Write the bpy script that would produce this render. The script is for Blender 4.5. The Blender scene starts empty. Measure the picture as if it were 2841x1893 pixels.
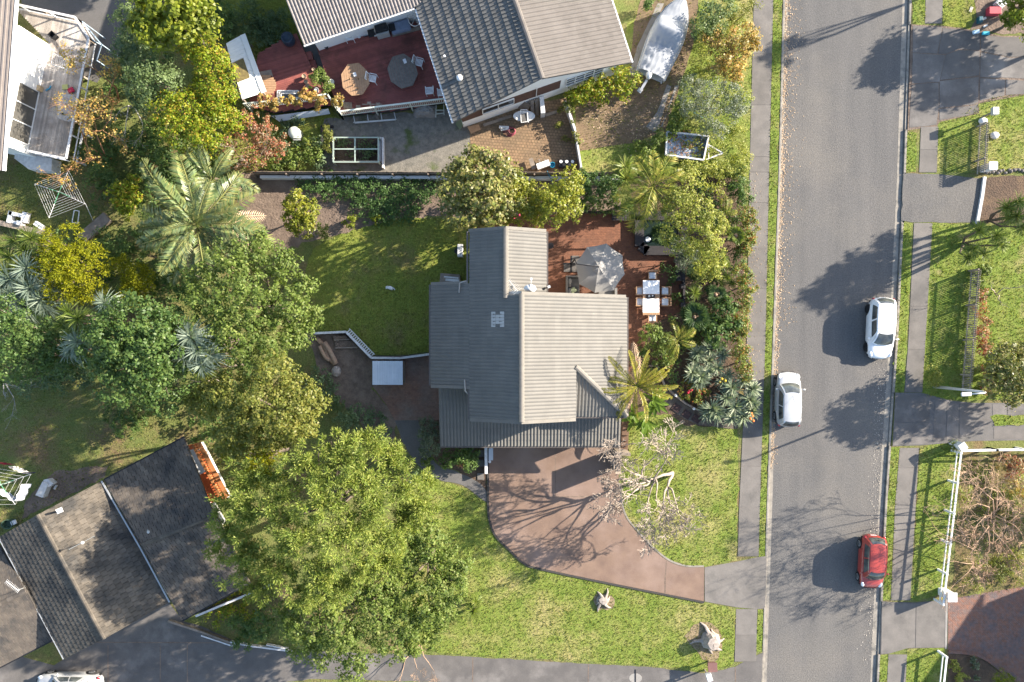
import bpy, bmesh, math, random
import numpy as np
from mathutils import Vector, Matrix
from mathutils.geometry import tessellate_polygon

# ---------------------------------------------------------------- camera, sky, sun, exposure
S = bpy.context.scene
COL = S.collection
H = 54.0                       # drone height above the street (m)
F = 2160.0                     # focal length in photo pixels (photo is 2841 x 1893)
SUN_EL, SUN_AZ = 23.0, (0.931, 0.365)
cam_d = bpy.data.cameras.new('camera')
cam = bpy.data.objects.new('camera', cam_d); COL.objects.link(cam)
cam.location = (0, 0, H); cam.rotation_euler = (0, 0, 0)
cam_d.sensor_width = 36; cam_d.lens = 36 * F / 2841; cam_d.clip_start = .5; cam_d.clip_end = 2000
S.camera = cam
world = bpy.data.worlds.new('World'); S.world = world; world.use_nodes = True
wn = world.node_tree; bg = wn.nodes['Background']
sky = wn.nodes.new('ShaderNodeTexSky'); sky.sky_type = 'NISHITA'; sky.sun_disc = False
sky.sun_elevation = math.radians(SUN_EL); sky.sun_rotation = math.atan2(SUN_AZ[0], SUN_AZ[1])
sky.air_density = 1.0; sky.dust_density = 1.0; sky.ozone_density = 1.0
wn.links.new(sky.outputs[0], bg.inputs[0]); bg.inputs[1].default_value = .112
sun_d = bpy.data.lights.new('sun', 'SUN'); sun = bpy.data.objects.new('sun', sun_d); COL.objects.link(sun)
sun_d.energy = 5.0; sun_d.angle = math.radians(.5); sun_d.color = (1, .91, .78)
_c = math.cos(math.radians(SUN_EL))
sun.rotation_euler = Vector((-SUN_AZ[0]*_c, -SUN_AZ[1]*_c, -math.sin(math.radians(SUN_EL)))).to_track_quat('-Z', 'Y').to_euler()
sun.location = (60, 25, 60)
S.view_settings.view_transform = 'Standard'; S.view_settings.look = 'None'
S.view_settings.exposure = 1.9; S.view_settings.gamma = 1; S.view_settings.use_curve_mapping = False

# ---------------------------------------------------------------- helpers
def W(px, py, h=.1):
    s = (H - h) / F
    return Vector(((px - 1420.5) * s, -(py - 946.5) * s, h))
def M2(px): return px / 40.0
def rloc(o):
    v = Vector((0, 0, 0))
    while o is not None:
        v += o.location; o = o.parent
    return v
def tag(o, label=None, cat=None, group=None, kind=None):
    if label: o['label'] = label
    if cat: o['category'] = cat
    if group: o['group'] = group
    if kind: o['kind'] = kind
    return o
def empty(name, loc, label=None, cat=None, group=None, rz=0):
    o = bpy.data.objects.new(name, None); COL.objects.link(o)
    o.empty_display_size = .2
    o.location = loc; o.rotation_euler = (0, 0, rz)
    return tag(o, label, cat, group)
def link(name, me, parent=None, mat=None):
    o = bpy.data.objects.new(name, me); COL.objects.link(o)
    if mat is not None and not me.materials: me.materials.append(mat)
    if parent is not None: o.parent = parent
    return o
def copy_tree(o, parent=None):
    c = o.copy(); COL.objects.link(c); c.parent = parent
    for ch in o.children: copy_tree(ch, c)
    return c
def npmesh(name, v, q):
    """v (n,3) q (m,k) faces all with k corners"""
    v = np.asarray(v, np.float32); q = np.asarray(q, np.int32); k = q.shape[1]
    me = bpy.data.meshes.new(name)
    me.vertices.add(len(v)); me.vertices.foreach_set('co', v.ravel())
    me.loops.add(q.size); me.loops.foreach_set('vertex_index', q.ravel())
    me.polygons.add(len(q)); me.polygons.foreach_set('loop_start', np.arange(0, q.size, k, dtype=np.int32))
    me.update(calc_edges=True); return me
class MB:
    def __init__(s): s.v = []; s.f = []
    def add(s, vs, fs):
        n = len(s.v); s.v += [tuple(v) for v in vs]; s.f += [tuple(i + n for i in f) for f in fs]; return s
    def box(s, c, d, rz=0, rx=0, ry=0):
        R = Matrix.Rotation(rz, 3, 'Z') @ Matrix.Rotation(ry, 3, 'Y') @ Matrix.Rotation(rx, 3, 'X')
        c = Vector(c); vs = []
        for z in (-.5, .5):
            for x, y in ((-.5, -.5), (.5, -.5), (.5, .5), (-.5, .5)):
                vs.append(c + R @ Vector((x*d[0], y*d[1], z*d[2])))
        return s.add(vs, [(3,2,1,0),(4,5,6,7),(0,1,5,4),(1,2,6,5),(2,3,7,6),(3,0,4,7)])
    def bar(s, p, q, w, h=None):
        p = Vector(p); q = Vector(q); h = h or w; d = q - p
        if d.length < 1e-6: return s
        t = d.normalized(); up = Vector((0,0,1)) if abs(t.z) < .95 else Vector((1,0,0))
        a = t.cross(up).normalized(); b = a.cross(t).normalized(); vs = []
        for e in (p, q):
            for x, y in ((-.5,-.5),(.5,-.5),(.5,.5),(-.5,.5)): vs.append(e + a*x*w + b*y*h)
        return s.add(vs, [(3,2,1,0),(4,5,6,7),(0,1,5,4),(1,2,6,5),(2,3,7,6),(3,0,4,7)])
    def tube(s, pts, rad, n=5, cap=True):
        pts = [Vector(p) for p in pts]
        rs = rad if isinstance(rad, (list, tuple)) else [rad]*len(pts)
        base = len(s.v); a = None
        for i, p in enumerate(pts):
            t = (pts[min(i+1, len(pts)-1)] - pts[max(i-1, 0)]).normalized()
            if a is None:
                up = Vector((0,0,1)) if abs(t.z) < .9 else Vector((1,0,0)); a = t.cross(up).normalized()
            else:
                a = (a - t*a.dot(t))
                a = a.normalized() if a.length > 1e-5 else t.orthogonal().normalized()
            b = t.cross(a)
            for k in range(n):
                an = 2*math.pi*k/n; s.v.append(tuple(p + (a*math.cos(an) + b*math.sin(an))*rs[i]))
        for i in range(len(pts)-1):
            for k in range(n):
                k2 = (k+1) % n; o = base + i*n
                s.f.append((o+k, o+k2, o+n+k2, o+n+k))
        if cap:
            s.f.append(tuple(base + k for k in reversed(range(n)))); o = base + (len(pts)-1)*n
            s.f.append(tuple(o + k for k in range(n)))
        return s
    def lathe(s, c, prof, n=16, cap=True, sx=1, sy=1):
        c = Vector(c); base = len(s.v)
        for r, z in prof:
            for k in range(n):
                an = 2*math.pi*k/n; s.v.append((c.x + r*sx*math.cos(an), c.y + r*sy*math.sin(an), c.z + z))
        for i in range(len(prof)-1):
            for k in range(n):
                k2 = (k+1) % n; o = base + i*n; s.f.append((o+k, o+k2, o+n+k2, o+n+k))
        if cap:
            s.f.append(tuple(base + k for k in reversed(range(n)))); o = base + (len(prof)-1)*n
            s.f.append(tuple(o + k for k in range(n)))
        return s
    def prism(s, pts, z0, z1):
        n = len(pts); b = len(s.v)
        ar = sum(pts[i][0]*pts[(i+1)%n][1] - pts[(i+1)%n][0]*pts[i][1] for i in range(n))
        if ar < 0: pts = list(reversed(pts))
        for z in (z0, z1):
            for p in pts: s.v.append((p[0], p[1], z))
        for i in range(n):
            j = (i+1) % n; s.f.append((b+i, b+j, b+n+j, b+n+i))
        tri = tessellate_polygon([[Vector((p[0], p[1], 0)) for p in pts]])
        for t in tri:
            a, c, d = t
            A, C, D = pts[a], pts[c], pts[d]
            if (C[0]-A[0])*(D[1]-A[1]) - (C[1]-A[1])*(D[0]-A[0]) < 0: c, d = d, c
            s.f.append((b+n+a, b+n+c, b+n+d)); s.f.append((b+d, b+c, b+a))
        return s
    def quad(s, a, b, c, d): return s.add([a, b, c, d], [(0, 1, 2, 3)])
    def build(s, name, mat, parent=None, smooth=False, world=True, bev=0):
        me = bpy.data.meshes.new(name)
        o0 = rloc(parent) if (parent is not None and world) else Vector((0,0,0))
        me.from_pydata([(x-o0.x, y-o0.y, z-o0.z) for x, y, z in s.v], [], s.f)
        if mat is not None: me.materials.append(mat)
        if smooth:
            me.polygons.foreach_set('use_smooth', [True]*len(me.polygons))
        me.update()
        o = link(name, me, parent)
        if bev:
            m = o.modifiers.new('bevel', 'BEVEL'); m.width = bev; m.segments = 2; m.limit_method = 'ANGLE'
        return o
def poly_px(pts, h=.1): return [tuple(W(x, y, h)[:2]) for x, y in pts]
def refine(pts, step, jit, rnd):
    out = []
    for i in range(len(pts)):
        a = Vector(pts[i]); b = Vector(pts[(i+1) % len(pts)]); n = max(1, int((b-a).length/step))
        d = (b-a); nrm = Vector((-d.y, d.x)).normalized() if d.length > 1e-6 else Vector((0, 0))
        for k in range(n):
            p = a + d*(k/n)
            if jit: p = p + nrm*rnd.gauss(0, jit)
            out.append((p.x, p.y))
    return out
def curve_px(pts, n=6):
    """Catmull-Rom through pixel points (open)"""
    P = [Vector(p) for p in pts]; P = [P[0]*2-P[1]] + P + [P[-1]*2-P[-2]]; out = []
    for i in range(1, len(P)-2):
        for k in range(n):
            t = k/n; a, b, c, d = P[i-1], P[i], P[i+1], P[i+2]
            q = .5*((2*b) + (c-a)*t + (2*a-5*b+4*c-d)*t*t + (3*b-a-3*c+d)*t**3); out.append((q.x, q.y))
    out.append(tuple(pts[-1])); return out
LAWNS = []
def sheet(name, pts, z, mat, jit=0, kind='structure', label=None, thick=0, step=.35, seed=0, grass=0):
    P = poly_px(pts)
    if grass: LAWNS.append((np.array(P), z, grass))
    if jit: P = refine(P, step, jit, random.Random(seed or len(pts)*7+int(pts[0][0])))
    m = MB()
    if thick: m.prism(P, z - thick, z)
    else:
        n = len(P); m.v = [(x, y, z) for x, y in P]
        for a, b, c in tessellate_polygon([[Vector((x, y, 0)) for x, y in P]]):
            A, B, C = P[a], P[b], P[c]
            if (B[0]-A[0])*(C[1]-A[1]) - (B[1]-A[1])*(C[0]-A[0]) < 0: b, c = c, b
            m.f.append((a, b, c))
    o = m.build(name, mat)
    return tag(o, label, None, None, kind)
def ribbon(m, pts, w, z0, z1):
    """a solid strip of width w along world points"""
    P = [Vector(p[:2]) for p in pts]
    L = []; R = []
    for i, p in enumerate(P):
        t = (P[min(i+1, len(P)-1)] - P[max(i-1, 0)]).normalized(); nrm = Vector((-t.y, t.x))
        L.append(p + nrm*w/2); R.append(p - nrm*w/2)
    b = len(m.v); n = len(P)
    for z in (z0, z1):
        for l, r in zip(L, R): m.v += [(l.x, l.y, z), (r.x, r.y, z)]
    for i in range(n-1):
        a = b + 2*i; c = a + 2*n
        m.f += [(c, c+1, c+3, c+2), (a+1, a+3, c+3, c+1), (a+2, a, c, c+2)]
    e = b + 2*n - 2
    m.f += [(b+1, b, b+2*n, b+2*n+1)[::-1], (e, e+1, e+2*n+1, e+2*n)[::-1]]
    return m

# ---------------------------------------------------------------- materials
MATS = {}
def _new(name):
    m = bpy.data.materials.new(name); m.use_nodes = True; nt = m.node_tree
    return m, nt, nt.nodes['Principled BSDF']
def _noise(nt, pos, scale, detail=4, rough=.6):
    n = nt.nodes.new('ShaderNodeTexNoise'); n.inputs['Scale'].default_value = scale
    n.inputs['Detail'].default_value = detail; n.inputs['Roughness'].default_value = rough
    nt.links.new(pos, n.inputs['Vector']); return n.outputs['Fac']
def _ramp(nt, fac, stops):
    r = nt.nodes.new('ShaderNodeValToRGB'); e = r.color_ramp.elements
    while len(e) < len(stops): e.new(.5)
    for k, (p, c) in enumerate(stops):
        e[k].position = p; e[k].color = (c[0], c[1], c[2], 1)
    nt.links.new(fac, r.inputs[0]); return r.outputs[0]
def _mix(nt, fac, a, b, typ='MIX'):
    m = nt.nodes.new('ShaderNodeMix'); m.data_type = 'RGBA'; m.blend_type = typ
    for sock, v in ((m.inputs[0], fac), (m.inputs[6], a), (m.inputs[7], b)):
        if isinstance(v, (int, float)): sock.default_value = v
        elif isinstance(v, tuple): sock.default_value = (v[0], v[1], v[2], 1)
        else: nt.links.new(v, sock)
    return m.outputs[2]
def pm(name, c, c2=None, scale=6, rough=.85, bump=0, bscale=None, spec=.3, metal=0, patch=None, pscale=.35, pw=(.5, .68),
       fine=0, fscale=30, rand=0, stretch=None, coat=0, det=5, isl=0, dots=None):
    """plain procedural material: two tones by noise, optional large patches, fine speckle, per-object tone, stretched grain"""
    m, nt, b = _new(name)
    g = nt.nodes.new('ShaderNodeNewGeometry'); pos = g.outputs['Position']
    if stretch:
        mp = nt.nodes.new('ShaderNodeMapping'); mp.inputs['Rotation'].default_value = (0, 0, stretch[2]); mp.inputs['Scale'].default_value = (stretch[0], stretch[1], 1)
        mp.vector_type = 'TEXTURE' if False else 'POINT'
        nt.links.new(pos, mp.inputs[0]); gp = mp.outputs[0]
    else: gp = pos
    c2 = c2 or tuple(x*.75 for x in c)
    col = _ramp(nt, _noise(nt, gp, scale, det), [(.32, c), (.68, c2)])
    if patch:
        f = _ramp(nt, _noise(nt, pos, pscale, 5, .65), [(pw[0], (0,0,0)), (pw[1], (1,1,1))]); col = _mix(nt, f, col, patch)
    if fine:
        f = _ramp(nt, _noise(nt, pos, fscale, 6, .85), [(.3, (1-fine,)*3), (.7, (1+fine,)*3)])
        col = _mix(nt, 1.0, col, f, 'MULTIPLY')
    if dots:
        f = _ramp(nt, _noise(nt, pos, dots[1], 2), [(dots[2], (0,0,0)), (dots[2]+.03, (1,1,1))]); col = _mix(nt, f, col, dots[0])
    if rand or isl:
        src = g.outputs['Random Per Island'] if isl else nt.nodes.new('ShaderNodeObjectInfo').outputs['Random']
        a = rand or isl
        f = _ramp(nt, src, [(0, (1-a,)*3), (1, (1+a,)*3)])
        col = _mix(nt, 1.0, col, f, 'MULTIPLY')
    nt.links.new(col, b.inputs['Base Color'])
    b.inputs['Roughness'].default_value = rough; b.inputs['Metallic'].default_value = metal
    b.inputs['Specular IOR Level'].default_value = spec
    if coat: b.inputs['Coat Weight'].default_value = coat; b.inputs['Coat Roughness'].default_value = .05
    if bump:
        bn = nt.nodes.new('ShaderNodeBump'); bn.inputs['Distance'].default_value = bump; bn.inputs['Strength'].default_value = 1
        nt.links.new(_noise(nt, pos, bscale or scale*3, 4), bn.inputs['Height']); nt.links.new(bn.outputs[0], b.inputs['Normal'])
    MATS[name] = m; return m
def grass_mat(name, stops, patch=None, pscale=.25, pw=(.48, .66)):
    m, nt, b = _new(name); g = nt.nodes.new('ShaderNodeNewGeometry'); pos = g.outputs['Position']
    col = _ramp(nt, _noise(nt, pos, .9, 8, .72), stops)
    if patch:
        f = _ramp(nt, _noise(nt, pos, pscale, 6, .7), [(pw[0], (0,0,0)), (pw[1], (1,1,1))]); col = _mix(nt, f, col, patch)
    f = _ramp(nt, _noise(nt, pos, 9, 5, .75), [(.3, (.55,)*3), (.7, (1.45,)*3)]); col = _mix(nt, 1.0, col, f, 'MULTIPLY')
    nt.links.new(col, b.inputs['Base Color']); b.inputs['Roughness'].default_value = .9; b.inputs['Specular IOR Level'].default_value = .1
    bn = nt.nodes.new('ShaderNodeBump'); bn.inputs['Distance'].default_value = .08
    nt.links.new(_noise(nt, pos, 7, 6, .75), bn.inputs['Height']); nt.links.new(bn.outputs[0], b.inputs['Normal'])
    MATS[name] = m; return m
def leaf_mat(name, cols, rough=.45, trans=.35, spec=.4, tcol=1.5):
    """foliage: each leaf takes its own tone; thin leaves let some light through"""
    m, nt, b = _new(name); g = nt.nodes.new('ShaderNodeNewGeometry')
    n = len(cols); col = _ramp(nt, g.outputs['Random Per Island'], [(i/max(1, n-1), c) for i, c in enumerate(cols)])
    f = _ramp(nt, _noise(nt, g.outputs['Position'], .7, 5, .7), [(.35, (.68,.72,.7)), (.65, (1.3,1.22,1.15))]); col = _mix(nt, 1.0, col, f, 'MULTIPLY')
    nt.links.new(col, b.inputs['Base Color']); b.inputs['Roughness'].default_value = rough; b.inputs['Specular IOR Level'].default_value = spec
    t = nt.nodes.new('ShaderNodeBsdfTranslucent'); tc = _mix(nt, 1.0, col, (tcol, tcol*1.05, tcol*.6), 'MULTIPLY'); nt.links.new(tc, t.inputs[0])
    b.inputs['Specular IOR Level'].default_value = spec*.55
    mx = nt.nodes.new('ShaderNodeMixShader'); mx.inputs[0].default_value = trans
    nt.links.new(b.outputs[0], mx.inputs[1]); nt.links.new(t.outputs[0], mx.inputs[2])
    nt.links.new(mx.outputs[0], nt.nodes['Material Output'].inputs[0]); MATS[name] = m; return m
def brick_mat(name, c1, c2, mortar, bw, bh, rot=0, rough=.85, ms=.012, patch=None, pscale=.5, pw=(.45, .7), offset=.5):
    m, nt, b = _new(name); g = nt.nodes.new('ShaderNodeNewGeometry')
    mp = nt.nodes.new('ShaderNodeMapping'); mp.inputs['Rotation'].default_value = (0, 0, rot); nt.links.new(g.outputs['Position'], mp.inputs[0])
    t = nt.nodes.new('ShaderNodeTexBrick'); t.offset = offset
    t.inputs['Scale'].default_value = 1; t.inputs['Brick Width'].default_value = bw; t.inputs['Row Height'].default_value = bh
    t.inputs['Mortar Size'].default_value = ms; t.inputs['Color1'].default_value = (*c1, 1); t.inputs['Color2'].default_value = (*c2, 1); t.inputs['Mortar'].default_value = (*mortar, 1)
    nt.links.new(mp.outputs[0], t.inputs[0]); col = t.outputs[0]
    if patch:
        f = _ramp(nt, _noise(nt, g.outputs['Position'], pscale, 6, .65), [(pw[0], (0,0,0)), (pw[1], (1,1,1))]); col = _mix(nt, f, col, patch)
    f = _ramp(nt, _noise(nt, g.outputs['Position'], 5, 6, .7), [(.3, (.75,)*3), (.7, (1.25,)*3)]); col = _mix(nt, 1.0, col, f, 'MULTIPLY')
    nt.links.new(col, b.inputs['Base Color']); b.inputs['Roughness'].default_value = rough; b.inputs['Specular IOR Level'].default_value = .25
    bn = nt.nodes.new('ShaderNodeBump'); bn.inputs['Distance'].default_value = .01; bn.invert = True
    nt.links.new(t.outputs['Fac'], bn.inputs['Height']); nt.links.new(bn.outputs[0], b.inputs['Normal'])
    MATS[name] = m; return m

A = pm('asphalt', (.113,.106,.1), (.088,.084,.081), scale=.8, rough=.9, bump=.02, bscale=14, fine=.42, fscale=10, patch=(.142,.128,.112), pscale=.11, pw=(.46,.75), dots=((.34,.31,.27), 9, .75), stretch=(1.1,.1,.045))
A2 = pm('old_asphalt', (.1,.095,.09), (.13,.12,.115), scale=1.2, rough=.9, bump=.01, bscale=40, fine=.25, fscale=22, patch=(.1,.095,.09), pscale=.4)
CONC = pm('concrete', (.155,.139,.124), (.122,.11,.099), scale=1.3, rough=.85, bump=.006, bscale=30, fine=.14, fscale=20, patch=(.095,.087,.079), pscale=.45, rand=.09)
CONCD = pm('weathered_concrete', (.135,.122,.112), (.092,.084,.079), scale=.9, rough=.88, bump=.006, bscale=30, fine=.16, fscale=16, patch=(.19,.172,.158), pscale=.35, pw=(.52,.7), rand=.1)
CONCL = pm('pale_concrete', (.26,.24,.215), (.2,.185,.17), scale=1.5, rough=.85, bump=.006, bscale=30, patch=(.22,.205,.19), pscale=.6)
KERB = pm('kerb_concrete', (.27,.24,.2), (.19,.17,.145), scale=2.5, rough=.85, bump=.008, bscale=20, patch=(.1,.095,.085), pscale=1.2)
DRIVE = pm('pink_aggregate', (.2,.133,.096), (.14,.092,.07), scale=.8, rough=.85, bump=.012, bscale=45, fine=.2, fscale=24, patch=(.235,.165,.132), pscale=.25, pw=(.45,.7), dots=((.38,.3,.25), 18, .75))
SOIL = pm('soil', (.17,.125,.095), (.11,.08,.062), scale=2.5, rough=.95, bump=.06, bscale=6, fine=.3, fscale=12, patch=(.2,.15,.115), pscale=.6)
MULCH = pm('mulch', (.105,.068,.045), (.065,.045,.032), scale=5, rough=.95, bump=.06, bscale=9, fine=.4, fscale=14, patch=(.13,.085,.05), pscale=.7)
GRAVEL = pm('gravel', (.2,.18,.15), (.12,.112,.095), scale=3, rough=.95, bump=.03, bscale=16, fine=.35, fscale=14, patch=(.07,.09,.03), pscale=.6, pw=(.56,.68))
BROWNP = brick_mat('brown_paving', (.19,.13,.08), (.16,.108,.065), (.13,.092,.06), .24, .12, .15, patch=(.12,.095,.05), pscale=.7)
TANP = brick_mat('tan_pavers', (.27,.175,.1), (.22,.14,.085), (.12,.085,.05), .22, .2, .08, ms=.02, patch=(.13,.095,.06), pscale=.45)
TERRA = brick_mat('terracotta_tiles', (.2,.083,.045), (.16,.066,.038), (.12,.06,.04), .23, .115, 0, rough=.7, ms=.01, patch=(.11,.055,.035), pscale=.4, pw=(.42,.75))
SIDEP = brick_mat('side_patio_tiles', (.23,.125,.085), (.19,.105,.078), (.15,.095,.075), .23, .115, 0, rough=.8, patch=(.17,.135,.115), pscale=.35, pw=(.4,.65))
REDBR = brick_mat('red_brick_pavers', (.2,.09,.06), (.16,.1,.085), (.13,.085,.06), .23, .115, .78, rough=.8, patch=(.1,.085,.085), pscale=1.1)
LAWN = grass_mat('lawn', [(.25,(.09,.145,.022)), (.5,(.15,.185,.038)), (.75,(.23,.215,.075))], patch=(.3,.245,.11), pscale=.2, pw=(.5,.7))
LAWNG = grass_mat('verge_grass', [(.25,(.09,.145,.02)), (.5,(.14,.18,.035)), (.8,(.23,.215,.075))], patch=(.26,.21,.1), pscale=.5, pw=(.55,.72))
LAWNB = grass_mat('back_lawn', [(.25,(.12,.16,.035)), (.5,(.16,.185,.035)), (.75,(.2,.18,.05))], patch=(.17,.135,.06), pscale=.3, pw=(.52,.7))
ROUGH = grass_mat('rough_grass', [(.2,(.09,.13,.035)), (.5,(.13,.145,.045)), (.8,(.18,.15,.065))], patch=(.16,.115,.06), pscale=.35)
WHITE = pm('white_paint', (.7,.69,.67), (.63,.62,.6), scale=2, rough=.6, spec=.3)
WHITEW = pm('weathered_white', (.62,.61,.6), (.45,.44,.43), scale=5, rough=.75, bump=.004, bscale=20, rand=.08)
PALEG = pm('pale_green_paint', (.55,.58,.5), (.45,.47,.4), scale=4, rough=.7)
TIMBER = pm('weathered_timber', (.26,.21,.165), (.16,.13,.105), scale=3, rough=.9, bump=.005, bscale=20, rand=.18)
TIMBERD = pm('dark_timber', (.035,.03,.032), (.02,.018,.02), scale=4, rough=.7, rand=.15)
PALING = pm('brown_paling', (.25,.195,.15), (.18,.14,.11), scale=4, rough=.9, bump=.004, bscale=15, rand=.2)
PICKET = pm('picket_timber', (.3,.255,.2), (.2,.17,.14), scale=4, rough=.85, rand=.2)
REDDECK = pm('red_deck_stain', (.25,.078,.062), (.19,.06,.052), scale=3, rough=.7, isl=.16, patch=(.12,.045,.035), pscale=.6)
GREYDECK = pm('grey_deck_timber', (.36,.32,.28), (.23,.2,.175), scale=1.5, rough=.9, isl=.22, patch=(.42,.385,.35), pscale=.6)
TEAK = pm('oiled_hardwood', (.36,.22,.125), (.29,.175,.1), scale=6, rough=.6, isl=.12)
TEAKG = pm('silvered_hardwood', (.16,.135,.115), (.11,.095,.08), scale=6, rough=.8, isl=.15)
ROOFM = pm('main_roof_tile', (.135,.126,.112), (.115,.108,.097), dots=((.2,.19,.16), 5, .76), scale=1.2, rough=.75, spec=.35, rand=.05, fine=.08, fscale=12, bump=.004, bscale=40)
ROOFPALE = pm('pale_patch_tile', (.4,.38,.35), (.35,.33,.3), scale=3, rough=.75, rand=.06)
ROOFQ = pm('dark_concrete_tile', (.135,.13,.12), (.1,.098,.092), scale=1.5, rough=.85, rand=.12, bump=.004, bscale=20)
ROOFR = pm('beige_concrete_tile', (.132,.118,.107), (.108,.096,.087), scale=1.2, rough=.85, rand=.07, bump=.004, bscale=20)
ROOFP = pm('grey_concrete_tile', (.24,.21,.195), (.19,.17,.155), scale=1.5, rough=.85, rand=.1, bump=.004, bscale=20)
ROOFL = pm('lichened_brown_tile', (.125,.105,.082), (.078,.066,.052), scale=1.6, rough=.9, rand=.2, fine=.2, fscale=9, patch=(.045,.042,.038), pscale=.55, pw=(.46,.62), bump=.006, bscale=20)
ROOFD = pm('dark_lichened_tile', (.125,.102,.08), (.07,.059,.05), scale=1.6, rough=.9, rand=.25, fine=.25, fscale=9, patch=(.045,.042,.04), pscale=.7, pw=(.5,.66))
METALR = pm('metal_roofing', (.28,.28,.28), (.24,.24,.24), scale=1, rough=.5, spec=.4)
BROWNR = pm('brown_metal_roof', (.2,.17,.15), (.17,.145,.13), scale=2, rough=.6)
ZINC = pm('galvanised_sheet', (.5,.54,.58), (.42,.46,.5), scale=1.5, rough=.5, spec=.4, rand=.04)
RIDGE = pm('ridge_cap', (.165,.15,.13), (.14,.128,.11), scale=2, rough=.75, rand=.05)
WALLW = pm('white_wall', (.8,.79,.77), (.76,.75,.73), scale=.8, rough=.7)
WALLM = pm('house_weatherboard', (.45,.42,.37), (.4,.375,.33), scale=1, rough=.8)
BRICKW = pm('brown_brick', (.13,.07,.05), (.09,.05,.04), scale=4, rough=.9, rand=.2)
GLASS = pm('window_glass', (.035,.04,.045), (.025,.03,.035), scale=1, rough=.06, spec=.7)
BLACK = pm('black_plastic', (.018,.018,.02), (.014,.014,.016), scale=4, rough=.5)
TYRE = pm('tyre_rubber', (.016,.016,.017), (.012,.012,.013), scale=4, rough=.8)
ALLOY = pm('alloy_wheel', (.42,.43,.45), (.36,.37,.39), scale=4, rough=.35, metal=.6)
BARK = pm('bark', (.13,.1,.075), (.08,.062,.048), scale=6, rough=.95, bump=.03, bscale=10)
PALEBARK = pm('pale_bark', (.33,.275,.225), (.24,.195,.16), scale=5, rough=.9)
TANBARK = pm('tan_twigs', (.36,.25,.17), (.27,.17,.115), scale=5, rough=.9)
ORBARK = pm('orange_twigs', (.34,.15,.07), (.3,.17,.09), scale=3, rough=.9)
GREYBARK = pm('silver_dead_wood', (.36,.34,.33), (.26,.25,.24), scale=5, rough=.9)
STUMP = pm('cut_wood', (.36,.31,.27), (.22,.18,.15), scale=5, rough=.9, bump=.02, bscale=9)
STEEL = pm('painted_steel', (.5,.5,.48), (.42,.42,.4), scale=3, rough=.45, metal=.2)
CANVAS = pm('grey_canvas', (.235,.225,.212), (.22,.21,.198), scale=2, rough=.9, fine=.03)
BOATC = pm('white_boat_cover', (.29,.3,.315), (.26,.27,.285), scale=1.2, rough=.7)
WATER = pm('pond_water', (.01,.018,.018), (.015,.025,.022), scale=2, rough=.05, spec=.6)
def simple(name, c, rough=.6, spec=.35, metal=0, coat=0): return pm(name, c, tuple(x*.88 for x in c), scale=3, rough=rough, spec=spec, metal=metal, coat=coat)
# ================================================================ SETTING
# ---- street edges as pixel polylines (x at given y), left and right of the carriageway
YS = [-900, 0, 500, 950, 1400, 1893, 2800]
RL = [2217, 2188, 2172, 2157, 2144, 2128, 2099]      # asphalt edge, left
KLb = [2202, 2172, 2159, 2143, 2127, 2113, 2086]     # back of left kerb
FPR = [2167, 2145, 2133, 2123, 2108, 2096, 2072]     # right edge of left footpath
FPL = [2113, 2091, 2079, 2072, 2051, 2036, 2010]     # left edge of left footpath
RR = [2556, 2519, 2503, 2481, 2452, 2429, 2385]      # asphalt edge, right
KRb = [2568, 2531, 2514, 2493, 2463, 2440, 2396]
def xi(tab, y): return float(np.interp(y, YS, tab))
def ys(a, b, st=90):
    n = max(1, int(abs(b-a)/st)); return [a + (b-a)*k/n for k in range(n+1)]
def band(t1, t2, a, b): return [(xi(t1, y), y) for y in ys(a, b)] + [(xi(t2, y), y) for y in ys(b, a)]
EXT = 9000
tag(MB().prism(poly_px([(-EXT, -EXT), (xi(KLb, -900), -EXT), (xi(KLb, -900), -900)] + [(xi(KLb, y), y) for y in YS[1:]] + [(xi(KLb, 2800), EXT), (-EXT, EXT)]), -.4, .1).build('ground', ROUGH), 'rough grassy ground under the sections left of the street', None, None, 'structure')
tag(MB().prism(poly_px([(EXT, -EXT), (xi(KRb, -900), -EXT), (xi(KRb, -900), -900)] + [(xi(KRb, y), y) for y in YS[1:]] + [(xi(KRb, 2800), EXT), (EXT, EXT)]), -.4, .1).build('ground', ROUGH), 'grassy ground under the sections right of the street', None, None, 'structure')
road = sheet('road', [(xi(KLb, -900), -EXT)] + [(xi(KLb, y)-2, y) for y in YS] + [(xi(KLb, 2800), EXT), (xi(KRb, 2800), EXT)] + [(xi(KRb, y)+2, y) for y in reversed(YS)] + [(xi(KRb, -900), -EXT)], .0, A, label='grey asphalt street running past the front gardens')
# concrete channels, 4 mm proud of the asphalt, and kerbs
sheet('gutter_channel', [(xi(RL, y), y) for y in YS] + [(xi(KLb, y)+1, y) for y in reversed(YS)], .004, KERB, label='concrete gutter channel along the left kerb')
sheet('gutter_channel', [(xi(RR, y)-13, y) for y in YS] + [(xi(RR, y)+1, y) for y in reversed(YS)], .004, KERB, label='pale concrete gutter channel along the right kerb')
def kerb(tab, off, a, b, label, w=.16, low=False):
    pts = [W(xi(tab, y)+off, y) for y in ys(a, b, 45)]
    m = ribbon(MB(), pts, w, -.05, .06 if low else .135)
    return tag(m.build('kerb', KERB, bev=.02), label, None, None, 'structure')
kerb(KLb, 3, -900, 1542, 'long concrete kerb in front of the left grass verge')
kerb(KLb, 3, 1542, 1686, 'lowered kerb at the mouth of the pink driveway', low=True)
kerb(KLb, 3, 1686, 1808, 'short concrete kerb between the two left driveways')
kerb(KLb, 3, 1808, 2800, 'lowered kerb at the shared concrete driveway', low=True)
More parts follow.
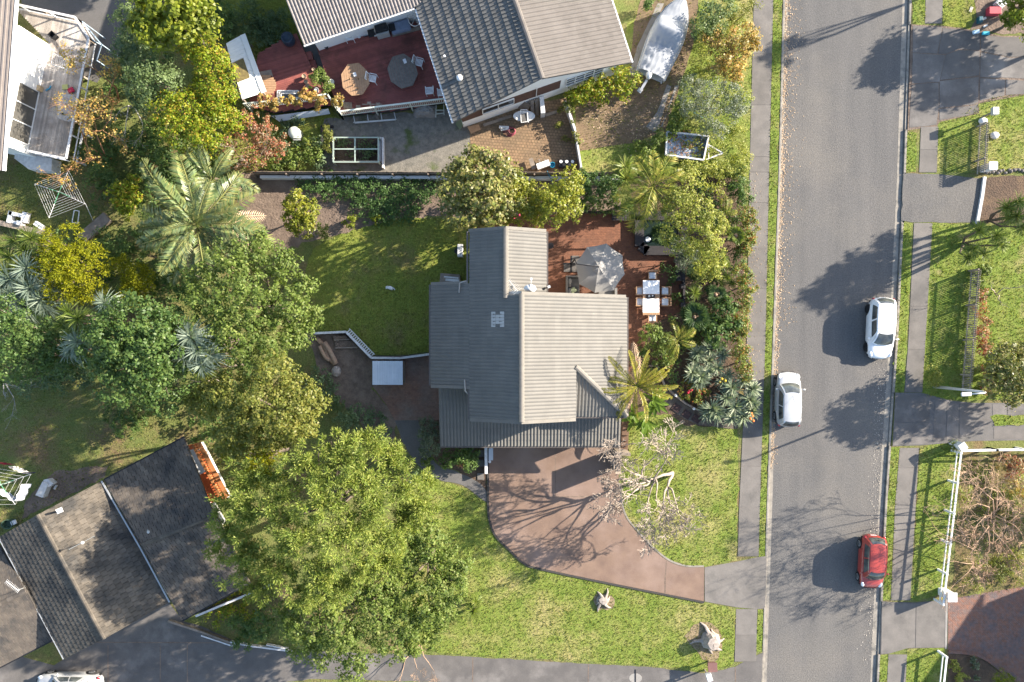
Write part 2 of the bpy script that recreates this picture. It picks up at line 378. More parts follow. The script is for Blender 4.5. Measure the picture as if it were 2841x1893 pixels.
for a, b, t, lo in ((-900, 68, 'topmost kerb before the cracked driveway', 0), (68, 360, 'lowered kerb across the cracked concrete driveway', 1), (360, 480, 'short kerb between the cracked and asphalt driveways', 0),
                    (480, 618, 'lowered kerb at the asphalt crossing above the white car', 1), (618, 1090, 'long kerb beside the white parked hatchback', 0), (1090, 1238, 'lowered kerb at the shaded crossing by the lamp', 1),
                    (1238, 1668, 'kerb beside the red parked hatchback', 0), (1668, 1816, 'lowered kerb at the red brick driveway', 1), (1816, 2800, 'bottom kerb below the brick driveway', 0)):
    kerb(KRb, -5, a, b, t, low=bool(lo))
# ---- left footpath in slabs
def slab_run(name, t1, t2, joints, label, z=.125, mt=CONC):
    fp = tag(MB().prism(poly_px(band(t1, t2, joints[0], joints[-1])), -.05, z-.012).build(name, CONCD), label, None, None, 'structure')
    for a, b in zip(joints, joints[1:]):
        g = .6
        P = [(t1f(t1, a+g), a+g), (t1f(t2, a+g), a+g), (t1f(t2, b-g), b-g), (t1f(t1, b-g), b-g)]
        MB().prism(poly_px(P), z-.05, z).build('concrete_slab', mt, fp)
    return fp
def t1f(t, y): return xi(t, y)
slab_run('footpath', FPL, FPR, [-900,-700,-500,-330,-160,0,150,292,435,478,563,689,801,933,1055,1175,1294,1407,1544], 'long left footpath of concrete slabs beside the hedges')
slab_run('footpath', FPL, FPR, [1690, 1762, 1836], 'short left footpath slabs by the cut stump')
FP2L = [2598, 2568, 2549, 2523, 2483, 2460, 2420]; FP2R = [2650, 2615, 2598, 2573, 2540, 2512, 2470]
slab_run('footpath', FP2L, FP2R, [-500, -300, -120, 66], 'top right footpath above the cracked driveway')
slab_run('footpath', FP2L, FP2R, [352, 416, 479], 'short right footpath in picket fence shadow')
FP3L = [2600, 2560, 2541, 2520, 2483, 2461, 2420]; FP3R = [2650, 2612, 2594, 2567, 2540, 2512, 2470]
slab_run('footpath', FP3L, FP3R, [619, 730, 850, 970, 1089], 'right footpath striped by the long picket fence shadow')
slab_run('footpath', FP3L, FP3R, [1243, 1298, 1400, 1510, 1605, 1666], 'right footpath behind the red parked hatchback')
slab_run('footpath', FP3L, FP3R, [1816, 1900, 2050, 2300], 'bottom right footpath below the brick driveway')
# ---- grass verges
gz = .112
for a, b, t in ((-900, 1544, 'long grass verge between the left footpath and kerb'), (1691, 1808, 'short grass verge between the two left driveways')):
    sheet('grass_verge', [(xi(FPR, y)+.5, y) for y in ys(a, b)] + [(xi(KLb, y)-1, y) for y in ys(b, a)], gz, LAWNG, jit=.065, label=t, grass=140)
for x0, x1, a, b, t in (((2533, 2534), (2568, 2569), -600, 66, 'grass strip at the top right kerb'), ((2517, 2512), (2546, 2541), 366, 477, 'small grass island between two right driveways'),
                        ((2502, 2480), (2531, 2507), 621, 1087, 'grass strip behind the white parked hatchback'), ((2471, 2446), (2496, 2474), 1241, 1665, 'grass strip behind the red parked hatchback'),
                        ((2441, 2425), (2465, 2450), 1818, 2300, 'grass strip at the bottom right kerb')):
    xs = lambda p, y: p[0] + (p[1]-p[0])*(y-a)/(b-a)
    sheet('grass_verge', [(xs(x0, y), y) for y in ys(a, b)] + [(xs(x1, y), y) for y in ys(b, a)], gz, LAWNG, jit=.065, label=t, grass=140)
# ---- left side properties, laid as sheets each 4 mm or more above the one below
sheet('rough_lawn', [(-400,1000),(120,1010),(420,1000),(600,1090),(650,1200),(620,1260),(510,1205),(290,1325),(60,1450),(-400,1700)], .106, ROUGH, .1, label='shaded rough lawn above the dark brown roof', grass=60)
sheet('dirt_path', [(60,1440),(290,1325),(300,1290),(150,1310),(70,1390)], .110, SOIL, .06, label='worn dirt strip beside the roof by the white box')
sheet('grass_bank', [(-300,455),(360,440),(340,560),(290,620),(230,660),(-300,640)], .106, ROUGH, .1, label='grassy yard under the rotary clothesline', grass=80)
sheet('asphalt_parking', [(60,-400),(470,-400),(400,60),(330,160),(270,230),(200,200),(120,80),(60,40)], .106, A2, .04, label='dark asphalt parking behind the white deck rail')
sheet('neighbour_garden', [(590,0),(800,0),(850,130),(930,320),(945,470),(560,470),(640,320)], .106, LAWNB, .08, label='overgrown shaded garden around the red deck', grass=60)
sheet('gravel_yard', [(900,330),(1300,300),(1310,484),(880,484)], .110, GRAVEL, .04, label='mossy gravel yard below the red deck')
sheet('paver_patio', [(1303,350),(1420,300),(1580,270),(1600,380),(1608,484),(1306,484)], .112, TANP, .01, label='tan brick paver patio beside the white gable wall')
sheet('front_grass', [(1580,240),(1700,160),(1760,40),(1830,-60),(2090,-300),(2093,0),(2080,490),(1610,490)], .108, LAWN, .08, label='bright grass and garden ground behind the top hedge', grass=50)
sheet('brown_driveway', [(1596,290),(1745,215),(1760,60),(1840,-200),(1960,-200),(1925,120),(1880,260),(1845,365),(1760,395),(1600,420)], .114, BROWNP, .02, label='brown paved driveway under the covered boat')
sheet('concrete_strip', [(1768,130),(1825,10),(1842,10),(1782,140),(1760,215),(1745,205)], .118, CONCL, .01, label='narrow concrete strip along the top lawn')
o = sheet('concrete_strip', [(1792,352),(1823,312),(1850,235),(1862,240),(1838,318),(1828,350),(1838,352),(1872,240),(1884,236),(1860,290),(1833,352),(1815,368)], .119, CONCL, .01, label='curved concrete wheel strip behind the boat')
sheet('garden_soil', [(640,478),(1722,487),(1725,600),(1500,600),(1330,598),(1100,606),(1000,640),(880,665),(770,700),(700,660),(660,560)], .108, SOIL, .07, label='dark soil bank below the timber boundary fence')
sheet('back_lawn', [(868,690),(930,654),(1010,632),(1100,607),(1296,604),(1330,640),(1330,800),(1210,810),(1210,985),(1032,984),(966,922),(850,922),(820,850)], .110, LAWNB, .06, label='shaded back lawn left of the main house', grass=110)
sheet('bare_soil', [(850,925),(962,924),(1032,990),(1060,990),(1035,1075),(1075,1130),(1100,1175),(1090,1240),(1000,1180),(930,1100),(880,1010)], .114, SOIL, .08, label='bare soil around the small metal shed')
sheet('side_patio', [(1036,990),(1230,985),(1230,1166),(1096,1166),(1072,1122),(1036,1075)], .118, SIDEP, .015, label='red brown tiled yard left of the house')
sheet('side_path', curve_px([(1096,1166),(1120,1230),(1160,1290),(1215,1330),(1280,1345),(1330,1380),(1354,1396)]) + curve_px([(1356,1372),(1330,1340),(1270,1310),(1215,1290),(1185,1240),(1160,1166)]), .117, A2, .012, label='dark curved path from the side yard to the driveway')
sheet('shrub_bed', [(1160,1166),(1230,1160),(1350,1230),(1354,1370),(1330,1338),(1270,1308),(1217,1288),(1187,1240)], .113, MULCH, .04, label='planted bed in front of the low ribbed roof')
sheet('front_lawn', curve_px([(1160,1292),(1215,1334),(1280,1349),(1330,1386),(1353,1400)], 4) + curve_px([(1355,1440),(1373,1486),(1409,1524),(1452,1563),(1500,1580)], 5) + [(1700,1622),(1953,1672),(2043,1690),(2040,1760),(2034,1846),(1960,1866),(1800,1846),(1500,1830),(1230,1814),(1150,1790),(1050,1700),(1100,1500),(1100,1380)], .109, LAWN, .05, label='sunny front lawn below the pink driveway', grass=120)
sheet('front_lawn', [(1738,1180),(1770,1150),(1860,1150),(1900,1180),(2046,1190),(2049,1300),(2044,1554),(1953,1570),(1900,1570),(1850,1551),(1800,1510),(1760,1466),(1735,1433),(1725,1400),(1733,1300),(1738,1250)], .109, LAWN, .05, label='sunny lawn around the bare white tree', grass=120)
DPOLY = [(1356,1205),(1722,1205),(1722,1250),(1716,1330)] + curve_px([(1724,1400),(1736,1437),(1761,1470),(1801,1514),(1851,1555),(1901,1573),(1954,1574)], 4) + [(1953,1669),(1700,1619),(1500,1577)] + curve_px([(1500,1577),(1452,1560),(1411,1521),(1376,1484),(1358,1439),(1355,1395)], 4)[1:]
sheet('driveway', DPOLY, .125, DRIVE, label='pink aggregate driveway curving down to the street')
m = ribbon(MB(), [W(x, y) for x, y in curve_px([(1354,1250),(1354,1330),(1354,1395),(1357,1440),(1374,1486),(1410,1523),(1452,1562),(1500,1579),(1700,1621),(1953,1671)], 5)], .14, .0, .165)
tag(m.build('driveway_edging', pm('dark_edge_strip', (.05,.045,.042), (.035,.032,.03), scale=6, rough=.9)), 'dark raised strip along the left edge of the pink driveway', None, None, 'structure')  # near-black raised strip following the driveway's left edge
m = ribbon(MB(), [W(x, y) for x, y in curve_px([(1719,1340),(1727,1400),(1739,1435),(1764,1467),(1804,1511),(1853,1552),(1903,1570),(1953,1571)], 5)], .12, .0, .135)
tag(m.build('driveway_edging', KERB), 'pale kerb along the curved lawn beside the driveway', None, None, 'structure')
sheet('driveway_joint', [(1848,1555),(1850,1555),(1847,1600),(1846,1648),(1843,1648),(1844,1600)], .128, SOIL, .01, label='crack across the pink driveway')
sheet('driveway_joint', [(1358,1376),(1540,1378),(1716,1376),(1716,1378),(1540,1380),(1358,1378)], .128, SOIL, .006, label='control joint across the upper pink driveway')
sheet('driveway_joint', [(1540,1250),(1542,1250),(1542,1376),(1540,1376)], .128, SOIL, .006, label='short control joint running from the garage door')
sheet('driveway_crossing', [(1955,1574),(2050,1557),(2100,1546),(2127,1543),(2122,1688),(2100,1690),(2043,1685),(1955,1669)], .121, CONC, .0, label='grey concrete crossing at the mouth of the pink driveway')
sheet('shared_driveway', [(-400,1700),(150,1846),(300,1760),(470,1672),(505,1722),(560,1738),(680,1790),(800,1806),(1230,1818),(1500,1834),(1800,1850),(1960,1869),(2040,1850),(2060,1838),(2117,1810),(2114,1893),(2108,2010),(1800,1950),(1500,1922),(1300,1895),(870,1884),(700,1905),(300,1995),(-400,2060)], .113, CONCD, .02, label='long grey concrete driveway along the bottom')
for k, (a, b, c, d) in enumerate(((300,1790,300,2000),(445,1790,445,2000),(520,1790,520,2000),(1312,1824,1310,2000),(1632,1842,1632,2000),(0,1781,680,1784),(2040,1850,2041,2000))):
    sheet('driveway_joint', [(a-1.2,b-1.2),(a+1.2,b+1.2) if abs(c-a)<50 else (c,d-1.2),(c+1.2,d+1.2),(c-1.2,d) if abs(c-a)<50 else (a,b+1.2)], .117, SOIL, .006, label=['joint beside the silver sedan','joint right of the silver sedan','joint below the leaning timber edge','mossy joint left of the dead twigs','joint left of the small grate','long joint below the dark tiled roof','joint by the bottom footpath'][k])
sheet('patio', [(1325,606),(1500,598),(1742,588),(1770,650),(1795,705),(1898,716),(1898,860),(1800,905),(1790,960),(1755,1030),(1725,1030),(1700,830),(1490,830),(1330,700)], .120, TERRA, .02, label='terracotta paved patio around the dining table')
sheet('garden_soil', [(1745,480),(2062,484),(2066,800),(2052,1060),(2044,1190),(1900,1182),(1860,1150),(1730,1150),(1730,1030),(1795,960),(1805,900),(1895,862),(1898,716),(1795,705),(1770,650)], .108, MULCH, .05, label='planted soil bed between the patio and street')
sheet('pebble_path', curve_px([(1838,1065),(1845,1110),(1880,1150),(1940,1178),(2046,1190)], 5) + curve_px([(2046,1165),(1990,1150),(1930,1135),(1895,1105),(1868,1070)], 5), .114, pm('pebble_path_mat', (.13,.105,.08), (.09,.075,.06), scale=3, rough=.9, fine=.35, fscale=20, bump=.02, bscale=20), .02, label='curved pebble path with dark stepping slabs')
# ---- right side properties
sheet('top_lawn', [(2616,-300),(2716,-300),(2712,0),(2706,60),(2690,80),(2616,72)], .108, LAWNB, .06, label='shaded green lawn at the top right', grass=100)
sheet('dirt_patch', [(2706,-200),(2860,-200),(2860,95),(2770,92),(2690,82),(2708,50)], .110, SOIL, .08, label='bare dirt scattered with toys')
sheet('right_lawn', [(2599,346),(2660,322),(2716,286),(2760,268),(2870,258),(3200,250),(3200,475),(2870,474),(2735,480),(2598,480)], .108, LAWN, .04, label='sunny lawn around the upper picket fence', grass=120)
sheet('right_lawn', [(2583,618),(2700,622),(2870,625),(3200,620),(3200,1110),(2870,1112),(2640,1110),(2572,1105),(2557,1090),(2566,950)], .108, LAWNG, .05, label='lawn around the long lower picket fence', grass=110)
sheet('right_lawn', [(2552,1240),(2610,1230),(2668,1240),(2650,1400),(2622,1645),(2545,1668),(2530,1664),(2543,1400)], .109, LAWNG, .03, label='lawn strip striped by the white rail fence', grass=130)
sheet('right_lawn', [(2516,1800),(2622,1798),(2620,1893),(2600,2300),(2470,2300),(2511,1893)], .109, LAWNG, .03, label='bottom right lawn below the brick driveway', grass=120)
sheet('garden_soil', [(2672,1252),(3100,1240),(3100,1600),(2841,1630),(2680,1658),(2640,1650)], .108, pm('straw_soil', (.15,.1,.05), (.1,.09,.03), scale=2, rough=.95, bump=.05, bscale=7, fine=.35, fscale=10, patch=(.1,.12,.03), pscale=.6), .05, label='weedy garden bed behind the white rail fence', grass=40)
sheet('mulch_bed', [(2736,492),(3000,480),(3000,620),(2712,618)], .109, MULCH, .04, label='dark mulched bed beside the white timber edge')
# cracked concrete driveway in separate pours
dv = tag(MB().prism(poly_px([(2528,68),(2560,70),(2616,72),(2700,84),(2780,100),(3100,100),(3100,262),(2841,264),(2716,288),(2716,316),(2606,338),(2600,352),(2545,358),(2518,362)]), .0, .112).build('cracked_driveway', SOIL), 'cracked concrete driveway of uneven pours at the top right', None, None, 'structure')
for P in ([(2533,72),(2614,76),(2600,150),(2532,146)], [(2616,78),(2718,90),(2718,140),(2660,136),(2625,150),(2602,150)], [(2532,148),(2599,152),(2622,154),(2606,228),(2530,232)],
          [(2624,153),(2660,139),(2718,143),(2716,210),(2608,222)], [(2530,235),(2603,230),(2604,300),(2598,347),(2545,352),(2522,355)], [(2607,226),(2715,214),(2714,284),(2700,290),(2606,300)],
          [(2606,303),(2700,293),(2713,288),(2714,314),(2606,334)], [(2721,98),(2784,104),(3100,104),(3100,150),(2800,158),(2721,142)], [(2721,146),(2800,161),(3100,154),(3100,230),(2719,214)], [(2719,218),(2788,222),(2786,266),(2719,280)], [(2791,222),(3100,233),(3100,260),(2841,261),(2790,264)]):
    MB().prism(refine(poly_px(P), .5, .012, random.Random(len(P)+P[0][0])), .05, .124).build('concrete_slab', CONCD, dv)
sheet('asphalt_crossing', [(2506,482),(2541,482),(2600,484),(2725,496),(2708,618),(2580,618),(2530,616),(2500,612)], .115, A, .02, label='asphalt crossing beside the white timber edge')
dv = tag(MB().prism(poly_px([(2484,1090),(2556,1090),(2640,1112),(2700,1118),(2841,1118),(3100,1115),(3100,1220),(2841,1222),(2700,1224),(2552,1236),(2476,1238)]), .0, .112).build('shaded_crossing', A2), 'dark shaded driveway crossing below the street lamp', None, None, 'structure')
for P in ([(2486,1094),(2582,1100),(2578,1170),(2480,1172)], [(2480,1175),(2578,1173),(2574,1232),(2477,1236)], [(2594,1112),(2626,1116),(2622,1222),(2588,1226)], [(2628,1118),(2660,1120),(2658,1218),(2625,1221)], [(2663,1120),(2750,1122),(2750,1152),(2744,1180),(2662,1216)], [(2753,1122),(2792,1122),(2792,1151),(2754,1152)], [(2795,1122),(3100,1120),(3100,1150),(2795,1151)], [(2757,1186),(3100,1182),(3100,1216),(2757,1218)]):
    MB().prism(poly_px(P), .05, .122).build('concrete_slab', CONCD, dv)
sheet('crossing_lawn', [(2746,1153),(2841,1152),(3100,1150),(3100,1180),(2841,1179),(2760,1182)], .124, LAWNG, .03, label='narrow grass island beside the shaded crossing', grass=130)
dv = tag(MB().prism(poly_px([(2446,1668),(2470,1670),(2540,1672),(2626,1664),(2624,1797),(2516,1799),(2466,1814),(2442,1816)]), .0, .112).build('driveway_crossing', CONCD), 'concrete crossing in front of the red brick driveway', None, None, 'structure')
for P in ([(2447,1670),(2540,1675),(2538,1796),(2514,1798),(2466,1813),(2444,1814)], [(2542,1675),(2622,1667),(2620,1796),(2540,1797)]): MB().prism(poly_px(P), .05, .124).build('concrete_slab', CONC, dv)
sheet('brick_driveway', [(2630,1664),(2690,1652),(2760,1640),(2841,1628),(3200,1590),(3200,2100),(2860,2100),(2830,1940),(2800,1880),(2740,1830),(2690,1811),(2630,1806)], .118, REDBR, .01, label='red brick paved driveway at the bottom right')
MB().prism(poly_px([(2623,1664),(2629,1663),(2627,1800),(2621,1800)]), 0, .126).build('brick_edge', CONCL)['kind'] = 'structure'
sheet('garden_soil', [(2630,1812),(2690,1817),(2738,1836),(2796,1886),(2820,1950),(2820,2100),(2628,2100)], .110, MULCH, .03, label='curved planted bed below the brick driveway')
m = ribbon(MB(), [W(x, y) for x, y in curve_px([(2630,1808),(2690,1813),(2740,1832),(2798,1883),(2826,1945),(2835,2050)], 5)], .2, 0, .19)
tag(m.build('bed_edging', REDBR), 'curved brick edging round the bottom right bed', None, None, 'structure')
# ---- leaf litter lying in the left gutter and along the footpath edges (uncountable)
def flakes(name, pts, n, size, mt, label, z=.02, seed=1, spread=.15):
    rnd = np.random.default_rng(seed); P = np.array([W(*p)[:2] for p in pts]); seg = rnd.integers(0, len(P)-1, n); t = rnd.random(n)[:, None]
    c = P[seg]*(1-t) + P[seg+1]*t + rnd.normal(0, spread, (n, 2)); a = rnd.random(n)*6.28; s = size*(.5 + rnd.random(n))
    v = np.zeros((n, 4, 3)); dz = rnd.normal(0, .012, (n, 4))
    for k, (u, w) in enumerate(((-1, 0), (0, -.55), (1, 0), (0, .55))):
        v[:, k, 0] = c[:, 0] + s*(u*np.cos(a) - w*np.sin(a)); v[:, k, 1] = c[:, 1] + s*(u*np.sin(a) + w*np.cos(a)); v[:, k, 2] = z + np.abs(dz[:, k]) + .004
    me = npmesh(name, v.reshape(-1, 3), np.arange(n*4).reshape(-1, 4)); return tag(link(name, me, None, mt), label, None, None, 'stuff')
LIT = pm('dry_leaves', (.3,.2,.12), (.42,.32,.22), scale=5, rough=.9, isl=.4)
flakes('leaf_litter', [(xi(KLb, y)+10, y) for y in ys(-100, 1300)], 2600, .05, LIT, 'dry leaves lying in the left gutter', z=.008)
flakes('leaf_litter', [(xi(RL, y)+12, y) for y in ys(0, 900)], 900, .04, LIT, 'dry leaves scattered along the road edge', z=.003, seed=2, spread=.45)
flakes('leaf_litter', [(xi(RR, y)-22, y) for y in ys(1000, 1850)], 700, .035, pm('pale_chips', (.42,.38,.32), (.3,.26,.22), scale=5, isl=.3), 'pale chips scattered along the right gutter', z=.003, seed=3, spread=.3)
flakes('leaf_litter', [(1620,320),(1700,300),(1800,380),(1850,300)], 500, .05, LIT, 'fallen leaves on the brown paved driveway', z=.118, seed=4, spread=.9)
flakes('leaf_litter', [(xi(FPL, y)+10, y) for y in ys(480, 1180)], 500, .035, LIT, 'fallen leaves on the left footpath', z=.128, seed=5, spread=.5)
# ================================================================ HOUSES
class Tiles:
    """pressed or cast roof tiles laid course by course; whole tiles are objects sharing one mesh, cut ones and the rest are joined"""
    def __init__(s, name, w, l, ribs, rh, lip, mat, house, limit=300, joined='roof_tiles_cut', seed=1, rel=None, shape='wave'):
        s.w, s.l, s.mat, s.house, s.limit, s.n = w, l, mat, house, limit, 0
        s.name, s.joined, s.rnd = name, joined, random.Random(seed)
        pr = []
        if shape == 'wave':
            for r in range(ribs):
                u0 = r*w/ribs; d = w/ribs; pr += [(u0, 0), (u0+d*.28, rh*.75), (u0+d*.5, rh), (u0+d*.78, rh*.5)]
            pr.append((w, 0))
        elif shape == 'rib':
            for r in range(ribs):
                u0 = r*w/ribs; d = w/ribs; pr += [(u0, 0), (u0+d*.2, rh), (u0+d*.45, rh), (u0+d*.65, 0)]
            pr.append((w, 0))
        elif shape == 'tri': pr = [(0, 0), (w*.12, .004), (w*.9, rh), (w, 0)]
        else: pr = [(0, 0), (.02, rh), (w-.02, rh), (w, 0)]
        m = len(pr); v = []; f = []
        for (u, h) in pr: v.append((u-w/2, -l/2 - .02, h + lip))
        for (u, h) in pr: v.append((u-w/2, l/2, h*(.25 if shape == 'tri' else 1)))
        for (u, h) in pr: v.append((u-w/2, -l/2 - .02, -.005))
        for i in range(m-1): f += [(i, i+1, m+i+1, m+i), (2*m+i, 2*m+i+1, i+1, i)]
        s.v, s.f = v, f
        s.me = bpy.data.meshes.new(name); s.me.from_pydata(v, [], f); s.me.materials.append(mat)
        s.J = MB()
    def plane(s, O, U, V, poly, stag=.5, jit=.0):
        """O corner (world), U unit along eave, V unit up the slope, poly convex [(u,v)] in metres"""
        U = Vector(U).normalized(); V = Vector(V); V = (V - U*V.dot(U)).normalized(); N = U.cross(V)
        if N.z < 0: U = -U; poly = [(-a, b) for a, b in poly]; N = U.cross(V)
        base = rloc(s.house)
        us = [p[0] for p in poly]; vs = [p[1] for p in poly]
        ar = sum(poly[i][0]*poly[(i+1) % len(poly)][1] - poly[(i+1) % len(poly)][0]*poly[i][1] for i in range(len(poly)))
        if ar < 0: poly = poly[::-1]
        def inside(u, v):
            for i in range(len(poly)):
                a = poly[i]; b = poly[(i+1) % len(poly)]
                if (b[0]-a[0])*(v-a[1]) - (b[1]-a[1])*(u-a[0]) < -1e-4: return False
            return True
        nv = max(1, round((max(vs)-min(vs))/s.l)); l = (max(vs)-min(vs))/nv if abs((max(vs)-min(vs))/nv - s.l) < .12 else s.l
        k = 0
        for j in range(int(math.ceil((max(vs)-min(vs))/l - 1e-6))):
            v = min(vs) + (j+.5)*l; off = (stag*s.w if j % 2 else 0)
            i0 = int(math.floor(-off/s.w)) - 1
            for i in range(i0, int(math.ceil((max(us)-min(us))/s.w)) + 2):
                u = min(us) + (i+.5)*s.w + off - s.w*.5*(1 if stag else 0)
                cs = [(u+a*s.w/2, v+b*l/2) for a, b in ((-1,-1),(1,-1),(1,1),(-1,1))]
                ins = [inside(*c) for c in cs]
                sc = l/s.l; dz = s.rnd.uniform(0, jit) if jit else 0
                c = Vector(O) + U*u + V*v + N*(.012 + dz)
                if all(ins) and s.n < s.limit:
                    o = link(s.name, s.me, s.house); s.n += 1
                    M = Matrix(((U.x, V.x*sc, N.x, c.x-base.x), (U.y, V.y*sc, N.y, c.y-base.y), (U.z, V.z*sc, N.z, c.z-base.z), (0, 0, 0, 1)))
                    if jit: M = M @ Matrix.Rotation(s.rnd.uniform(-.02, .02), 4, 'Z') @ Matrix.Rotation(s.rnd.uniform(-.015, .015), 4, 'X')
                    o.matrix_local = M
                elif all(ins):
                    s.J.add([c + U*x + V*(y*sc) + N*z for x, y, z in s.v], s.f)
                else:
                    # clip the tile to the roof polygon
                    umin, umax = max(min(us), cs[0][0]), min(max(us), cs[1][0])
                    if umax - umin < .02 and not any(ins): continue
                    bm = bmesh.new(); bv = [bm.verts.new((u+x, v+y*sc, z)) for x, y, z in s.v]
                    for f in s.f: bm.faces.new([bv[q] for q in f])
                    for q in range(len(poly)):
                        a = poly[q]; b = poly[(q+1) % len(poly)]
                        if not bm.faces: break
                        bmesh.ops.bisect_plane(bm, geom=bm.verts[:]+bm.edges[:]+bm.faces[:], plane_co=(a[0], a[1], 0), plane_no=(b[1]-a[1], -(b[0]-a[0]), 0), clear_outer=True)
                    if bm.faces:
                        bm.verts.index_update(); O_ = Vector(O) + N*(.012)
                        s.J.add([O_ + U*w.co.x + V*w.co.y + N*w.co.z for w in bm.verts], [[w.index for w in f.verts] for f in bm.faces])
                    bm.free()
    def finish(s):
        if s.J.v: tag(s.J.build(s.joined, s.mat, s.house), kind='stuff')
def roof_slab(m, pts, t=.12):
    """solid under-roof slab with the given top corners"""
    n = len(pts); P = [Vector(p) for p in pts]
    nr = (P[1]-P[0]).cross(P[2]-P[0])
    if nr.z < 0: P = P[::-1]
    m.add([p for p in P] + [p - Vector((0, 0, t)) for p in P], [tuple(range(n)), tuple(reversed(range(n, 2*n)))] + [(i, n+i, n+(i+1) % n, (i+1) % n) for i in range(n)])
def tile_face(T, A_, B_, C_, D_, slab, inset=.0, **kw):
    """A,B eave corners, C,D ridge corners (C above B)"""
    A_, B_, C_, D_ = map(Vector, (A_, B_, C_, D_)); U = (B_-A_).normalized(); V = (D_-A_); V = (V - U*V.dot(U)).normalized()
    pl = [((P-A_).dot(U), (P-A_).dot(V)) for P in (A_, B_, C_, D_)]
    T.plane(A_, U, V, pl, **kw); roof_slab(slab, (A_, B_, A_ + U*pl[2][0] + V*pl[2][1], A_ + U*pl[3][0] + V*pl[3][1]))
def ridge_caps(parent, a, b, mat, w=.3, l=.4, name='ridge_tile', z=.05):
    a, b = Vector(a), Vector(b); d = b-a; n = max(1, int(d.length/l)); me = None; base = rloc(parent); t = d.normalized()
    side = t.cross(Vector((0,0,1))).normalized(); up = side.cross(t).normalized()
    v = []; f = []; L = d.length/n
    for e, q in ((0, 1.0), (L*1.06, .94)):
        for k in range(5):
            an = math.pi*k/4; v.append((e, math.cos(an)*w/2*q, math.sin(an)*w*.34*q - .02))
    f = [(k, k+1, 5+k+1, 5+k) for k in range(4)] + [(0,1,2,3,4), (9,8,7,6,5)]
    me = bpy.data.meshes.new(name); me.from_pydata(v, [], [x[::-1] for x in f]); me.materials.append(mat)
    for i in range(n):
        o = link(name, me, parent); p = a + t*(L*i) + up*z - base
        o.matrix_local = Matrix(((t.x, side.x, up.x, p.x), (t.y, side.y, up.y, p.y), (t.z, side.z, up.z, p.z), (0,0,0,1)))
def gutter(parent, a, b, mat, out, w=.12):
    a, b = Vector(a), Vector(b); o = Vector(out).normalized()*(w/2+.015)
    MB().bar(a+o-Vector((0,0,.06)), b+o-Vector((0,0,.06)), w, .1).build('gutter', mat, parent)
def window(parent, c, w, h, nrm, fm=WHITE, nx=2, name='window', gl=GLASS, ny=1):
    """framed window on a wall: centre c, outward normal nrm"""
    nv = Vector(nrm).normalized(); t = Vector((-nv.y, nv.x, 0)); c = Vector(c)
    m = MB(); 
    m.bar(c - t*w/2 + nv*.03 - Vector((0,0,h/2)), c + t*w/2 + nv*.03 - Vector((0,0,h/2)), .08, .07)
    m.bar(c - t*w/2 + nv*.03 + Vector((0,0,h/2)), c + t*w/2 + nv*.03 + Vector((0,0,h/2)), .08, .07)
    for k in range(nx+1): m.bar(c + t*(-w/2 + w*k/nx) + nv*.032 - Vector((0,0,h/2-.036)), c + t*(-w/2 + w*k/nx) + nv*.032 + Vector((0,0,h/2-.036)), .06, .06)
    for k in range(1, ny): m.bar(c - t*w/2 + nv*.036 + Vector((0,0,-h/2+h*k/ny)), c + t*w/2 + nv*.036 + Vector((0,0,-h/2+h*k/ny)), .045, .045)
    wf = m.build(name, fm, parent)
    for k in range(nx):
        p = c + t*(-w/2 + w*(k+.5)/nx) + nv*.02; ww = w/nx - .07
        MB().quad(p - t*ww/2 - Vector((0,0,h/2-.03)), p + t*ww/2 - Vector((0,0,h/2-.03)), p + t*ww/2 + Vector((0,0,h/2-.03)), p - t*ww/2 + Vector((0,0,h/2-.03))).build('pane', gl, wf)
    return wf
# ---------------------------------------------------------------- the main house
TP = .5095; ZR = 7.4; XR = .572
def zw(x): return ZR - TP*(XR - x)
def ze(x): return ZR - TP*(x - XR)
hs = empty('main_house', (1.5, -1, .1), 'large grey tiled house in the centre with gabled wing and low garage roof', 'house')
wl = MB()
for P, z1 in (([(-4.65,-2.45),(-2.1,-2.45),(-2.1,3.2),(-4.65,3.2)], zw(-4.65)-.05), ([(-2.1,-4.4),(XR,-4.4),(XR,3.0),(-2.1,3.0)], None), ([(XR,-4.4),(3.9,-4.4),(3.9,2.4),(XR,2.4)], None), ([(3.9,-1.55),(6.86,-1.55),(6.86,2.4),(3.9,2.4)], None), ([(3.9,-4.4),(6.86,-4.4),(6.86,-1.55),(3.9,-1.55)], 3.75), ([(-2.3,3.0),(1.7,3.0),(1.7,6.4),(-2.3,6.4)], None), ([(-4.3,-6.45),(6.55,-6.45),(6.55,-4.42),(-4.3,-4.42)], 2.75), ([(-4.3,-4.42),(-2.12,-4.42),(-2.12,-2.47),(-4.3,-2.47)], 3.2)):
    x0 = min(p[0] for p in P); x1 = max(p[0] for p in P)
    if z1 is not None: wl.prism(P, .1, z1); continue
    y0 = min(p[1] for p in P); y1 = max(p[1] for p in P)
    def top(x):
        if x0 == -2.3: return min(zw(x), zw(-.381) - TP*(x+.381) if x > -.381 else 99) - .14
        return (zw(x) if x <= XR else ze(x)) - .14
    xs = [x0] + ([-.381] if x0 == -2.3 else []) + [x1]
    for a, b in zip(xs, xs[1:]):
        wl.add([(a,y0,.1),(b,y0,.1),(b,y1,.1),(a,y1,.1),(a,y0,top(a)),(b,y0,top(b)),(b,y1,top(b)),(a,y1,top(a))], [(3,2,1,0),(4,5,6,7),(0,1,5,4),(1,2,6,5),(2,3,7,6),(3,0,4,7)])
wl.build('wall', WALLM, hs)
slab = MB()
T = Tiles('roof_tile', 1.32, .39, 6, .038, .013, ROOFM, hs, 300, 'roof_tiles_cut')
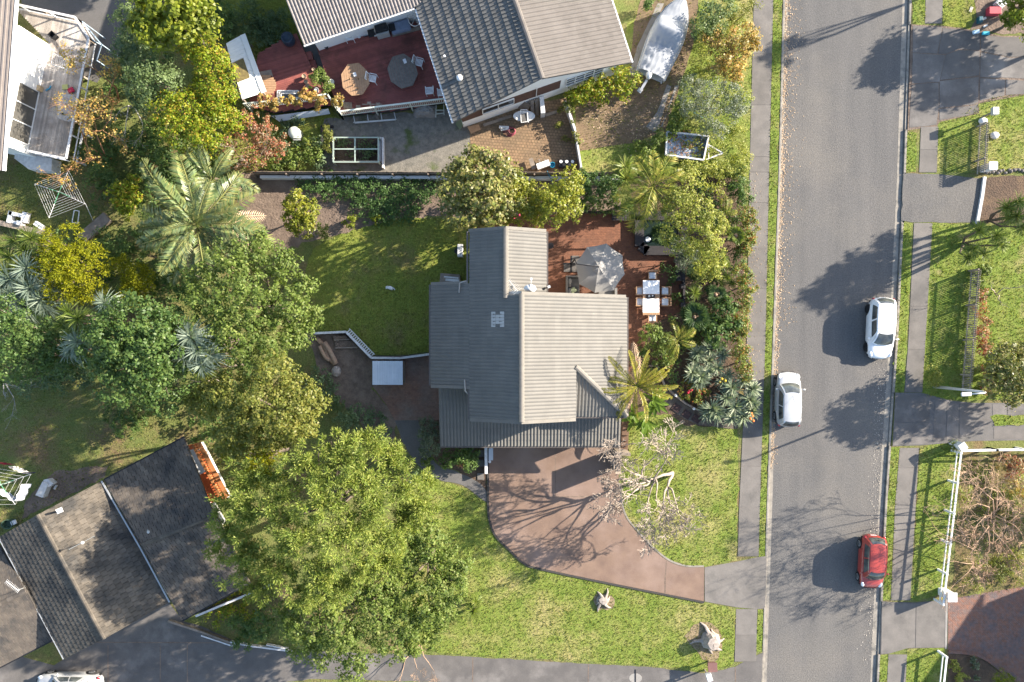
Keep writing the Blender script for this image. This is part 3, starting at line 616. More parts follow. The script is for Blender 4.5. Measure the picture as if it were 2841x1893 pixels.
def rect_x(x0, x1, y0, y1, zf, poly=None, O=None):
    """rectangle of roof on a plane sloping along x; eave at the end where zf is lower"""
    if zf(x0) < zf(x1): ea, rg = x0, x1
    else: ea, rg = x1, x0
    A_, B_, C_, D_ = (ea, y0, zf(ea)), (ea, y1, zf(ea)), (rg, y1, zf(rg)), (rg, y0, zf(rg))
    tile_face(T, A_, B_, C_, D_, slab)
zwe = lambda x: zw(-.381) - TP*(x + .381)
rect_x(-.381, 2.116, 2.815, 6.8, zwe)
rect_x(XR, 3.95, -4.83, 2.815, ze)
rect_x(-5.147, -2.6, -2.83, 3.588, zw)
rect_x(-2.6, -.381, -4.83, 6.8, zw)
rect_x(-.381, XR, -4.83, 2.815, zw)
A_ = Vector((7.359, -4.83, ze(7.359))); B_ = Vector((7.359, 2.815, ze(7.359))); C_ = Vector((3.95, 2.815, ze(3.95))); D_ = Vector((3.95, -1.6, ze(3.95)))
U = (B_-A_).normalized(); V = (C_-B_).normalized()
T.plane(A_, U, V, [(0,0), (7.645,0), (7.645,(C_-B_).length), (3.23,(C_-B_).length)]); roof_slab(slab, (A_, B_, C_, D_))
A2_ = Vector((3.95, -4.83, ze(7.359))); B2_ = A_.copy(); C2_ = D_.copy()
V2 = (C2_ - A2_).normalized()
T.plane(A2_, (1,0,0), V2, [(0,0), (3.409,0), (0,(C2_-A2_).length)]); roof_slab(slab, (A2_, B2_, C2_))
MB().add([(3.94,-1.6,ze(3.95)-.05),(3.94,-4.7,ze(7.359)-.1),(3.94,-4.7,ze(3.95)-.05)], [(0,1,2)]).build('gable_cheek', WALLM, hs)
T.finish()
T2 = Tiles('garage_tile', 1.32, .41, 6, .045, .018, ROOFM, hs, 300, 'garage_tiles_cut')
zg = lambda y: 2.6 + .268*(y + 6.914)
def rect_y(x0, x1, y0, y1, zf): tile_face(T2, (x0, y0, zf(y0)), (x1, y0, zf(y0)), (x1, y1, zf(y1)), (x0, y1, zf(y1)), slab, stag=0)
rect_y(-4.75, -2.12, -6.914, -2.47, zg); rect_y(-2.12, 7.15, -6.914, -4.42, zg); T2.finish()
slab.build('roof_underside', ROOFM, hs)
ridge_caps(hs, (XR, -4.85, ZR), (XR, 2.83, ZR), RIDGE, .34, .42); ridge_caps(hs, (-.381, 2.6, zw(-.381)), (-.381, 6.82, zw(-.381)), RIDGE, .34, .42)
ridge_caps(hs, A_ + Vector((0,0,.02)), D_ + Vector((0,0,.02)), RIDGE, .34, .42, 'hip_tile')
def verge(a, b, w=.2):
    a, b = Vector(a), Vector(b); n = max(1, int((b-a).length/.39)); t = (b-a).normalized()
    for i in range(n):
        p = a + (b-a)*(i/n); q = a + (b-a)*((i+1)/n)
        MB().bar(p + Vector((0,0,.06)), q + Vector((0,0,.035)), w, .05).build('verge_tile', RIDGE, hs)
verge((-5.147,3.63,zw(-5.147)), (-2.75,3.63,zw(-2.75))); verge((-2.693,6.84,zw(-2.693)), (-.38,6.84,zw(-.381))); verge((2.116,6.84,zwe(2.116)), (-.38,6.84,zw(-.381)))
verge((7.3,2.86,ze(7.3)), (XR,2.86,ZR)); verge((-2.6,-4.87,zw(-2.6)), (XR,-4.87,ZR)); verge((3.95,-4.87,ze(3.95)), (XR,-4.87,ZR)); verge((-5.147,-2.87,zw(-5.147)), (-2.6,-2.87,zw(-2.6)))
GUT = simple('brown_gutter', (.1,.085,.075), .5)
gutter(hs, (-5.147,-2.83,zw(-5.147)), (-5.147,3.588,zw(-5.147)), GUT, (-1,0,0)); gutter(hs, (-2.693,3.7,zw(-2.693)), (-2.693,6.8,zw(-2.693)), GUT, (-1,0,0)); gutter(hs, (2.116,2.9,zwe(2.116)), (2.116,6.8,zwe(2.116)), GUT, (1,0,0))
gutter(hs, (7.359,-4.83,ze(7.359)), (7.359,2.815,ze(7.359)), GUT, (1,0,0)); gutter(hs, (3.95,-4.83,ze(7.359)), (7.359,-4.83,ze(7.359)), GUT, (0,-1,0)); gutter(hs, (-4.75,-6.914,2.6), (7.15,-6.914,2.6), GUT, (0,-1,0)); gutter(hs, (-2.6,-4.83,zw(-2.6)), (-2.6,-2.9,zw(-2.6)), GUT, (-1,0,0))
DP = simple('downpipe_paint', (.3,.28,.25), .5)
MB().tube([(-2.75,3.75,zw(-2.7)-.1),(-3.0,3.68,zw(-3)+.14),(-3.25,3.6,zw(-3.2)+.16),(-3.3,3.0,zw(-3.3)+.12)], .045, 6).build('downpipe', DP, hs)
MB().tube([(-2.72,-3.3,zw(-2.7)-.1),(-2.9,-3.1,zw(-2.9)+.1),(-2.95,-2.4,zw(-2.95)+.12)], .045, 6).build('downpipe', DP, hs)
pt = MB()
for x, y in ((0,0),(0,1),(0,2),(0,3),(0,4),(1,1),(1,2),(1,3),(2,0),(2,1),(2,2),(2,3),(2,4)):
    cx = -1.13 + x*.27; cy = 1.72 - y*.19 - .02; c = Vector((cx, cy, zw(cx) + .062))
    MB().add([(cx-.14,cy-.09,zw(cx-.14)+.062),(cx+.12,cy-.09,zw(cx+.12)+.062),(cx+.12,cy+.085,zw(cx+.12)+.062),(cx-.14,cy+.085,zw(cx-.14)+.062),(cx-.14,cy-.09,zw(cx-.14)+.03),(cx-.14,cy+.085,zw(cx-.14)+.03)], [(0,1,2,3),(0,3,5,4)]).build('pale_tile', ROOFPALE, hs)
window(hs, (6.87,.6,2.9), 2.2, 1.2, (1,0,0)); window(hs, (6.87,-2.3,2.9), 1.6, 1.2, (1,0,0)); window(hs, (1.71,4.7,3.4), 1.8, 1.2, (1,0,0)); window(hs, (4.0,2.41,1.6), 2.8, 2.0, (0,1,0), nx=3, name='sliding_door'); window(hs, (-2.31,4.7,4.0), 1.4, 1.1, (-1,0,0)); window(hs, (-4.66,.5,3.0), 1.6, 1.1, (-1,0,0)); window(hs, (-.3,6.41,4.2), 1.4, 1.1, (0,1,0))
MB().box((1.6,-6.47,1.25), (4.8,.04,2.2)).build('garage_door', WHITEW, hs); MB().box((5.4,-6.47,1.15), (.9,.05,2.0)).build('front_door', BROWNR, hs)
# rooftop fittings: things fixed on the tiles
a = empty('satellite_dish', W(1470,803,6.4), 'white satellite dish on the sunny roof slope of the wing', 'dish')
m = MB(); c = W(1470,801,7.0); m.lathe((0,0,0), [(.02,0),(.2,.02),(.36,.07),(.375,.08)], 20, sy=.72); R = Matrix.Rotation(.25, 3, 'X')
m.v = [tuple(R @ Vector(v) + c) for v in m.v]; m.build('dish', WHITE, a, smooth=True)
MB().tube([W(1468,812,6.1), c - Vector((0,0,.02))], .03, 6).build('mast', STEEL, a); MB().tube([c + Vector((.02,-.1,.02)), c + Vector((.08,.5,.3))], .018, 5).box(c + Vector((.085,.55,.31)), (.11,.16,.1)).build('feed_arm', WHITEW, a)
a = empty('roof_antenna', W(1428,803,6.8), 'thin metal television antenna near the wing ridge', 'antenna')
b0 = W(1431,806,6.8); t0 = W(1428,806,8.3); MB().tube([b0, t0], .02, 5).build('mast', STEEL, a)
d0, d1 = W(1412,778,8.3), W(1436,808,8.3); MB().tube([d0, d1], .014, 4).build('boom', STEEL, a); dd = (d1-d0).normalized(); nn = Vector((-dd.y, dd.x, 0)); m = MB()
for k in range(9): p = d0 + (d1-d0)*(k/8); m.tube([p - nn*(.15+.02*k), p + nn*(.15+.02*k)], .008, 3)
tag(m.build('antenna_elements', STEEL, a), kind='stuff')
a = empty('floodlight_bracket', W(1518,800,5.6), 'short metal floodlight bracket at the wing eave above the patio', 'bracket')  # floodlight head on a short arm, not a flue
MB().tube([W(1500,805,5.75), W(1521,797,5.9)], .035, 6).build('arm', BLACK, a); MB().box(W(1523,796,5.9), (.18,.16,.1), .4).build('lamp_head', STEEL, a)
# ---------------------------------------------------------------- generic gabled block
def block(name, loc, label): return empty(name, loc, label, 'house')
# lower left house: one wide gable and two cross wings, brown lichened concrete tiles
hl = block('tiled_house', W(250,1600,.1), 'dark brown lichened tile roofed house at the lower left')
slab = MB(); T = Tiles('roof_tile', .335, .36, 1, .03, .03, ROOFL, hl, 300, 'roof_tiles_far', shape='flat')
ra, rb = W(105,1428,5.6), W(290,1772,5.6)
ea, eb = W(284,1334,3.8), W(472,1670,3.8); wa, wb = W(-2,1490,4.4), W(178,1828,4.4)
tile_face(T, ea, eb, rb, ra, slab, jit=.012); 
tile_face(T, wa, wb, rb, ra, slab, jit=.012)
T.finish()
TB = Tiles('wing_tile', .32, .36, 1, .035, .03, ROOFD, hl, 300, 'wing_tiles_far', shape='flat', seed=5)
qa, qb = W(395,1512,5.3), W(597,1427,5.3); ua, ub = W(290,1334,3.7), W(512,1216,3.7); la, lb = W(504,1720,3.6), W(692,1614,3.6)
tile_face(TB, la, lb, qb, qa, slab, jit=.01); tile_face(TB, ua, ub, qb, qa, slab, jit=.01)
xa, xb = W(-160,1752,5.0), W(72,1640,5.0); va, vb = W(-160,1594,3.7), W(0,1513,3.7); za, zb = W(-160,1932,3.7), W(144,1774,3.7)
tile_face(TB, za, zb, xb, xa, slab, jit=.01); tile_face(TB, va, vb, xb, xa, slab, jit=.01); TB.finish()
slab.build('roof_underside', ROOFD, hl)
ridge_caps(hl, ra, rb, ROOFL, .3, .4); ridge_caps(hl, qa, qb, ROOFL, .3, .4); ridge_caps(hl, xa, xb, ROOFD, .3, .4)
FL = simple('silver_flashing', (.4,.4,.39), .5, metal=.3)
MB().bar(ea+Vector((0,0,.1)), W(389,1520,4.6), .1, .05).bar(W(389,1520,4.6), eb+Vector((0,0,.08)), .1, .05).build('valley_flashing', FL, hl); MB().bar(wa+Vector((0,0,.05)), wb+Vector((0,0,.05)), .09, .06).build('barge_flashing', FL, hl)
gutter(hl, la, lb, BLACK, (.5,-.87,0)); gutter(hl, za, zb, BLACK, (.5,-.87,0)); gutter(hl, ua, ub, BLACK, (-.5,.87,0))
def inset_walls(m, corners, z, k=.9):
    P = [Vector(c[:2]) for c in corners]; c0 = sum(P, Vector((0,0)))/len(P); m.prism([tuple(c0 + (p-c0)*k) for p in P], .1, z)
m = MB(); inset_walls(m, (ea, eb, wb, wa), 3.9); inset_walls(m, (ua, ub-(ub-ua).normalized()*1.9, lb-(ub-ua).normalized()*1.9, la), 3.45, .88); inset_walls(m, (va, vb, zb, za), 3.45, .88)
gp = [ea+(rb-ra)*.03, wa+(rb-ra)*.03]; m.build('wall', WALLW, hl)
window(hl, W(600,1425,2.2) + Vector((.0,0,0)), 1.6, 1.1, (.87,.48,0))
def fit(name, label, cat, fn, at):
    a = empty(name, at, label, cat); fn(a); return a
fit('roof_vent', 'white pipe vent on the sunlit pale part of the brown roof', 'vent', lambda a: (MB().tube([W(163,1418,5.2), W(158,1416,5.9)], .07, 8).build('pipe', WHITE, a), MB().box(W(165,1417,5.25), (.4,.3,.03), .4).build('flashing', WHITE, a)), W(163,1418,5.0))
fit('roof_vent', 'round grey vent near the dark wing ridge', 'vent', lambda a: (MB().lathe(W(418,1474,4.9), [(.12,0),(.12,.2),(.2,.22),(.02,.36)], 12).build('cowl', STEEL, a, smooth=True), MB().box(W(432,1465,4.9), (.5,.35,.02), .4).build('flashing', FL, a)), W(420,1474,4.6))
def ant(a, p, q, n, s):
    d = (q-p).normalized(); nn = Vector((-d.y, d.x, 0)); MB().tube([p, q], .018, 4).build('boom', STEEL, a); m = MB()
    for k in range(n): c = p + (q-p)*(k/(n-1)); m.tube([c-nn*s, c+nn*s], .01, 3)
    tag(m.build('antenna_elements', WHITEW, a), kind='stuff')
def f(a): ant(a, W(17,1613,6.2), W(52,1640,6.2), 11, .16); MB().tube([W(48,1638,6.2), W(70,1630,4.6)], .02, 5).build('mast', STEEL, a)
fit('roof_antenna', 'silver television antenna on the far left dark roof', 'antenna', f, W(60,1634,4.6))
def f(a): MB().tube([W(232,1505,5.1), W(230,1505,6.5)], .02, 5).build('mast', STEEL, a); MB().tube([W(191,1525,6.5), W(262,1488,6.5)], .012, 4).build('rod', STEEL, a); MB().lathe(W(229,1506,6.5), [(.09,-.04),(.1,0),(.09,.04)], 10).build('hub', WHITEW, a)
fit('roof_aerial', 'thin horizontal rod aerial in the middle of the brown roof', 'aerial', f, W(232,1505,5.0))
# orange balcony beside it
bl = empty('orange_balcony', W(580,1310,.1), 'orange painted balcony with slatted bench rail beside the dark roof', 'balcony')
OR = simple('orange_paint', (.45,.1,.03), .7); ORT = simple('orange_timber', (.33,.14,.05), .7)
P = poly_px([(512,1238),(548,1230),(628,1380),(576,1400)], 2.2); MB().prism(P, 1.9, 2.2).build('floor', OR, bl)
p0, p1 = W(549,1230,2.2), W(629,1380,2.2); d = p1-p0; nv = Vector((-d.y, d.x, 0)).normalized()*-1
MB().bar(p0+Vector((0,0,.85)), p1+Vector((0,0,.85)), .16, .05).build('top_rail', ORT, bl); MB().bar(p0+nv*-.25+Vector((0,0,.45)), p1+nv*-.25+Vector((0,0,.45)), .3, .05).build('bench', ORT, bl)
n = int(d.length/.17)
for k in range(n+1): MB().box(p0 + d*(k/n) + Vector((0,0,.42)), (.09,.03,.82), math.atan2(d.y, d.x)).build('slat', ORT, bl)
MB().bar(W(558,1228,1.9), W(636,1380,1.9), .1, .6).build('outer_wall', WHITEW, bl)
tb = empty('long_table', W(545,1280,2.2), 'long white table on the orange balcony', 'table'); q0, q1 = W(530,1248,2.9), W(560,1314,2.9)
MB().bar(q0, q1, .55, .05).build('table_top', WHITE, tb)
for s in (.1, .9):
    for e in (-.2, .2): c = q0 + (q1-q0)*s; dd = (q1-q0).normalized(); MB().bar(c + Vector((-dd.y,dd.x,0))*e - Vector((0,0,.75)), c + Vector((-dd.y,dd.x,0))*e, .05).build('leg', WHITE, tb)
# ---------------------------------------------------------------- upper house with the red deck
hu = block('brick_house', W(1450,100,.1), 'brick and white house at the top with a two tone gabled roof')
slab = MB(); zq = 5.6
qr0, qr1 = W(1382,-130,zq), W(1505,218,zq); qe0, qe1 = W(1108,-122,3.9), W(1259,340,3.9); re0, re1 = W(1652,-130,3.4), W(1752,174,3.4)
T = Tiles('dark_roof_tile', .25, .58, 1, .095, .012, ROOFQ, hu, 300, 'dark_roof_tiles_far', shape='tri'); tile_face(T, qe0, qe1, qr1, qr0, slab, stag=0); T.finish()
T = Tiles('beige_roof_tile', .27, .36, 1, .06, .014, ROOFR, hu, 300, 'beige_roof_tiles_far', shape='rib'); tile_face(T, re0, re1, qr1, qr0, slab, stag=0); T.finish()
pe0, pe1 = W(842,124,3.9), W(1215,-2,3.9); pd = (pe1-pe0).normalized(); pn = Vector((-pd.y, pd.x, 0)); pr0 = pe0 + pn*5.6 + Vector((0,0,2.7)); pr1 = pe1 + pn*5.6 + Vector((0,0,2.7))
T = Tiles('grey_roof_tile', .22, .38, 1, .06, .022, ROOFP, hu, 300, 'grey_roof_tiles_far', shape='rib'); tile_face(T, pe0, pe1, pr1, pr0, slab, stag=0); T.finish()
bk = [pr0 + pn*5 - Vector((0,0,1.7)), pr1 + pn*5 - Vector((0,0,1.7))]; roof_slab(slab, (pr0, pr1, bk[1], bk[0]))
slab.build('roof_underside', ROOFQ, hu); ridge_caps(hu, qr0, qr1, ROOFR, .34, .36); ridge_caps(hu, pr0, pr1, ROOFP, .3, .36)
gutter(hu, qe0, qe1, WHITE, (-.94,-.33,0)); gutter(hu, re0, re1, WHITE, (.94,.33,0)); gutter(hu, pe0, pe1, WHITE, (.3,-.95,0))
rd = (qr1-qr0).normalized(); gx = Vector((-rd.y, rd.x, 0)); 
def gpt(frac_e, z, back=.55):
    """point along the gable end wall: 0 at dark eave side, 1 at beige eave side"""
    a = Vector(qe1[:2]) + (Vector(re1[:2])-Vector(qe1[:2]))*frac_e - Vector(rd[:2])*back; return Vector((a.x, a.y, z))
def seg_wall(m, f0, f1, z0, z1f, off=0):
    a, b = gpt(f0, z0), gpt(f1, z0); o = rd*off; o.z = 0; k = 6
    for i in range(k):
        u, v = f0+(f1-f0)*i/k, f0+(f1-f0)*(i+1)/k; p, q = gpt(u, z0)+o, gpt(v, z0)+o; p1, q1 = Vector((p.x,p.y,z1f(u))), Vector((q.x,q.y,z1f(v)))
        bkv = -rd*.2; bkv.z = 0; m.add([p,q,q1,p1,p+bkv,q+bkv,q1+bkv,p1+bkv], [(0,1,2,3),(7,6,5,4),(0,4,5,1),(3,2,6,7),(0,3,7,4),(1,5,6,2)])
def roofz(f): return (3.9 + (zq-3.9)*f/.52 if f < .52 else zq - (zq-3.4)*(f-.52)/.48) - .18
m = MB(); seg_wall(m, .05, .95, .1, lambda f: 1.45); m.build('plinth_wall', WALLW, hu)
m = MB(); seg_wall(m, .05, .62, 1.45, lambda f: min(roofz(f), 3.0), .02); m.build('brick_wall', BRICKW, hu)
m = MB(); seg_wall(m, .62, .95, 1.45, lambda f: min(roofz(f), 3.0)); seg_wall(m, .05, .95, 3.0, lambda f: max(roofz(f), 3.02)); m.build('gable_wall', WALLW, hu)
w3 = -Vector((-rd.x, -rd.y, 0)); window(hu, gpt(.76, 2.2)+rd*.01, 2.6, 1.4, (rd.x, rd.y, 0), nx=4, ny=3); window(hu, gpt(.26, 2.4)+rd*.06, 2.2, 1.0, (rd.x, rd.y, 0), nx=2)
m = MB()
for s0, s1 in (((qe1, re1),)): pass
inner = [gpt(.06,.1,.6), gpt(.94,.1,.6), gpt(.94,.1,9), gpt(.06,.1,9)]; m.prism([tuple(p[:2]) for p in inner], .1, 3.2)
m.prism([tuple((pe0 + pd*.5 + pn*.6)[:2]), tuple((pe1 + pd*2 + pn*.6)[:2]), tuple((pe1 + pd*2 + pn*9)[:2]), tuple((pe0 + pd*.5 + pn*9)[:2])], .1, 3.8); m.build('wall', WALLW, hu)
MB().bar(gpt(.48,1.4)+rd*.08, gpt(.48,3.4)+rd*.08, .05).build('downpipe', WHITE, hu)
fit('roof_vent', 'white domed vent low on the dark tile slope', 'vent', lambda a: MB().lathe(W(1275,217,4.35), [(.2,-.1),(.2,.12),(.17,.2),(.02,.25)], 14).build('cowl', WHITE, a, smooth=True), W(1275,217,4.2))
fit('roof_vent', 'small white pipe vent higher on the dark tile slope', 'vent', lambda a: MB().tube([W(1234,157,4.3), W(1233,155,5.0)], .07, 8).build('pipe', WHITE, a), W(1234,157,4.2))
# ---------------------------------------------------------------- upper left house: white wall, weathered deck
hw = block('white_house', W(60,250,.1), 'white walled house at the far left with brown metal roof edge')
b0, b1 = W(136,124,2.1), W(76,428,2.1); wd = (b1-b0).normalized(); wn_ = Vector((-wd.y, wd.x, 0))
if wn_.x < 0: wn_ = -wn_
m = MB(); P = [b0, b1, b1 - wn_*8.4, b0 - wn_*8.4]; m.prism([tuple(p[:2]) for p in P], .1, 5.2); m.build('wall', WALLW, hw)
r0, r1 = W(42,22,5.35), W(8,474,5.35); rdv = (r1-r0).normalized(); rn = Vector((-rdv.y, rdv.x, 0)); rn = rn if rn.x > 0 else -rn
slab = MB(); up = r0 - rn*5 + Vector((0,0,.9)); roof_slab(slab, (r0 - rdv*4, r1, r1 - rn*5 + Vector((0,0,.9)), r0 - rdv*4 - rn*5 + Vector((0,0,.9)))); roof_slab(slab, (r1 - rn*5 + Vector((0,0,.9)), r0 - rdv*4 - rn*5 + Vector((0,0,.9)), r0 - rdv*4 - rn*10, r1 - rn*10)); slab.build('roof', BROWNR, hw)
L = (r1-r0).length + 4
for k in range(14): o = -rn*(.16 + .3*k) + Vector((0,0,.054*k*.99+.05)); MB().bar(r0 - rdv*4 + o, r1 + o, .1, .07).build('roof_rib', BROWNR, hw)
MB().bar(r0 - rdv*4 + rn*.08, r1 + rn*.08, .16, .14).build('fascia', WHITE, hw)
dr = window(hw, b0 + (b1-b0)*.68 + wn_*.02 + Vector((0,0,1.2)), 3.6, 2.1, wn_, nx=3, name='sliding_door', gl=pm('reflecting_glass', (.06,.055,.045), (.1,.095,.085), scale=.7, rough=.12, spec=.7))
MB().prism(poly_px([(42,418),(145,440),(142,475),(80,470),(40,440)], 1.2), .1, 1.2).build('lean_to', WHITEW, hw)
dk = empty('timber_deck', W(170,280,.1), 'weathered grey timber deck with white rail in front of the white house', 'deck')
DP_ = [(40,20),(223,62),(246,106),(184,438),(70,414),(120,190),(136,120)]
pl = [Vector(p) for p in poly_px(DP_, 2.1)]
def boards(parent, poly, dirv, w, z, mat, name='deck_boards', t=.03, gap=.008, limit=0):
    """deck boards clipped to a polygon; too narrow in the photo to pick apart, joined as one part"""
    d = Vector(dirv).normalized(); nn = Vector((-d.y, d.x)); m = MB()
    vs = [p.dot(nn) for p in poly]; n = int((max(vs)-min(vs))/w) + 1
    for i in range(n):
        v0 = min(vs) + i*w + gap/2; vm = v0 + (w-gap)/2; xs = []
        for k in range(len(poly)):
            a, b = poly[k], poly[(k+1) % len(poly)]; va, vb = a.dot(nn)-vm, b.dot(nn)-vm
            if (va < 0) != (vb < 0): t_ = va/(va-vb); xs.append((a + (b-a)*t_).dot(d))
        xs.sort()
        for a, b in zip(xs[::2], xs[1::2]):
            c = d*((a+b)/2) + nn*vm; m.box((c.x, c.y, z - t/2), (b-a, w-gap, t), math.atan2(d.y, d.x))
    return tag(m.build(name, mat, parent), kind='stuff')
boards(dk, pl, Vector(b1[:2])-Vector(b0[:2]), .14, 2.1, GREYDECK)
MB().prism([tuple(p) for p in pl], 1.85, 2.06).build('deck_frame', TIMBER, dk)
for x, y in ((223,66),(243,108),(225,210),(205,320),(186,432),(130,424),(140,45)): p = W(x, y, 1.0); MB().bar((p.x, p.y, .1), (p.x, p.y, 1.86), .12).build('post', TIMBER, dk)
RP = [W(x, y, 3.1) for x, y in ((-20,-2),(208,48),(246,106),(183,441),(75,418))]
for a, b in zip(RP, RP[1:]): MB().bar(a, b, .14, .06).build('top_rail', WHITEW, dk); MB().bar(a - Vector((0,0,.85)), b - Vector((0,0,.85)), .06, .06).build('bottom_rail', WHITEW, dk)
for a, b in zip(RP, RP[1:]):
    n = max(1, int((b-a).length/1.6))
    for k in range(n+1): p = a + (b-a)*(k/n); MB().bar(p - Vector((0,0,1.0)), p - Vector((0,0,.03)), .08).build('rail_post', WHITEW, dk)
st = empty('stair_rail', W(275,150,.1), 'blue grey stair rail outside the deck corner', 'handrail')
for a, b in (((228,60,2.9),(282,124,2.2)),((282,124,2.2),(268,168,1.6)),((246,106,2.9),(284,126,2.2))): MB().bar(W(*a), W(*b), .06).build('rail', pm('blue_grey_paint', (.3,.38,.45), (.26,.33,.4), scale=3) if 'blue_grey_paint' not in MATS else MATS['blue_grey_paint'], st)
for x, y, z in ((282,124,2.2),(268,168,1.6),(230,62,2.9)): p = W(x, y, z); MB().bar((p.x,p.y,.1), p, .06).build('post', MATS['blue_grey_paint'], st)
wf = empty('low_white_frame', W(225,400,.1), 'white painted rail below the deck under orange twigs', 'fence')
for a, b in (((205,330,1.3),(228,340,1.3)),((246,290,1.2),(212,455,1.2))): MB().bar(W(*a), W(*b), .12, .08).build('rail', WHITEW, wf)
for x, y in ((244,300),(230,370),(214,448)): p = W(x, y, 1.2); MB().bar((p.x,p.y,.1), p, .1).build('post', WHITEW, wf)
# ================================================================ VEHICLES
LAMP = simple('headlight_glass', (.75,.77,.78), .08, .7); REDL = simple('tail_light', (.35,.012,.03), .15, .6)
CGLASS = pm('car_glass', (.02,.026,.03), (.1,.105,.095), scale=2.2, rough=.05, spec=.8)
def lerp_tab(tab, x): return float(np.interp(x, [t[0] for t in tab], [t[1] for t in tab]))
def make_car(name, label, px, py, ang, L, Wd, Ht, paint, deck, cab, dark_wheel=False, sedan=False, plate=(.7,.7,.68)):
    """deck: (x,z) top line of the lower body; cab: (x front base, x front top, x rear top, x rear base, belt z)"""
    root = empty(name, W(px, py, .0) , label, 'car', 'cars parked along the street' if not sedan else None, ang); root.location.z = .004
    hl = L/2; wxf, wxr = hl*.62, -hl*.62; wr = .31
    def hw_(x): t = min(.9995, abs(x)/hl); return Wd/2*(1 - t**4.6)**(1/3.2)
    xs = list(np.concatenate([[-.999,-.99,-.97,-.94,-.9], np.linspace(-.85,.85,36), [.9,.94,.97,.99,.999]])*hl)
    m = MB(); rings = []
    for x in xs:
        w = hw_(x); z = lerp_tab(deck, x); e = max(0, (abs(x)/hl-.9)/.1); arch = .2
        for wx in (wxf, wxr):
            dx = abs(x-wx)
            if dx < wr+.07: arch = max(arch, .31 + math.sqrt((wr+.07)**2 - dx*dx))
        zb = max(.2 + .12*e*e, min(arch, z-.25)); zs = max(zb+.01, .5)
        zs = max(zs, zb+.01); zm = max(zs+.02, z-.28)
        half = [(0, z), (.5*w, z-.008), (.8*w, z-.035), (.93*w, z-.1), (.99*w, zm if zm < z-.12 else z-.14), (w, zs if zs < z-.2 else z-.2), (.985*w, max(zb, .34) if max(zb,.34) < z-.22 else zb), (.95*w, zb)]
        ring = [(x, -a, b) for a, b in reversed(half)] + [(x, a, b) for a, b in half[1:]]
        rings.append(len(m.v)); m.v += ring; k = len(ring)
    for a, b in zip(rings, rings[1:]):
        for i in range(k-1): m.f.append((a+i, a+i+1, b+i+1, b+i)[::-1])
    m.f.append(tuple(range(rings[0], rings[0]+k))); m.f.append(tuple(reversed(range(rings[-1], rings[-1]+k))))
    body = m.build('body', paint, root, smooth=True, world=False)
    MB().box((0,0,.32), (L*.9, Wd*.82, .16)).build('underbody', BLACK, root, world=False)
    xf, xft, xrt, xr, zb = cab; wb = Wd/2*.91; wt = Wd/2*.64; n = 8
    def G(side, u, v):
        """cabin surface: side front/rear/left/right, u along, v up"""
        ease = v**.85
        if side in 'fr':
            s = 1 if side == 'f' else -1; x0, x1 = (xf, xft) if side == 'f' else (xr, xrt)
            y = (u*2-1)*((1-ease)*wb*.93 + ease*wt*.97); bow = .16*(1-(u*2-1)**2)*(1-.4*v); return Vector((x0 + (x1-x0)*v + s*bow, y, zb + (Ht-.045-zb)*math.sin(v*math.pi/2)**.9 if v > 0 else zb))
        s = 1 if side == 'l' else -1
        xa = xr + (xrt-xr)*v; xb = xf + (xft-xf)*v; x = xa + (xb-xa)*u; bow = .05*(1-(u*2-1)**2)
        return Vector((x, s*((1-ease)*wb + ease*wt + bow), zb + (Ht-.045-zb)*math.sin(v*math.pi/2)**.9 if v > 0 else zb))
    def patch(mm, side, u0, u1, v0, v1, off, nu=10, nv=6, rd=0):
        b = len(mm.v)
        for j in range(nv+1):
            for i in range(nu+1):
                u = u0+(u1-u0)*i/nu; v = v0+(v1-v0)*j/nv; p = G(side, u, v)
                o = {'f':Vector((.6,0,.8)),'r':Vector((-.7,0,.7)),'l':Vector((0,.8,.6)),'s':Vector((0,-.8,.6))}[side]*off; mm.v.append(tuple(p+o))
        fl = side in 'rs'
        for j in range(nv):
            for i in range(nu):
                q = (b+j*(nu+1)+i, b+j*(nu+1)+i+1, b+(j+1)*(nu+1)+i+1, b+(j+1)*(nu+1)+i); mm.f.append(q if side in 'fs' else q[::-1])
    m = MB()
    for sd in 'frls': patch(m, sd, 0, 1, 0, 1, 0)
    m.build('pillars', paint, root, smooth=True, world=False)
    m = MB(); nu, nv = 10, 12; b = 0
    for j in range(nv+1):
        for i in range(nu+1):
            y = (i/nu*2-1); xfr = xft + .16*.6*(1-y*y); xre = xrt - .16*.6*(1-y*y); x = xre + (xfr-xre)*j/nv; t = (j/nv*2-1)
            m.v.append((x, y*(wt+.012), Ht - .012 - .035*y**4 - .03*t**4 - .012*y*y))
    for j in range(nv):
        for i in range(nu): q = (j*(nu+1)+i, j*(nu+1)+i+1, (j+1)*(nu+1)+i+1, (j+1)*(nu+1)+i); m.f.append(q[::-1])
    m.build('roof', paint, root, smooth=True, world=False)
    for nm, sd, u0, u1, v0, v1 in (('windscreen','f',.07,.93,.06,.93),('rear_window','r',.1,.9,.12 if not sedan else .06,.92),('front_side_window','l',.52,.9,.1,.82),('rear_side_window','l',.12,.48,.1,.82),('front_side_window','s',.52,.9,.1,.82),('rear_side_window','s',.12,.48,.1,.82)):
        m = MB(); patch(m, sd, u0, u1, v0, v1, .012); m.build(nm, CGLASS, root, smooth=True, world=False)
    dz = lerp_tab(deck, hl*.86)
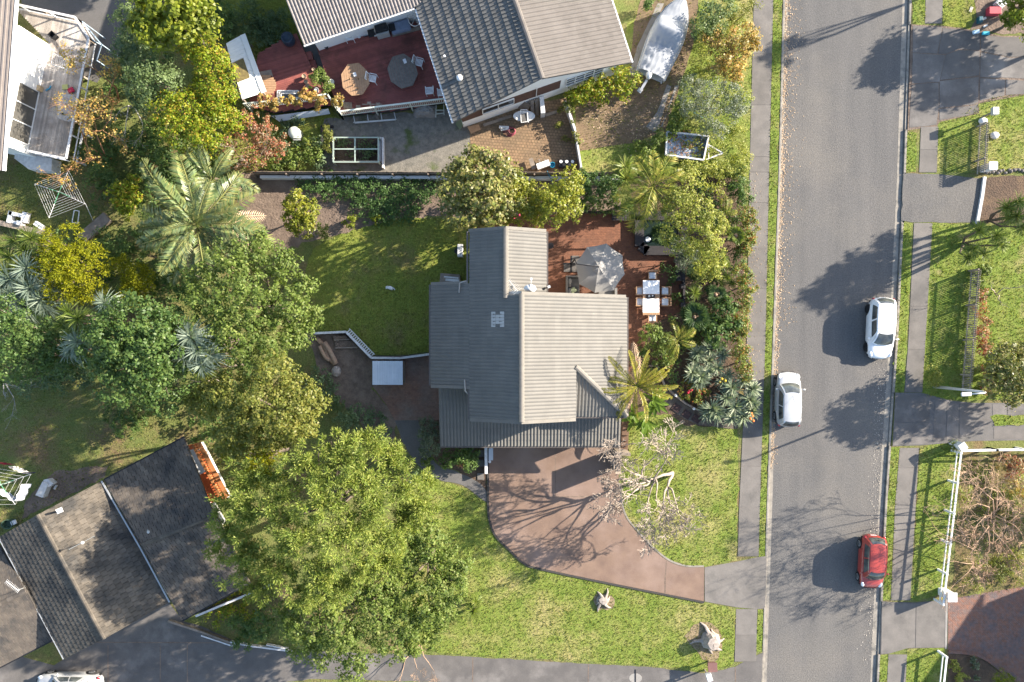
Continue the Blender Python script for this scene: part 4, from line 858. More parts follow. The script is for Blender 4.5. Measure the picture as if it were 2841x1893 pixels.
    for s in (-1, 1):
        for wx in (wxf, wxr):
            wy = s*(Wd/2 - .1); o = MB(); pr = [(.2,-.1),(wr-.03,-.105),(wr,-.07),(wr,.07),(wr-.03,.105),(.2,.1)]; o.lathe((0,0,0), pr, 20); o.v = [(x+wx, z*s+wy, y+.31) for x, y, z in o.v]; t_ = o.build('wheel', TYRE, root, smooth=True, world=False)
            o = MB(); o.lathe((0,0,0), [(.0,.07),(.07,.1),(.1,.085),(.2,.1),(.21,.09)], 20, cap=False); o.v = [(x+wx, z*s+wy+.008*s, y+.31) for x, y, z in o.v]; o.build('rim', TYRE if dark_wheel else ALLOY, t_, smooth=True, world=False)
        y = s*Wd*.36; x = hl*.84; z = lerp_tab(deck, x)
        o = MB(); o.lathe((0,0,0), [(.0,.05),(.09,.04),(.14,.015),(.15,-.06)], 14, sx=1.35, sy=.8); R = Matrix.Rotation(-s*.35, 3, 'Z') @ Matrix.Rotation(.35, 3, 'Y'); o.v = [tuple(R @ Vector(v) + Vector((x, y, z-.05))) for v in o.v]; o.build('headlight', LAMP, root, smooth=True, world=False)
        x = -hl*.93 if not sedan else -hl*.95; z = lerp_tab(deck, x); o = MB(); o.lathe((0,0,0), [(.0,.05),(.08,.04),(.11,.0),(.11,-.06)], 12, sx=1.0, sy=.9); R = Matrix.Rotation(s*.3, 3, 'Z') @ Matrix.Rotation(-.5, 3, 'Y'); o.v = [tuple(R @ Vector(v) + Vector((x, s*Wd*.385, z-.07))) for v in o.v]; o.build('tail_light', REDL, root, smooth=True, world=False)
        o = MB(); o.lathe((0,0,0), [(.02,-.05),(.08,-.03),(.085,.03),(.03,.06)], 10, sx=.7, sy=1.25); o.v = [(vx+xf-.32, vy+s*(Wd/2+.08), vz+zb+.08) for vx, vy, vz in o.v]; o.bar((xf-.32, s*(Wd/2-.1), zb+.04), (xf-.32, s*(Wd/2+.03), zb+.06), .05); o.build('wing_mirror', paint, root, smooth=True, world=False)
        for hx in (.05, -.85): MB().box((hx, s*(Wd/2*.985), zb-.18), (.18, .03, .03)).build('door_handle', paint, root, world=False)
    MB().box((-hl+.01, 0, .62), (.03, .4, .12)).build('number_plate', simple('plate_white', plate), root, world=False)
    MB().bar((xf+.12, -.35, zb+.012), (xf-.02, .3, zb+.07), .025).build('wiper', BLACK, root, world=False)
    MB().tube([(xft-.1, 0, Ht-.02), (xft-.5, -.02, Ht+.22)], .008, 4).build('aerial', BLACK, root, world=False)
    MB().box((hl*.965, 0, .5), (.12, Wd*.5, .12)).build('grille', BLACK, root, world=False)
    return root
SILVER = simple('silver_car_paint', (.5,.5,.5), .25, .5, .3, .6); CWHITE = simple('white_car_paint', (.8,.79,.77), .25, .5, 0, .6); CRED = simple('faded_red_car_paint', (.33,.05,.038), .28, .5, 0, .5); CGREY = simple('grey_silver_car_paint', (.42,.42,.42), .3, .5, .2, .5)
def hatch(L): h = L/2; return [(-h, .62), (-h*.97, .86), (-h*.9, .95), (-h*.5, .95), (h*.3, .96), (h*.55, .92), (h*.8, .8), (h*.93, .68), (h, .5)]
CH = lambda L: (L*.27, L*.1, -L*.36, -L*.455, .95)
make_car('parked_car', 'silver hatchback parked facing up the street by the left kerb', 2178, 1106, math.radians(89), 3.78, 1.7, 1.52, SILVER, hatch(3.78), CH(3.78))
make_car('parked_car', 'white hatchback parked facing down the street by the right kerb', 2432, 912, math.radians(-92.5), 4.25, 1.78, 1.48, CWHITE, hatch(4.25), (4.25*.24, 4.25*.06, -4.25*.37, -4.25*.46, .95), dark_wheel=True)
make_car('parked_car', 'faded red hatchback parked by the right kerb near the bottom', 2408, 1552, math.radians(-93), 3.68, 1.66, 1.54, CRED, hatch(3.68), CH(3.68))
h = 2.28; make_car('parked_car', 'silver grey sedan parked on the concrete driveway at the bottom left', 205, 1893, math.radians(179.5), 4.56, 1.76, 1.45, CGREY, [(-h,.62),(-h*.97,.9),(-h*.9,1.0),(-h*.6,1.02),(h*.3,.96),(h*.55,.93),(h*.85,.8),(h,.52)], (4.56*.19, 4.56*.02, -4.56*.21, -4.56*.33, .97), sedan=True)
# ---------------------------------------------------------------- boat under a cover, on a trailer
bt = empty('covered_boat', W(1845,120,.1), 'white boat under a fitted cover on its trailer in the top driveway', 'boat')
bow, stn = W(1896,-8,1.3), W(1806,208,1.2); ax = (bow-stn); ax.z = 0; BL = ax.length; ax.normalize(); sd = Vector((-ax.y, ax.x, 0))
rnd = random.Random(4); nS, nR = 40, 22; v = []
for i in range(nS+1):
    t = i/nS; x = BL*t; w = 1.26*min(1, (.86 + .35*t))*(max(0, 1-max(0, (t-.42)/.58)**2.4))**.75; 
    if t < .02: w *= .93
    for j in range(nR+1):
        a = j/nR*2-1; s_ = abs(a); ye = w*math.copysign(s_**.9, a)
        cabin = max(0, 1 - abs(t-.52)/.16)**.6 if abs(t-.52) < .16 else 0
        z = 1.25 + .42*(1-s_**2.2)*(.75 if t < .4 else .55) + .75*cabin*(1 - s_**6)
        z += (.035*math.sin(9*t*BL + 5*a + 2*math.sin(7*a)) + .03*math.sin(23*a + 3*math.sin(2.2*t*BL)))*(1-s_**6)*(1 if t < .42 else .35)
        if s_ > .9: z -= (s_-.9)*6.5
        v.append(tuple(Vector((stn.x, stn.y, 0)) + ax*x + sd*(ye*(1.0 if s_ < .9 else 1-.02)) + Vector((0,0,z+.1))))
m = MB(); m.v = v
for i in range(nS):
    for j in range(nR): a = i*(nR+1)+j; m.f.append((a, a+nR+1, a+nR+2, a+1)[::-1])
m.build('cover', BOATC, bt, smooth=True)
m = MB(); k = 9
for i in range(nS+1):
    t = i/nS; w = 1.22*min(1, (.86+.35*t))*(max(0, 1-max(0, (t-.42)/.58)**2.4))**.75
    for j in range(k): a = j/(k-1)*2-1; m.v.append(tuple(Vector((stn.x, stn.y, 0)) + ax*(BL*t) + sd*(w*a) + Vector((0,0,.55 + .65*abs(a)**1.5 + .2*t**4))))
for i in range(nS):
    for j in range(k-1): a = i*k+j; m.f.append((a, a+k, a+k+1, a+1)[::-1])
m.build('hull', WHITE, bt, smooth=True)
mo = W(1797,212,1.2); R = math.atan2(ax.y, ax.x); m = MB(); m.lathe((0,0,0), [(.05,0),(.24,.05),(.27,.25),(.22,.45),(.1,.52)], 14, sx=1.3, sy=.8); 
m.v = [tuple(Matrix.Rotation(R+.25, 3, 'Z') @ Vector(q) + W(1799,210,1.15)) for q in m.v]; om = m.build('outboard_motor', WHITE, bt, smooth=True)
MB().bar(W(1795,222,1.2), W(1777,252,.95), .16, .2).bar(W(1779,246,1.0), W(1772,256,.9), .3, .06).build('propeller_leg', WHITEW, om)
m = MB()
for e in (-.9, .9): m.bar(Vector((stn.x,stn.y,.45)) + sd*e, Vector((stn.x,stn.y,.45)) + sd*e*.25 + ax*BL*1.02, .08)
for f_ in (.02, .25, .5): m.bar(Vector((stn.x,stn.y,.45)) + ax*BL*f_ - sd*.95, Vector((stn.x,stn.y,.45)) + ax*BL*f_ + sd*.95, .07)
m.build('trailer_frame', ZINC, bt)
for e in (-1.08, 1.08):
    o = MB(); o.lathe((0,0,0), [(.15,-.08),(.29,-.08),(.3,0),(.29,.08),(.15,.08)], 16); q = Vector((stn.x,stn.y,.4)) + ax*BL*.32 + sd*e; o.v = [tuple(q + ax*x + Vector((0,0,y)) + sd*z) for x, y, z in o.v]; o.build('wheel', TYRE, bt, smooth=True)
# box trailer
BLUEP = pm('pale_blue_paint', (.24,.3,.38), (.33,.38,.44), scale=3, rough=.7, patch=(.2,.09,.04), pscale=1.6, pw=(.55,.62))
tr = empty('box_trailer', W(1900,410,.1), 'pale blue box trailer full of leaves under the palm', 'trailer')
C4 = [W(1849,368,.75), W(1964,380,.75), W(1950,446,.75), W(1846,432,.75)]
MB().prism([tuple(c[:2]) for c in C4], .5, .55).build('tray_floor', BLUEP, tr)
for a, b in zip(C4, C4[1:]+C4[:1]): MB().bar(a, b, .07, .4).build('tray_side', BLUEP, tr); MB().bar(a+Vector((0,0,.22)), b+Vector((0,0,.22)), .1, .04).build('top_rail', WHITEW, tr)
MB().bar(W(1962,400,.5), W(2005,425,.5), .09).bar(W(1950,446,.5), W(2005,426,.5), .09).bar(W(1966,404,.5), W(1966,440,.5), .07).build('drawbar', WHITEW, tr)
for y0 in (366, 442): 
    o = MB(); o.lathe((0,0,0), [(.15,-.08),(.28,-.08),(.28,.08),(.15,.08)], 14); q = W(1905, y0+ (0 if y0<400 else 4), .36); o.v = [(q.x+x, q.y+z, q.z+y) for x, y, z in o.v]; o.build('wheel', TYRE, tr, smooth=True)
flakes('leaf_heap', [(1862,385),(1945,392),(1938,436),(1860,428),(1890,400)], 400, .05, pm('brown_leaves', (.25,.1,.04), (.35,.17,.07), scale=4, isl=.35), 'brown fallen leaves lying in the box trailer', z=.58, seed=8, spread=.25)
# ================================================================ FENCES AND RAILS
def fence_palings(name, label, p0, p1, h, w, gap, mat, top, thick=.025, side=1, rails=True, z0=.1, railmat=None, posts=2.4, part='paling', lean=0):
    a = empty(name, p0, label, 'fence'); d = p1-p0; L = Vector((d.x,d.y,0)).length; t = Vector((d.x,d.y,0)).normalized(); nn = Vector((-t.y,t.x,0))*side; n = int(L/(w+gap)); me = None; ang = math.atan2(t.y, t.x)
    mm = MB().box((0,0,h/2), (w, thick, h)); me = bpy.data.meshes.new(part); me.from_pydata(mm.v, [], mm.f); me.materials.append(mat)
    rnd = random.Random(n)
    for k in range(n):
        o = link(part, me, a); o.location = t*((k+.5)*(w+gap)) + Vector((0,0,rnd.uniform(-.01,.01) + (z0-p0.z))); o.rotation_euler = (rnd.uniform(-.01,.01), rnd.uniform(-.008,.008), ang)
    b = Vector((p0.x,p0.y,z0)); e = b + t*L
    if rails:
        for q in (.2, .85): MB().bar(b + Vector((0,0,h*q)) - nn*.05, e + Vector((0,0,h*q)) - nn*.05, .045, .08).build('rail', railmat or mat, a)
        for k in range(int(L/posts)+1): q = b + t*min(L, k*posts) - nn*.12; MB().bar(q, q + Vector((0,0,h*.95)), .1).build('post', railmat or mat, a)
    if top: MB().bar(b + Vector((0,0,h+.015)), e + Vector((0,0,h+.015)), top, .03).build('capping', railmat or mat, a)
    return a
fence_palings('boundary_fence', 'long brown timber paling fence with white base along the upper boundary', W(712,488,.1), W(1726,490,.1), 1.35, .14, .006, PALING, 0, side=1)['group'] = 'timber fences'
m = MB().bar(W(725,493,.4), W(1722,496,.4), .2, .6); tag(m.build('white_sleeper_wall', WHITE, None), 'white painted sleeper wall along the foot of the timber fence', 'wall')
fence_palings('picket_fence', 'short grey picket fence on the upper right lawn', W(2716,352,.1), W(2708,486,.1), 1.2, .06, .065, PICKET, 0)
fence_palings('picket_fence', 'long grey picket fence on the lower right lawn', W(2692,752,.1), W(2666,1092,.1), 1.25, .06, .065, PICKET, 0)
def rail_fence(name, label, pts, h, mat, posts=2.2, w=.09, nr=2):
    a = empty(name, pts[0], label, 'fence')
    for p, q in zip(pts, pts[1:]):
        for k in range(nr):
            z = h*(1 - .42*k) ; MB().bar(Vector((p.x,p.y,.1+z)), Vector((q.x,q.y,.1+z)), .05 if k else .12, .1 if k else .05).build('rail', mat, a)
        L = (q-p).length; n = max(1, round(L/posts))
        for k in range(n+1): c = p + (q-p)*(k/n); MB().bar((c.x,c.y,.1), (c.x,c.y,.1+h+.06), .13).build('post', mat, a)
    return a
rail_fence('rail_fence', 'white two rail fence along the right footpath garden', [W(2640,1250,.1), W(2592,1662,.1)], 1.15, WHITE)
rail_fence('rail_fence', 'white rail fence running right from the corner post', [W(2650,1245,.1), W(2740,1243,.1), W(3050,1240,.1)], 1.1, WHITE)
rail_fence('rail_fence', 'white rail fence below the red brick driveway', [W(2602,1806,.1), W(2592,1900,.1), W(2580,2100,.1)], 1.1, WHITE)
a = empty('fence_pillar', W(2610,1655,.1), 'white square pillar ending the long white rail fence', 'pillar'); MB().box(W(2612,1640,.1)+Vector((0,0,.65)), (.5,.5,1.3)).build('shaft', WHITE, a, bev=.02); MB().box(W(2612,1640,.1)+Vector((0,0,1.34)), (.62,.62,.08)).build('cap', WHITE, a)
a = empty('fence_pillar', W(2640,1238,.1), 'pale blue topped white corner pillar of the rail fence', 'pillar'); MB().box(W(2643,1233,.1)+Vector((0,0,.6)), (.4,.4,1.2), .6).build('shaft', WHITE, a); MB().box(W(2643,1233,.1)+Vector((0,0,1.24)), (.5,.5,.08), .6).build('cap', BLUEP if False else WHITEW, a)
a = empty('fence_pillar', W(2722,475,.1), 'white block pillar ending the upper picket fence', 'pillar'); MB().box(W(2728,470,.1)+Vector((0,0,.55)), (.5,.45,1.1)).build('shaft', WHITE, a); MB().box(W(2728,470,.1)+Vector((0,0,1.13)), (.58,.53,.06)).build('cap', WHITE, a)
m = ribbon(MB(), [W(x, y) for x, y in ((2729,492),(2722,545),(2708,622))], .2, 0, .28); tag(m.build('timber_edge', WHITEW), 'white timber garden edge beside the asphalt crossing', 'edging')
a = empty('stone_edging', W(2780,478,.1), 'row of grey stones edging the right lawn and mulched bed', 'stones'); rnd = random.Random(9)
for k in range(22):
    p = W(2730 + k*7.5 + rnd.uniform(-2,2), 479 + rnd.uniform(-5,5) - k*.25); r = rnd.uniform(.09,.16); m = MB().lathe(p, [(r*.4,-.05),(r,.02),(r*.8,r*.9),(r*.25,r*1.2)], 7, sx=rnd.uniform(.8,1.3)); m.build('stone', CONCD, a)
# retaining wall with rail below the back lawn
rw = empty('retaining_wall', W(960,925,.1), 'white topped timber retaining wall with ladder like rail below the back lawn', 'wall')
Q = [W(x, y, .75) for x, y in ((872,925),(960,921),(1030,993),(1110,994),(1200,982))]
for a_, b_ in zip(Q, Q[1:]):
    MB().bar(a_-Vector((0,0,.35)), b_-Vector((0,0,.35)), .1, .62).build('wall_boards', TIMBER, rw); MB().bar(a_, b_, .15, .06).build('top_rail', WHITEW, rw)
d = Q[2]-Q[1]; nn = Vector((-d.y,d.x,0)).normalized(); 
for k in range(15): c = Q[1] + d*((k+.5)/15); MB().bar(c + nn*.02, c + nn*.3, .07, .04).build('slat', WHITEW, rw)
MB().bar(Q[1]+nn*.32, Q[2]+nn*.32, .05, .05).build('back_rail', WHITEW, rw)
d = Q[4]-Q[3]; MB().bar(Q[2]+Vector((.0,.14,0)), Q[3]+Vector((0,.14,0)), .04).bar(Q[3]+Vector((.0,.14,0)), Q[4]+Vector((0,.14,0)), .04).build('back_rail', BLACK, rw)
a = empty('garden_steps', W(955,950,.1), 'shallow timber framed garden steps beside the logs', 'steps')
for k, (x0, y0, x1, y1) in enumerate(((927,932,962,944),(930,946,984,966))): MB().prism(poly_px([(x0,y0),(x1,y0),(x1+8,y1),(x0+2,y1)]), .1, .4-.15*k).build('tread', SOIL, a); MB().bar(W(x0,y1,.42-.15*k), W(x1+8,y1-2,.42-.15*k), .08, .06).build('riser_board', TIMBER, a)
for k, (pts, r, t) in enumerate((([(880,938),(900,960),(912,990),(930,1010)], .14, 'long curved pale log lying left of the garden steps'), ([(902,950),(918,975),(935,1010)], .17, 'thick pale log lying against the garden steps'), ([(890,960),(905,990),(918,1000)], .12, 'short pale log lying lowest in the log pile'))):
    a = empty('log', W(*pts[1], .1), t, 'log', 'logs beside the garden steps'); MB().tube([W(x, y, .1) + Vector((0,0,.15+.1*k)) for x, y in curve_px(pts, 3)], r, 8).build('log_trunk', TANBARK, a, smooth=True)
a = empty('boulder', W(934,1030,.1), 'grey brown boulder below the pale logs', 'rock'); MB().lathe(W(934,1030,.1), [(.2,-.1),(.34,.08),(.3,.28),(.12,.4)], 9, sx=1.0, sy=1.2).build('rock_face', STUMP, a)
sh = empty('metal_shed', W(1074,1035,.1), 'small shed with ribbed pale zinc roof left of the house', 'shed')
P = poly_px([(1033,1002),(1117,1002),(1117,1068),(1033,1068)], 2.0); c0 = sum((Vector(p) for p in P), Vector((0,0)))/4
MB().prism([tuple(c0 + (Vector(p)-c0)*.93) for p in P], .1, 1.88).build('wall', BROWNR, sh); MB().prism(P, 1.9, 1.96).build('roof', ZINC, sh); x0 = min(p[0] for p in P); x1 = max(p[0] for p in P); y0 = min(p[1] for p in P); y1 = max(p[1] for p in P)
for k in range(13): x = x0 + (x1-x0)*(k+.5)/13; MB().box((x, (y0+y1)/2, 1.975), (.05, y1-y0, .04)).build('roof_rib', ZINC, sh)
MB().box(((x0+x1)/2, y0+.06, 1.0), (.8,.03,1.6)).build('door', ZINC, sh)
a = empty('air_conditioner', W(1292,696,.1), 'white air conditioner unit against the wing of the main house', 'heat pump'); c = W(1290,698,.1)+Vector((-.3,0,.35)); MB().box(c, (.36,.85,.62)).build('casing', WHITEW, a, bev=.02); MB().lathe(c+Vector((-.19,0,0)), [(.02,0),(.22,0)], 14, cap=False).build('fan_grille', BLACK, a)
a = empty('planter_bench', W(1248,770,.1), 'weathered timber box step against the house corner on the back lawn', 'step'); P = poly_px([(1222,758),(1275,762),(1278,790),(1219,790)], .8); MB().prism(P, .1, .8).build('box', TIMBER, a); MB().bar(W(1232,768,.84), W(1272,772,.84), .1, .04).bar(W(1236,776,.84), W(1274,779,.84), .16, .04).build('loose_board', WHITEW, a)
a = empty('garden_statue', W(1082,800,.1), 'small white garden statue lying on the shaded back lawn', 'ornament'); MB().tube([W(1072,797,.2), W(1082,799,.22), W(1090,803,.2)], [.09,.12,.07], 8).lathe(W(1073,798,.2), [(.03,-.08),(.11,0),(.03,.1)], 8).build('figure', WHITE, a, smooth=True); MB().tube([W(1082,794,.2), W(1092,800,.2), W(1096,805,.2)], .035, 5).build('base_ring', WHITEW, a)
# wall and brick strip beside the garage
rw = empty('garden_wall', W(1716,1270,.1), 'pale timber side wall at the garage corner of the driveway', 'wall'); MB().bar(W(1706,1243,.1)+Vector((0,0,.95)), W(1706,1302,.1)+Vector((0,0,.95)), .22, 1.9).build('wall_face', TIMBER, rw); MB().bar(W(1706,1242,.1)+Vector((0,0,1.93)), W(1706,1303,.1)+Vector((0,0,1.93)), .3, .05).build('cap', TIMBER, rw); MB().bar(W(1708,1247,.1)+Vector((0,0,1.0)), W(1738,1251,.1)+Vector((0,0,1.0)), .2, 1.85).build('return_wall', TIMBER, rw)
st = empty('side_steps', W(1730,1190,.1), 'brown timber steps along the right side of the garage', 'steps')
for k in range(6): MB().prism(poly_px([(1722,1158+k*16),(1741,1158+k*16),(1741,1173+k*16),(1722,1173+k*16)]), .1, 1.0-.14*k).build('step', pm('step_timber%d' % k, (.14,.085,.055), (.1,.06,.04), scale=4) if k == 0 else MATS['step_timber0'], st)
MATS['step_timber0'].name = 'step_timber'
ww = empty('low_timber_wall', W(1354,1300,.1), 'low white topped wall dividing the driveway from the planted bed', 'wall'); MB().bar(W(1349,1236,.1)+Vector((0,0,.35)), W(1350,1310,.1)+Vector((0,0,.35)), .14, .7).build('wall_face', TIMBER, ww); MB().bar(W(1349,1236,.1)+Vector((0,0,.72)), W(1350,1310,.1)+Vector((0,0,.72)), .2, .05).build('cap', WHITEW, ww)
for k, (y, t) in enumerate(((1258,'dark square paving slab nearest the garage roof'),(1285,'dark square paving slab below the first one'),(1322,'pale square paving slab at the end of the low white wall'))): tag(MB().prism(poly_px([(1324,y-9),(1342,y-9),(1343,y+9),(1325,y+9)]), .1, .17).build('paving_slab', A2 if k < 2 else CONC), t, 'paving slab', 'slabs by the garage')
a = empty('planter_trough', W(1365,1262,.1), 'narrow blue white planter trough beside the garage door', 'planter'); MB().bar(W(1362,1242,.1)+Vector((0,0,.2)), W(1362,1275,.1)+Vector((0,0,.2)), .3, .4).build('trough', ZINC, a); MB().lathe(W(1359,1280,.1), [(.07,0),(.1,.25),(.08,.26)], 10).build('jug', WHITE, a)
# ================================================================ PATIO FURNITURE
um = empty('patio_umbrella', W(1586,731,.12), 'large grey octagonal cantilever umbrella over the patio', 'umbrella')
V8 = [W(x, y, 2.35) for x, y in ((1682,676),(1727,708),(1733,761),(1703,806),(1650,813),(1607,789),(1596,731),(1629,686))]; hub = W(1660,741,2.95)
def gore(m, hub, a, b, z=.0, n=6):
    base = len(m.v)
    for i in range(n+1):
        t = i/n
        for j in range(5):
            s = j/4; e = a*(1-s)+b*s; p = hub*(1-t) + e*t; p = p + (hub-e)*0 ; p.z += .09*math.sin(math.pi*t) - .03*t*math.sin(math.pi*s); p = p + (Vector((hub.x,hub.y,p.z))-p)*(.022*math.sin(math.pi*s)*t); m.v.append(tuple(p + Vector((0,0,z))))
    for i in range(n):
        for j in range(4): q = base+i*5+j; m.f.append((q, q+5, q+6, q+1))
for k in range(8): m = MB(); gore(m, hub, V8[k], V8[(k+1) % 8]); m.build('canopy_panel', CANVAS, um, smooth=True)
m = MB(); v2 = [hub*.72 + p*.28 + Vector((0,0,.12)) for p in V8]; h2 = hub + Vector((0,0,.13))
for k in range(8): gore(m, h2, v2[k], v2[(k+1) % 8], n=2)
m.build('vent_cap', CANVAS, um, smooth=True); MB().lathe(h2, [(.03,-.2),(.06,0),(.03,.07)], 8).build('finial', BLACK, um)
for k in range(8): MB().bar(hub-Vector((0,0,.08)), V8[k]-Vector((0,0,.03)), .025).build('rib', STEEL, um)
pb = W(1586,731,.12); MB().tube([pb, Vector((pb.x,pb.y,2.9))], .05, 8).build('pole', BLACK, um); MB().tube([Vector((pb.x,pb.y,2.85)), Vector((pb.x-.02,pb.y,3.0)), W(1600,733,3.3), W(1640,738,3.35), hub+Vector((0,0,.3))], .04, 6).build('arm', BLACK, um); MB().tube([hub+Vector((0,0,.3)), hub], .03, 6).build('hanger', BLACK, um)
for a_, b_ in (((1562,732),(1608,732)),((1585,710),(1584,756))): MB().bar(W(*a_,.16), W(*b_,.16), .12, .07).build('base_bar', BLACK, um)
for x, y in ((1574,720),(1597,720),(1574,745),(1597,745)): MB().prism(poly_px([(x-10,y-10),(x+10,y-10),(x+10,y+10),(x-10,y+10)]), .122, .19).build('base_slab', TERRA if (x, y) == (1574,720) else CONCD, um)
CUSH = pm('grey_cushion', (.2,.19,.175), (.17,.16,.15), scale=4, rough=.95); CUSHD = pm('charcoal_cushion', (.12,.115,.11), (.1,.095,.09), scale=4, rough=.95)
so = empty('outdoor_sofa', W(1588,790,.12), 'grey outdoor sofa with bolster cushions under the umbrella edge', 'sofa')
P = lambda x0, y0, x1, y1, h=.5: [tuple(q) for q in poly_px([(x0,y0),(x1,y0),(x1,y1),(x0,y1)], h)]
MB().prism(P(1571,767,1606,840), .15, .42).build('seat_base', CUSHD, so, bev=.03); MB().prism(P(1576,772,1608,840), .42, .52).build('seat_cushion', CUSHD, so, bev=.04); MB().prism(P(1570,766,1575,840), .15, .85).build('backrest', CUSH, so, bev=.02); MB().prism(P(1570,765,1610,770), .15, .65).build('armrest', CUSH, so, bev=.02)
for y in (784, 812): MB().tube([W(1580,y-12,.68), W(1580,y,.7), W(1580,y+12,.68)], [.09,.13,.09], 10).build('bolster', CUSH, so, smooth=True)
MB().box(W(1590,806,.62), (.42,.36,.1), .6).build('scatter_cushion', simple('sage_cushion', (.3,.33,.2), .9), so, bev=.03)
o = empty('outdoor_chair', W(1690,818,.12), 'pale grey outdoor armchair beside the main roof edge', 'chair'); MB().prism(P(1660,800,1705,850), .15, .5).build('seat', CUSH, o, bev=.03); MB().prism(P(1704,800,1711,850), .15, .8).build('backrest', CUSH, o, bev=.02)
dt = empty('dining_table', W(1807,826,.12), 'long hardwood dining table under white cloths on the patio', 'table'); MB().prism(P(1783,777,1830,874,.8), .78, .82).build('table_top', TEAK, dt)
for k in range(8): MB().prism(P(1784+k*5.7,777,1789.2+k*5.7,874,.82), .815, .835).build('top_slat', TEAK, dt)
for x in (1788, 1825):
    for y in (783, 868): MB().bar(W(x,y,.12), W(x,y,.79), .08).build('leg', TEAK, dt)
CLOTH = pm('white_cloth', (.8,.8,.8), (.77,.77,.78), scale=3, rough=.9)
tag(MB().prism(P(1784,778.5,1829.5,816,.845), .836, .848).build('tablecloth', CLOTH), 'white cloth on the upper half of the dining table', 'tablecloth', 'white table cloths'); tag(MB().prism(P(1783.5,829,1829,867,.845), .836, .848).build('tablecloth', CLOTH), 'white cloth on the lower half of the dining table', 'tablecloth', 'white table cloths')
a = empty('serving_tray', W(1808,822,.845), 'dark tray with a white candle between the two cloths', 'tray'); MB().prism(P(1793,817.5,1817,827.5,.86), .838, .862).build('tray_base', TIMBERD, a); MB().lathe(W(1810,821,.862), [(.045,0),(.05,.09),(.01,.095)], 10).build('candle', WHITE, a); MB().lathe(W(1801,822,.862), [(.05,0),(.08,.03),(.075,.035)], 10).build('bowl', STEEL, a)
def make_chair():
    r = empty('dining_chair', (0,0,.12), '-', 'chair', 'chairs around the patio dining table')
    MB().box((0,0,.42), (.5,.5,.05)).build('seat', TEAK, r, world=False)
    MB().box((0,.02,.48), (.46,.44,.08)).build('cushion', CLOTH, r, world=False, bev=.03)
    for k in range(5): MB().box((-.18+.09*k,.02,.523), (.022,.43,.008)).build('cushion_stripe', MATS['blue_grey_paint'], r, world=False)
    for s in (-1, 1):
        MB().box((s*.27,.0,.64), (.06,.56,.035)).build('armrest', TEAK, r, world=False)
        for y in (-.24,.24): MB().box((s*.25,y,.31), (.05,.05,.63)).build('leg', TEAK, r, world=False)
    MB().box((0,-.3,.9), (.56,.05,.06)).build('top_rail', TEAK, r, world=False)
    for k in range(5): MB().bar((-.2+.1*k,-.26,.45), (-.2+.1*k,-.3,.88), .03).build('back_slat', TEAK, r, world=False)
    return r
ch = make_chair()
for i, (x, y, a_, t) in enumerate(((1772,809,90,'striped cushion chair at the upper left of the dining table'),(1772,839,90,'striped cushion chair at the lower left of the dining table'),(1842,809,-90,'striped cushion chair at the upper right of the dining table'),(1842,839,-90,'striped cushion chair at the lower right of the dining table'),(1806,766,180,'white cushioned chair at the top end of the dining table'),(1806,884,0,'white cushioned chair at the bottom end of the dining table'))):
    o = ch if i == 0 else copy_tree(ch)
    q = W(x, y, .12); o.location = q; o.rotation_euler = (0,0,math.radians(a_-180 if a_ in (90,-90) else a_)); o['label'] = t
    if a_ in (90, -90): o.rotation_euler = (0,0,math.radians(-a_))
# pond, benches
pd_ = empty('garden_pond', W(1810,665,.12), 'black timber framed pond under the yellow green tree', 'pond')
O_ = poly_px([(1760,600),(1760,680),(1785,706),(1880,706),(1905,690),(1905,600)], .55); I_ = poly_px([(1786,604),(1786,686),(1880,686),(1880,604)], .55)
for a_, b_ in (((1773,600),(1773,684)),((1775,683),(1795,697)),((1785,696),(1890,696)),((1892,690),(1892,600)),((1760,600),(1900,600))): MB().bar(W(*a_,.33), W(*b_,.33), .62, .44).build('frame', TIMBERD, pd_)
MB().prism(I_, .12, .45).build('water', WATER, pd_)
MB().lathe(W(1797,665,.47), [(.07,0),(.17,.0),(.19,.04),(.15,.07),(.09,.05)], 16).build('white_ring_ornament', WHITE, pd_, smooth=True)
for a_, b_, t in (((1697,601),(1745,602),'dark timber bench against the upper patio edge'), ((1884,710),(1886,780),'dark timber bench along the right patio edge')):
    o = empty('timber_bench', W(*a_,.12), t, 'bench', 'dark benches of the patio'); p, q = W(*a_,.55), W(*b_,.55); dv_ = (q-p).normalized(); sv = Vector((-dv_.y,dv_.x,0))
    for k in range(4): MB().bar(p+sv*(-.2+.135*k), q+sv*(-.2+.135*k), .12, .04).build('seat_slat', TIMBERD, o)
    for e in (p+dv_*.15, q-dv_*.15): MB().box((e.x,e.y,.33), (.4 if abs(dv_.y) > .5 else .08, .08 if abs(dv_.y) > .5 else .4, .42)).build('leg', TIMBERD, o)
m = MB().bar(W(1896,712,.35), W(1896,866,.35), .15, .5); tag(m.build('low_patio_wall', TIMBERD), 'dark low wall between the patio and the fan palms', 'wall')
for x, y, t in ((1893,795,'dark square post midway along the low patio wall'),(1893,846,'dark square post near the lower end of the low patio wall')): tag(MB().box(W(x,y,.45), (.3,.3,.7)).build('patio_post', TIMBERD), t, 'post', 'posts on the low patio wall')
m = MB().bar(W(1600,588,.3), W(1760,592,.3), .12, .45); tag(m.build('low_patio_wall', TIMBERD), 'dark low retaining wall behind the upper patio bench', 'wall')
a = empty('potted_plant', W(1527,684,.12), 'potted plant against the wing wall on the patio', 'plant'); MB().lathe(W(1527,684,.12), [(.16,0),(.22,.35),(.2,.36)], 12).build('pot', TIMBERD, a)
a = empty('footpath_lamp', W(1871,1097,.12), 'small white garden light on the upper path edge', 'garden light'); MB().lathe(W(1871,1096,.12), [(.03,0),(.03,.4),(.09,.42),(.09,.5),(.02,.53)], 10).build('lamp_head', WHITE, a)
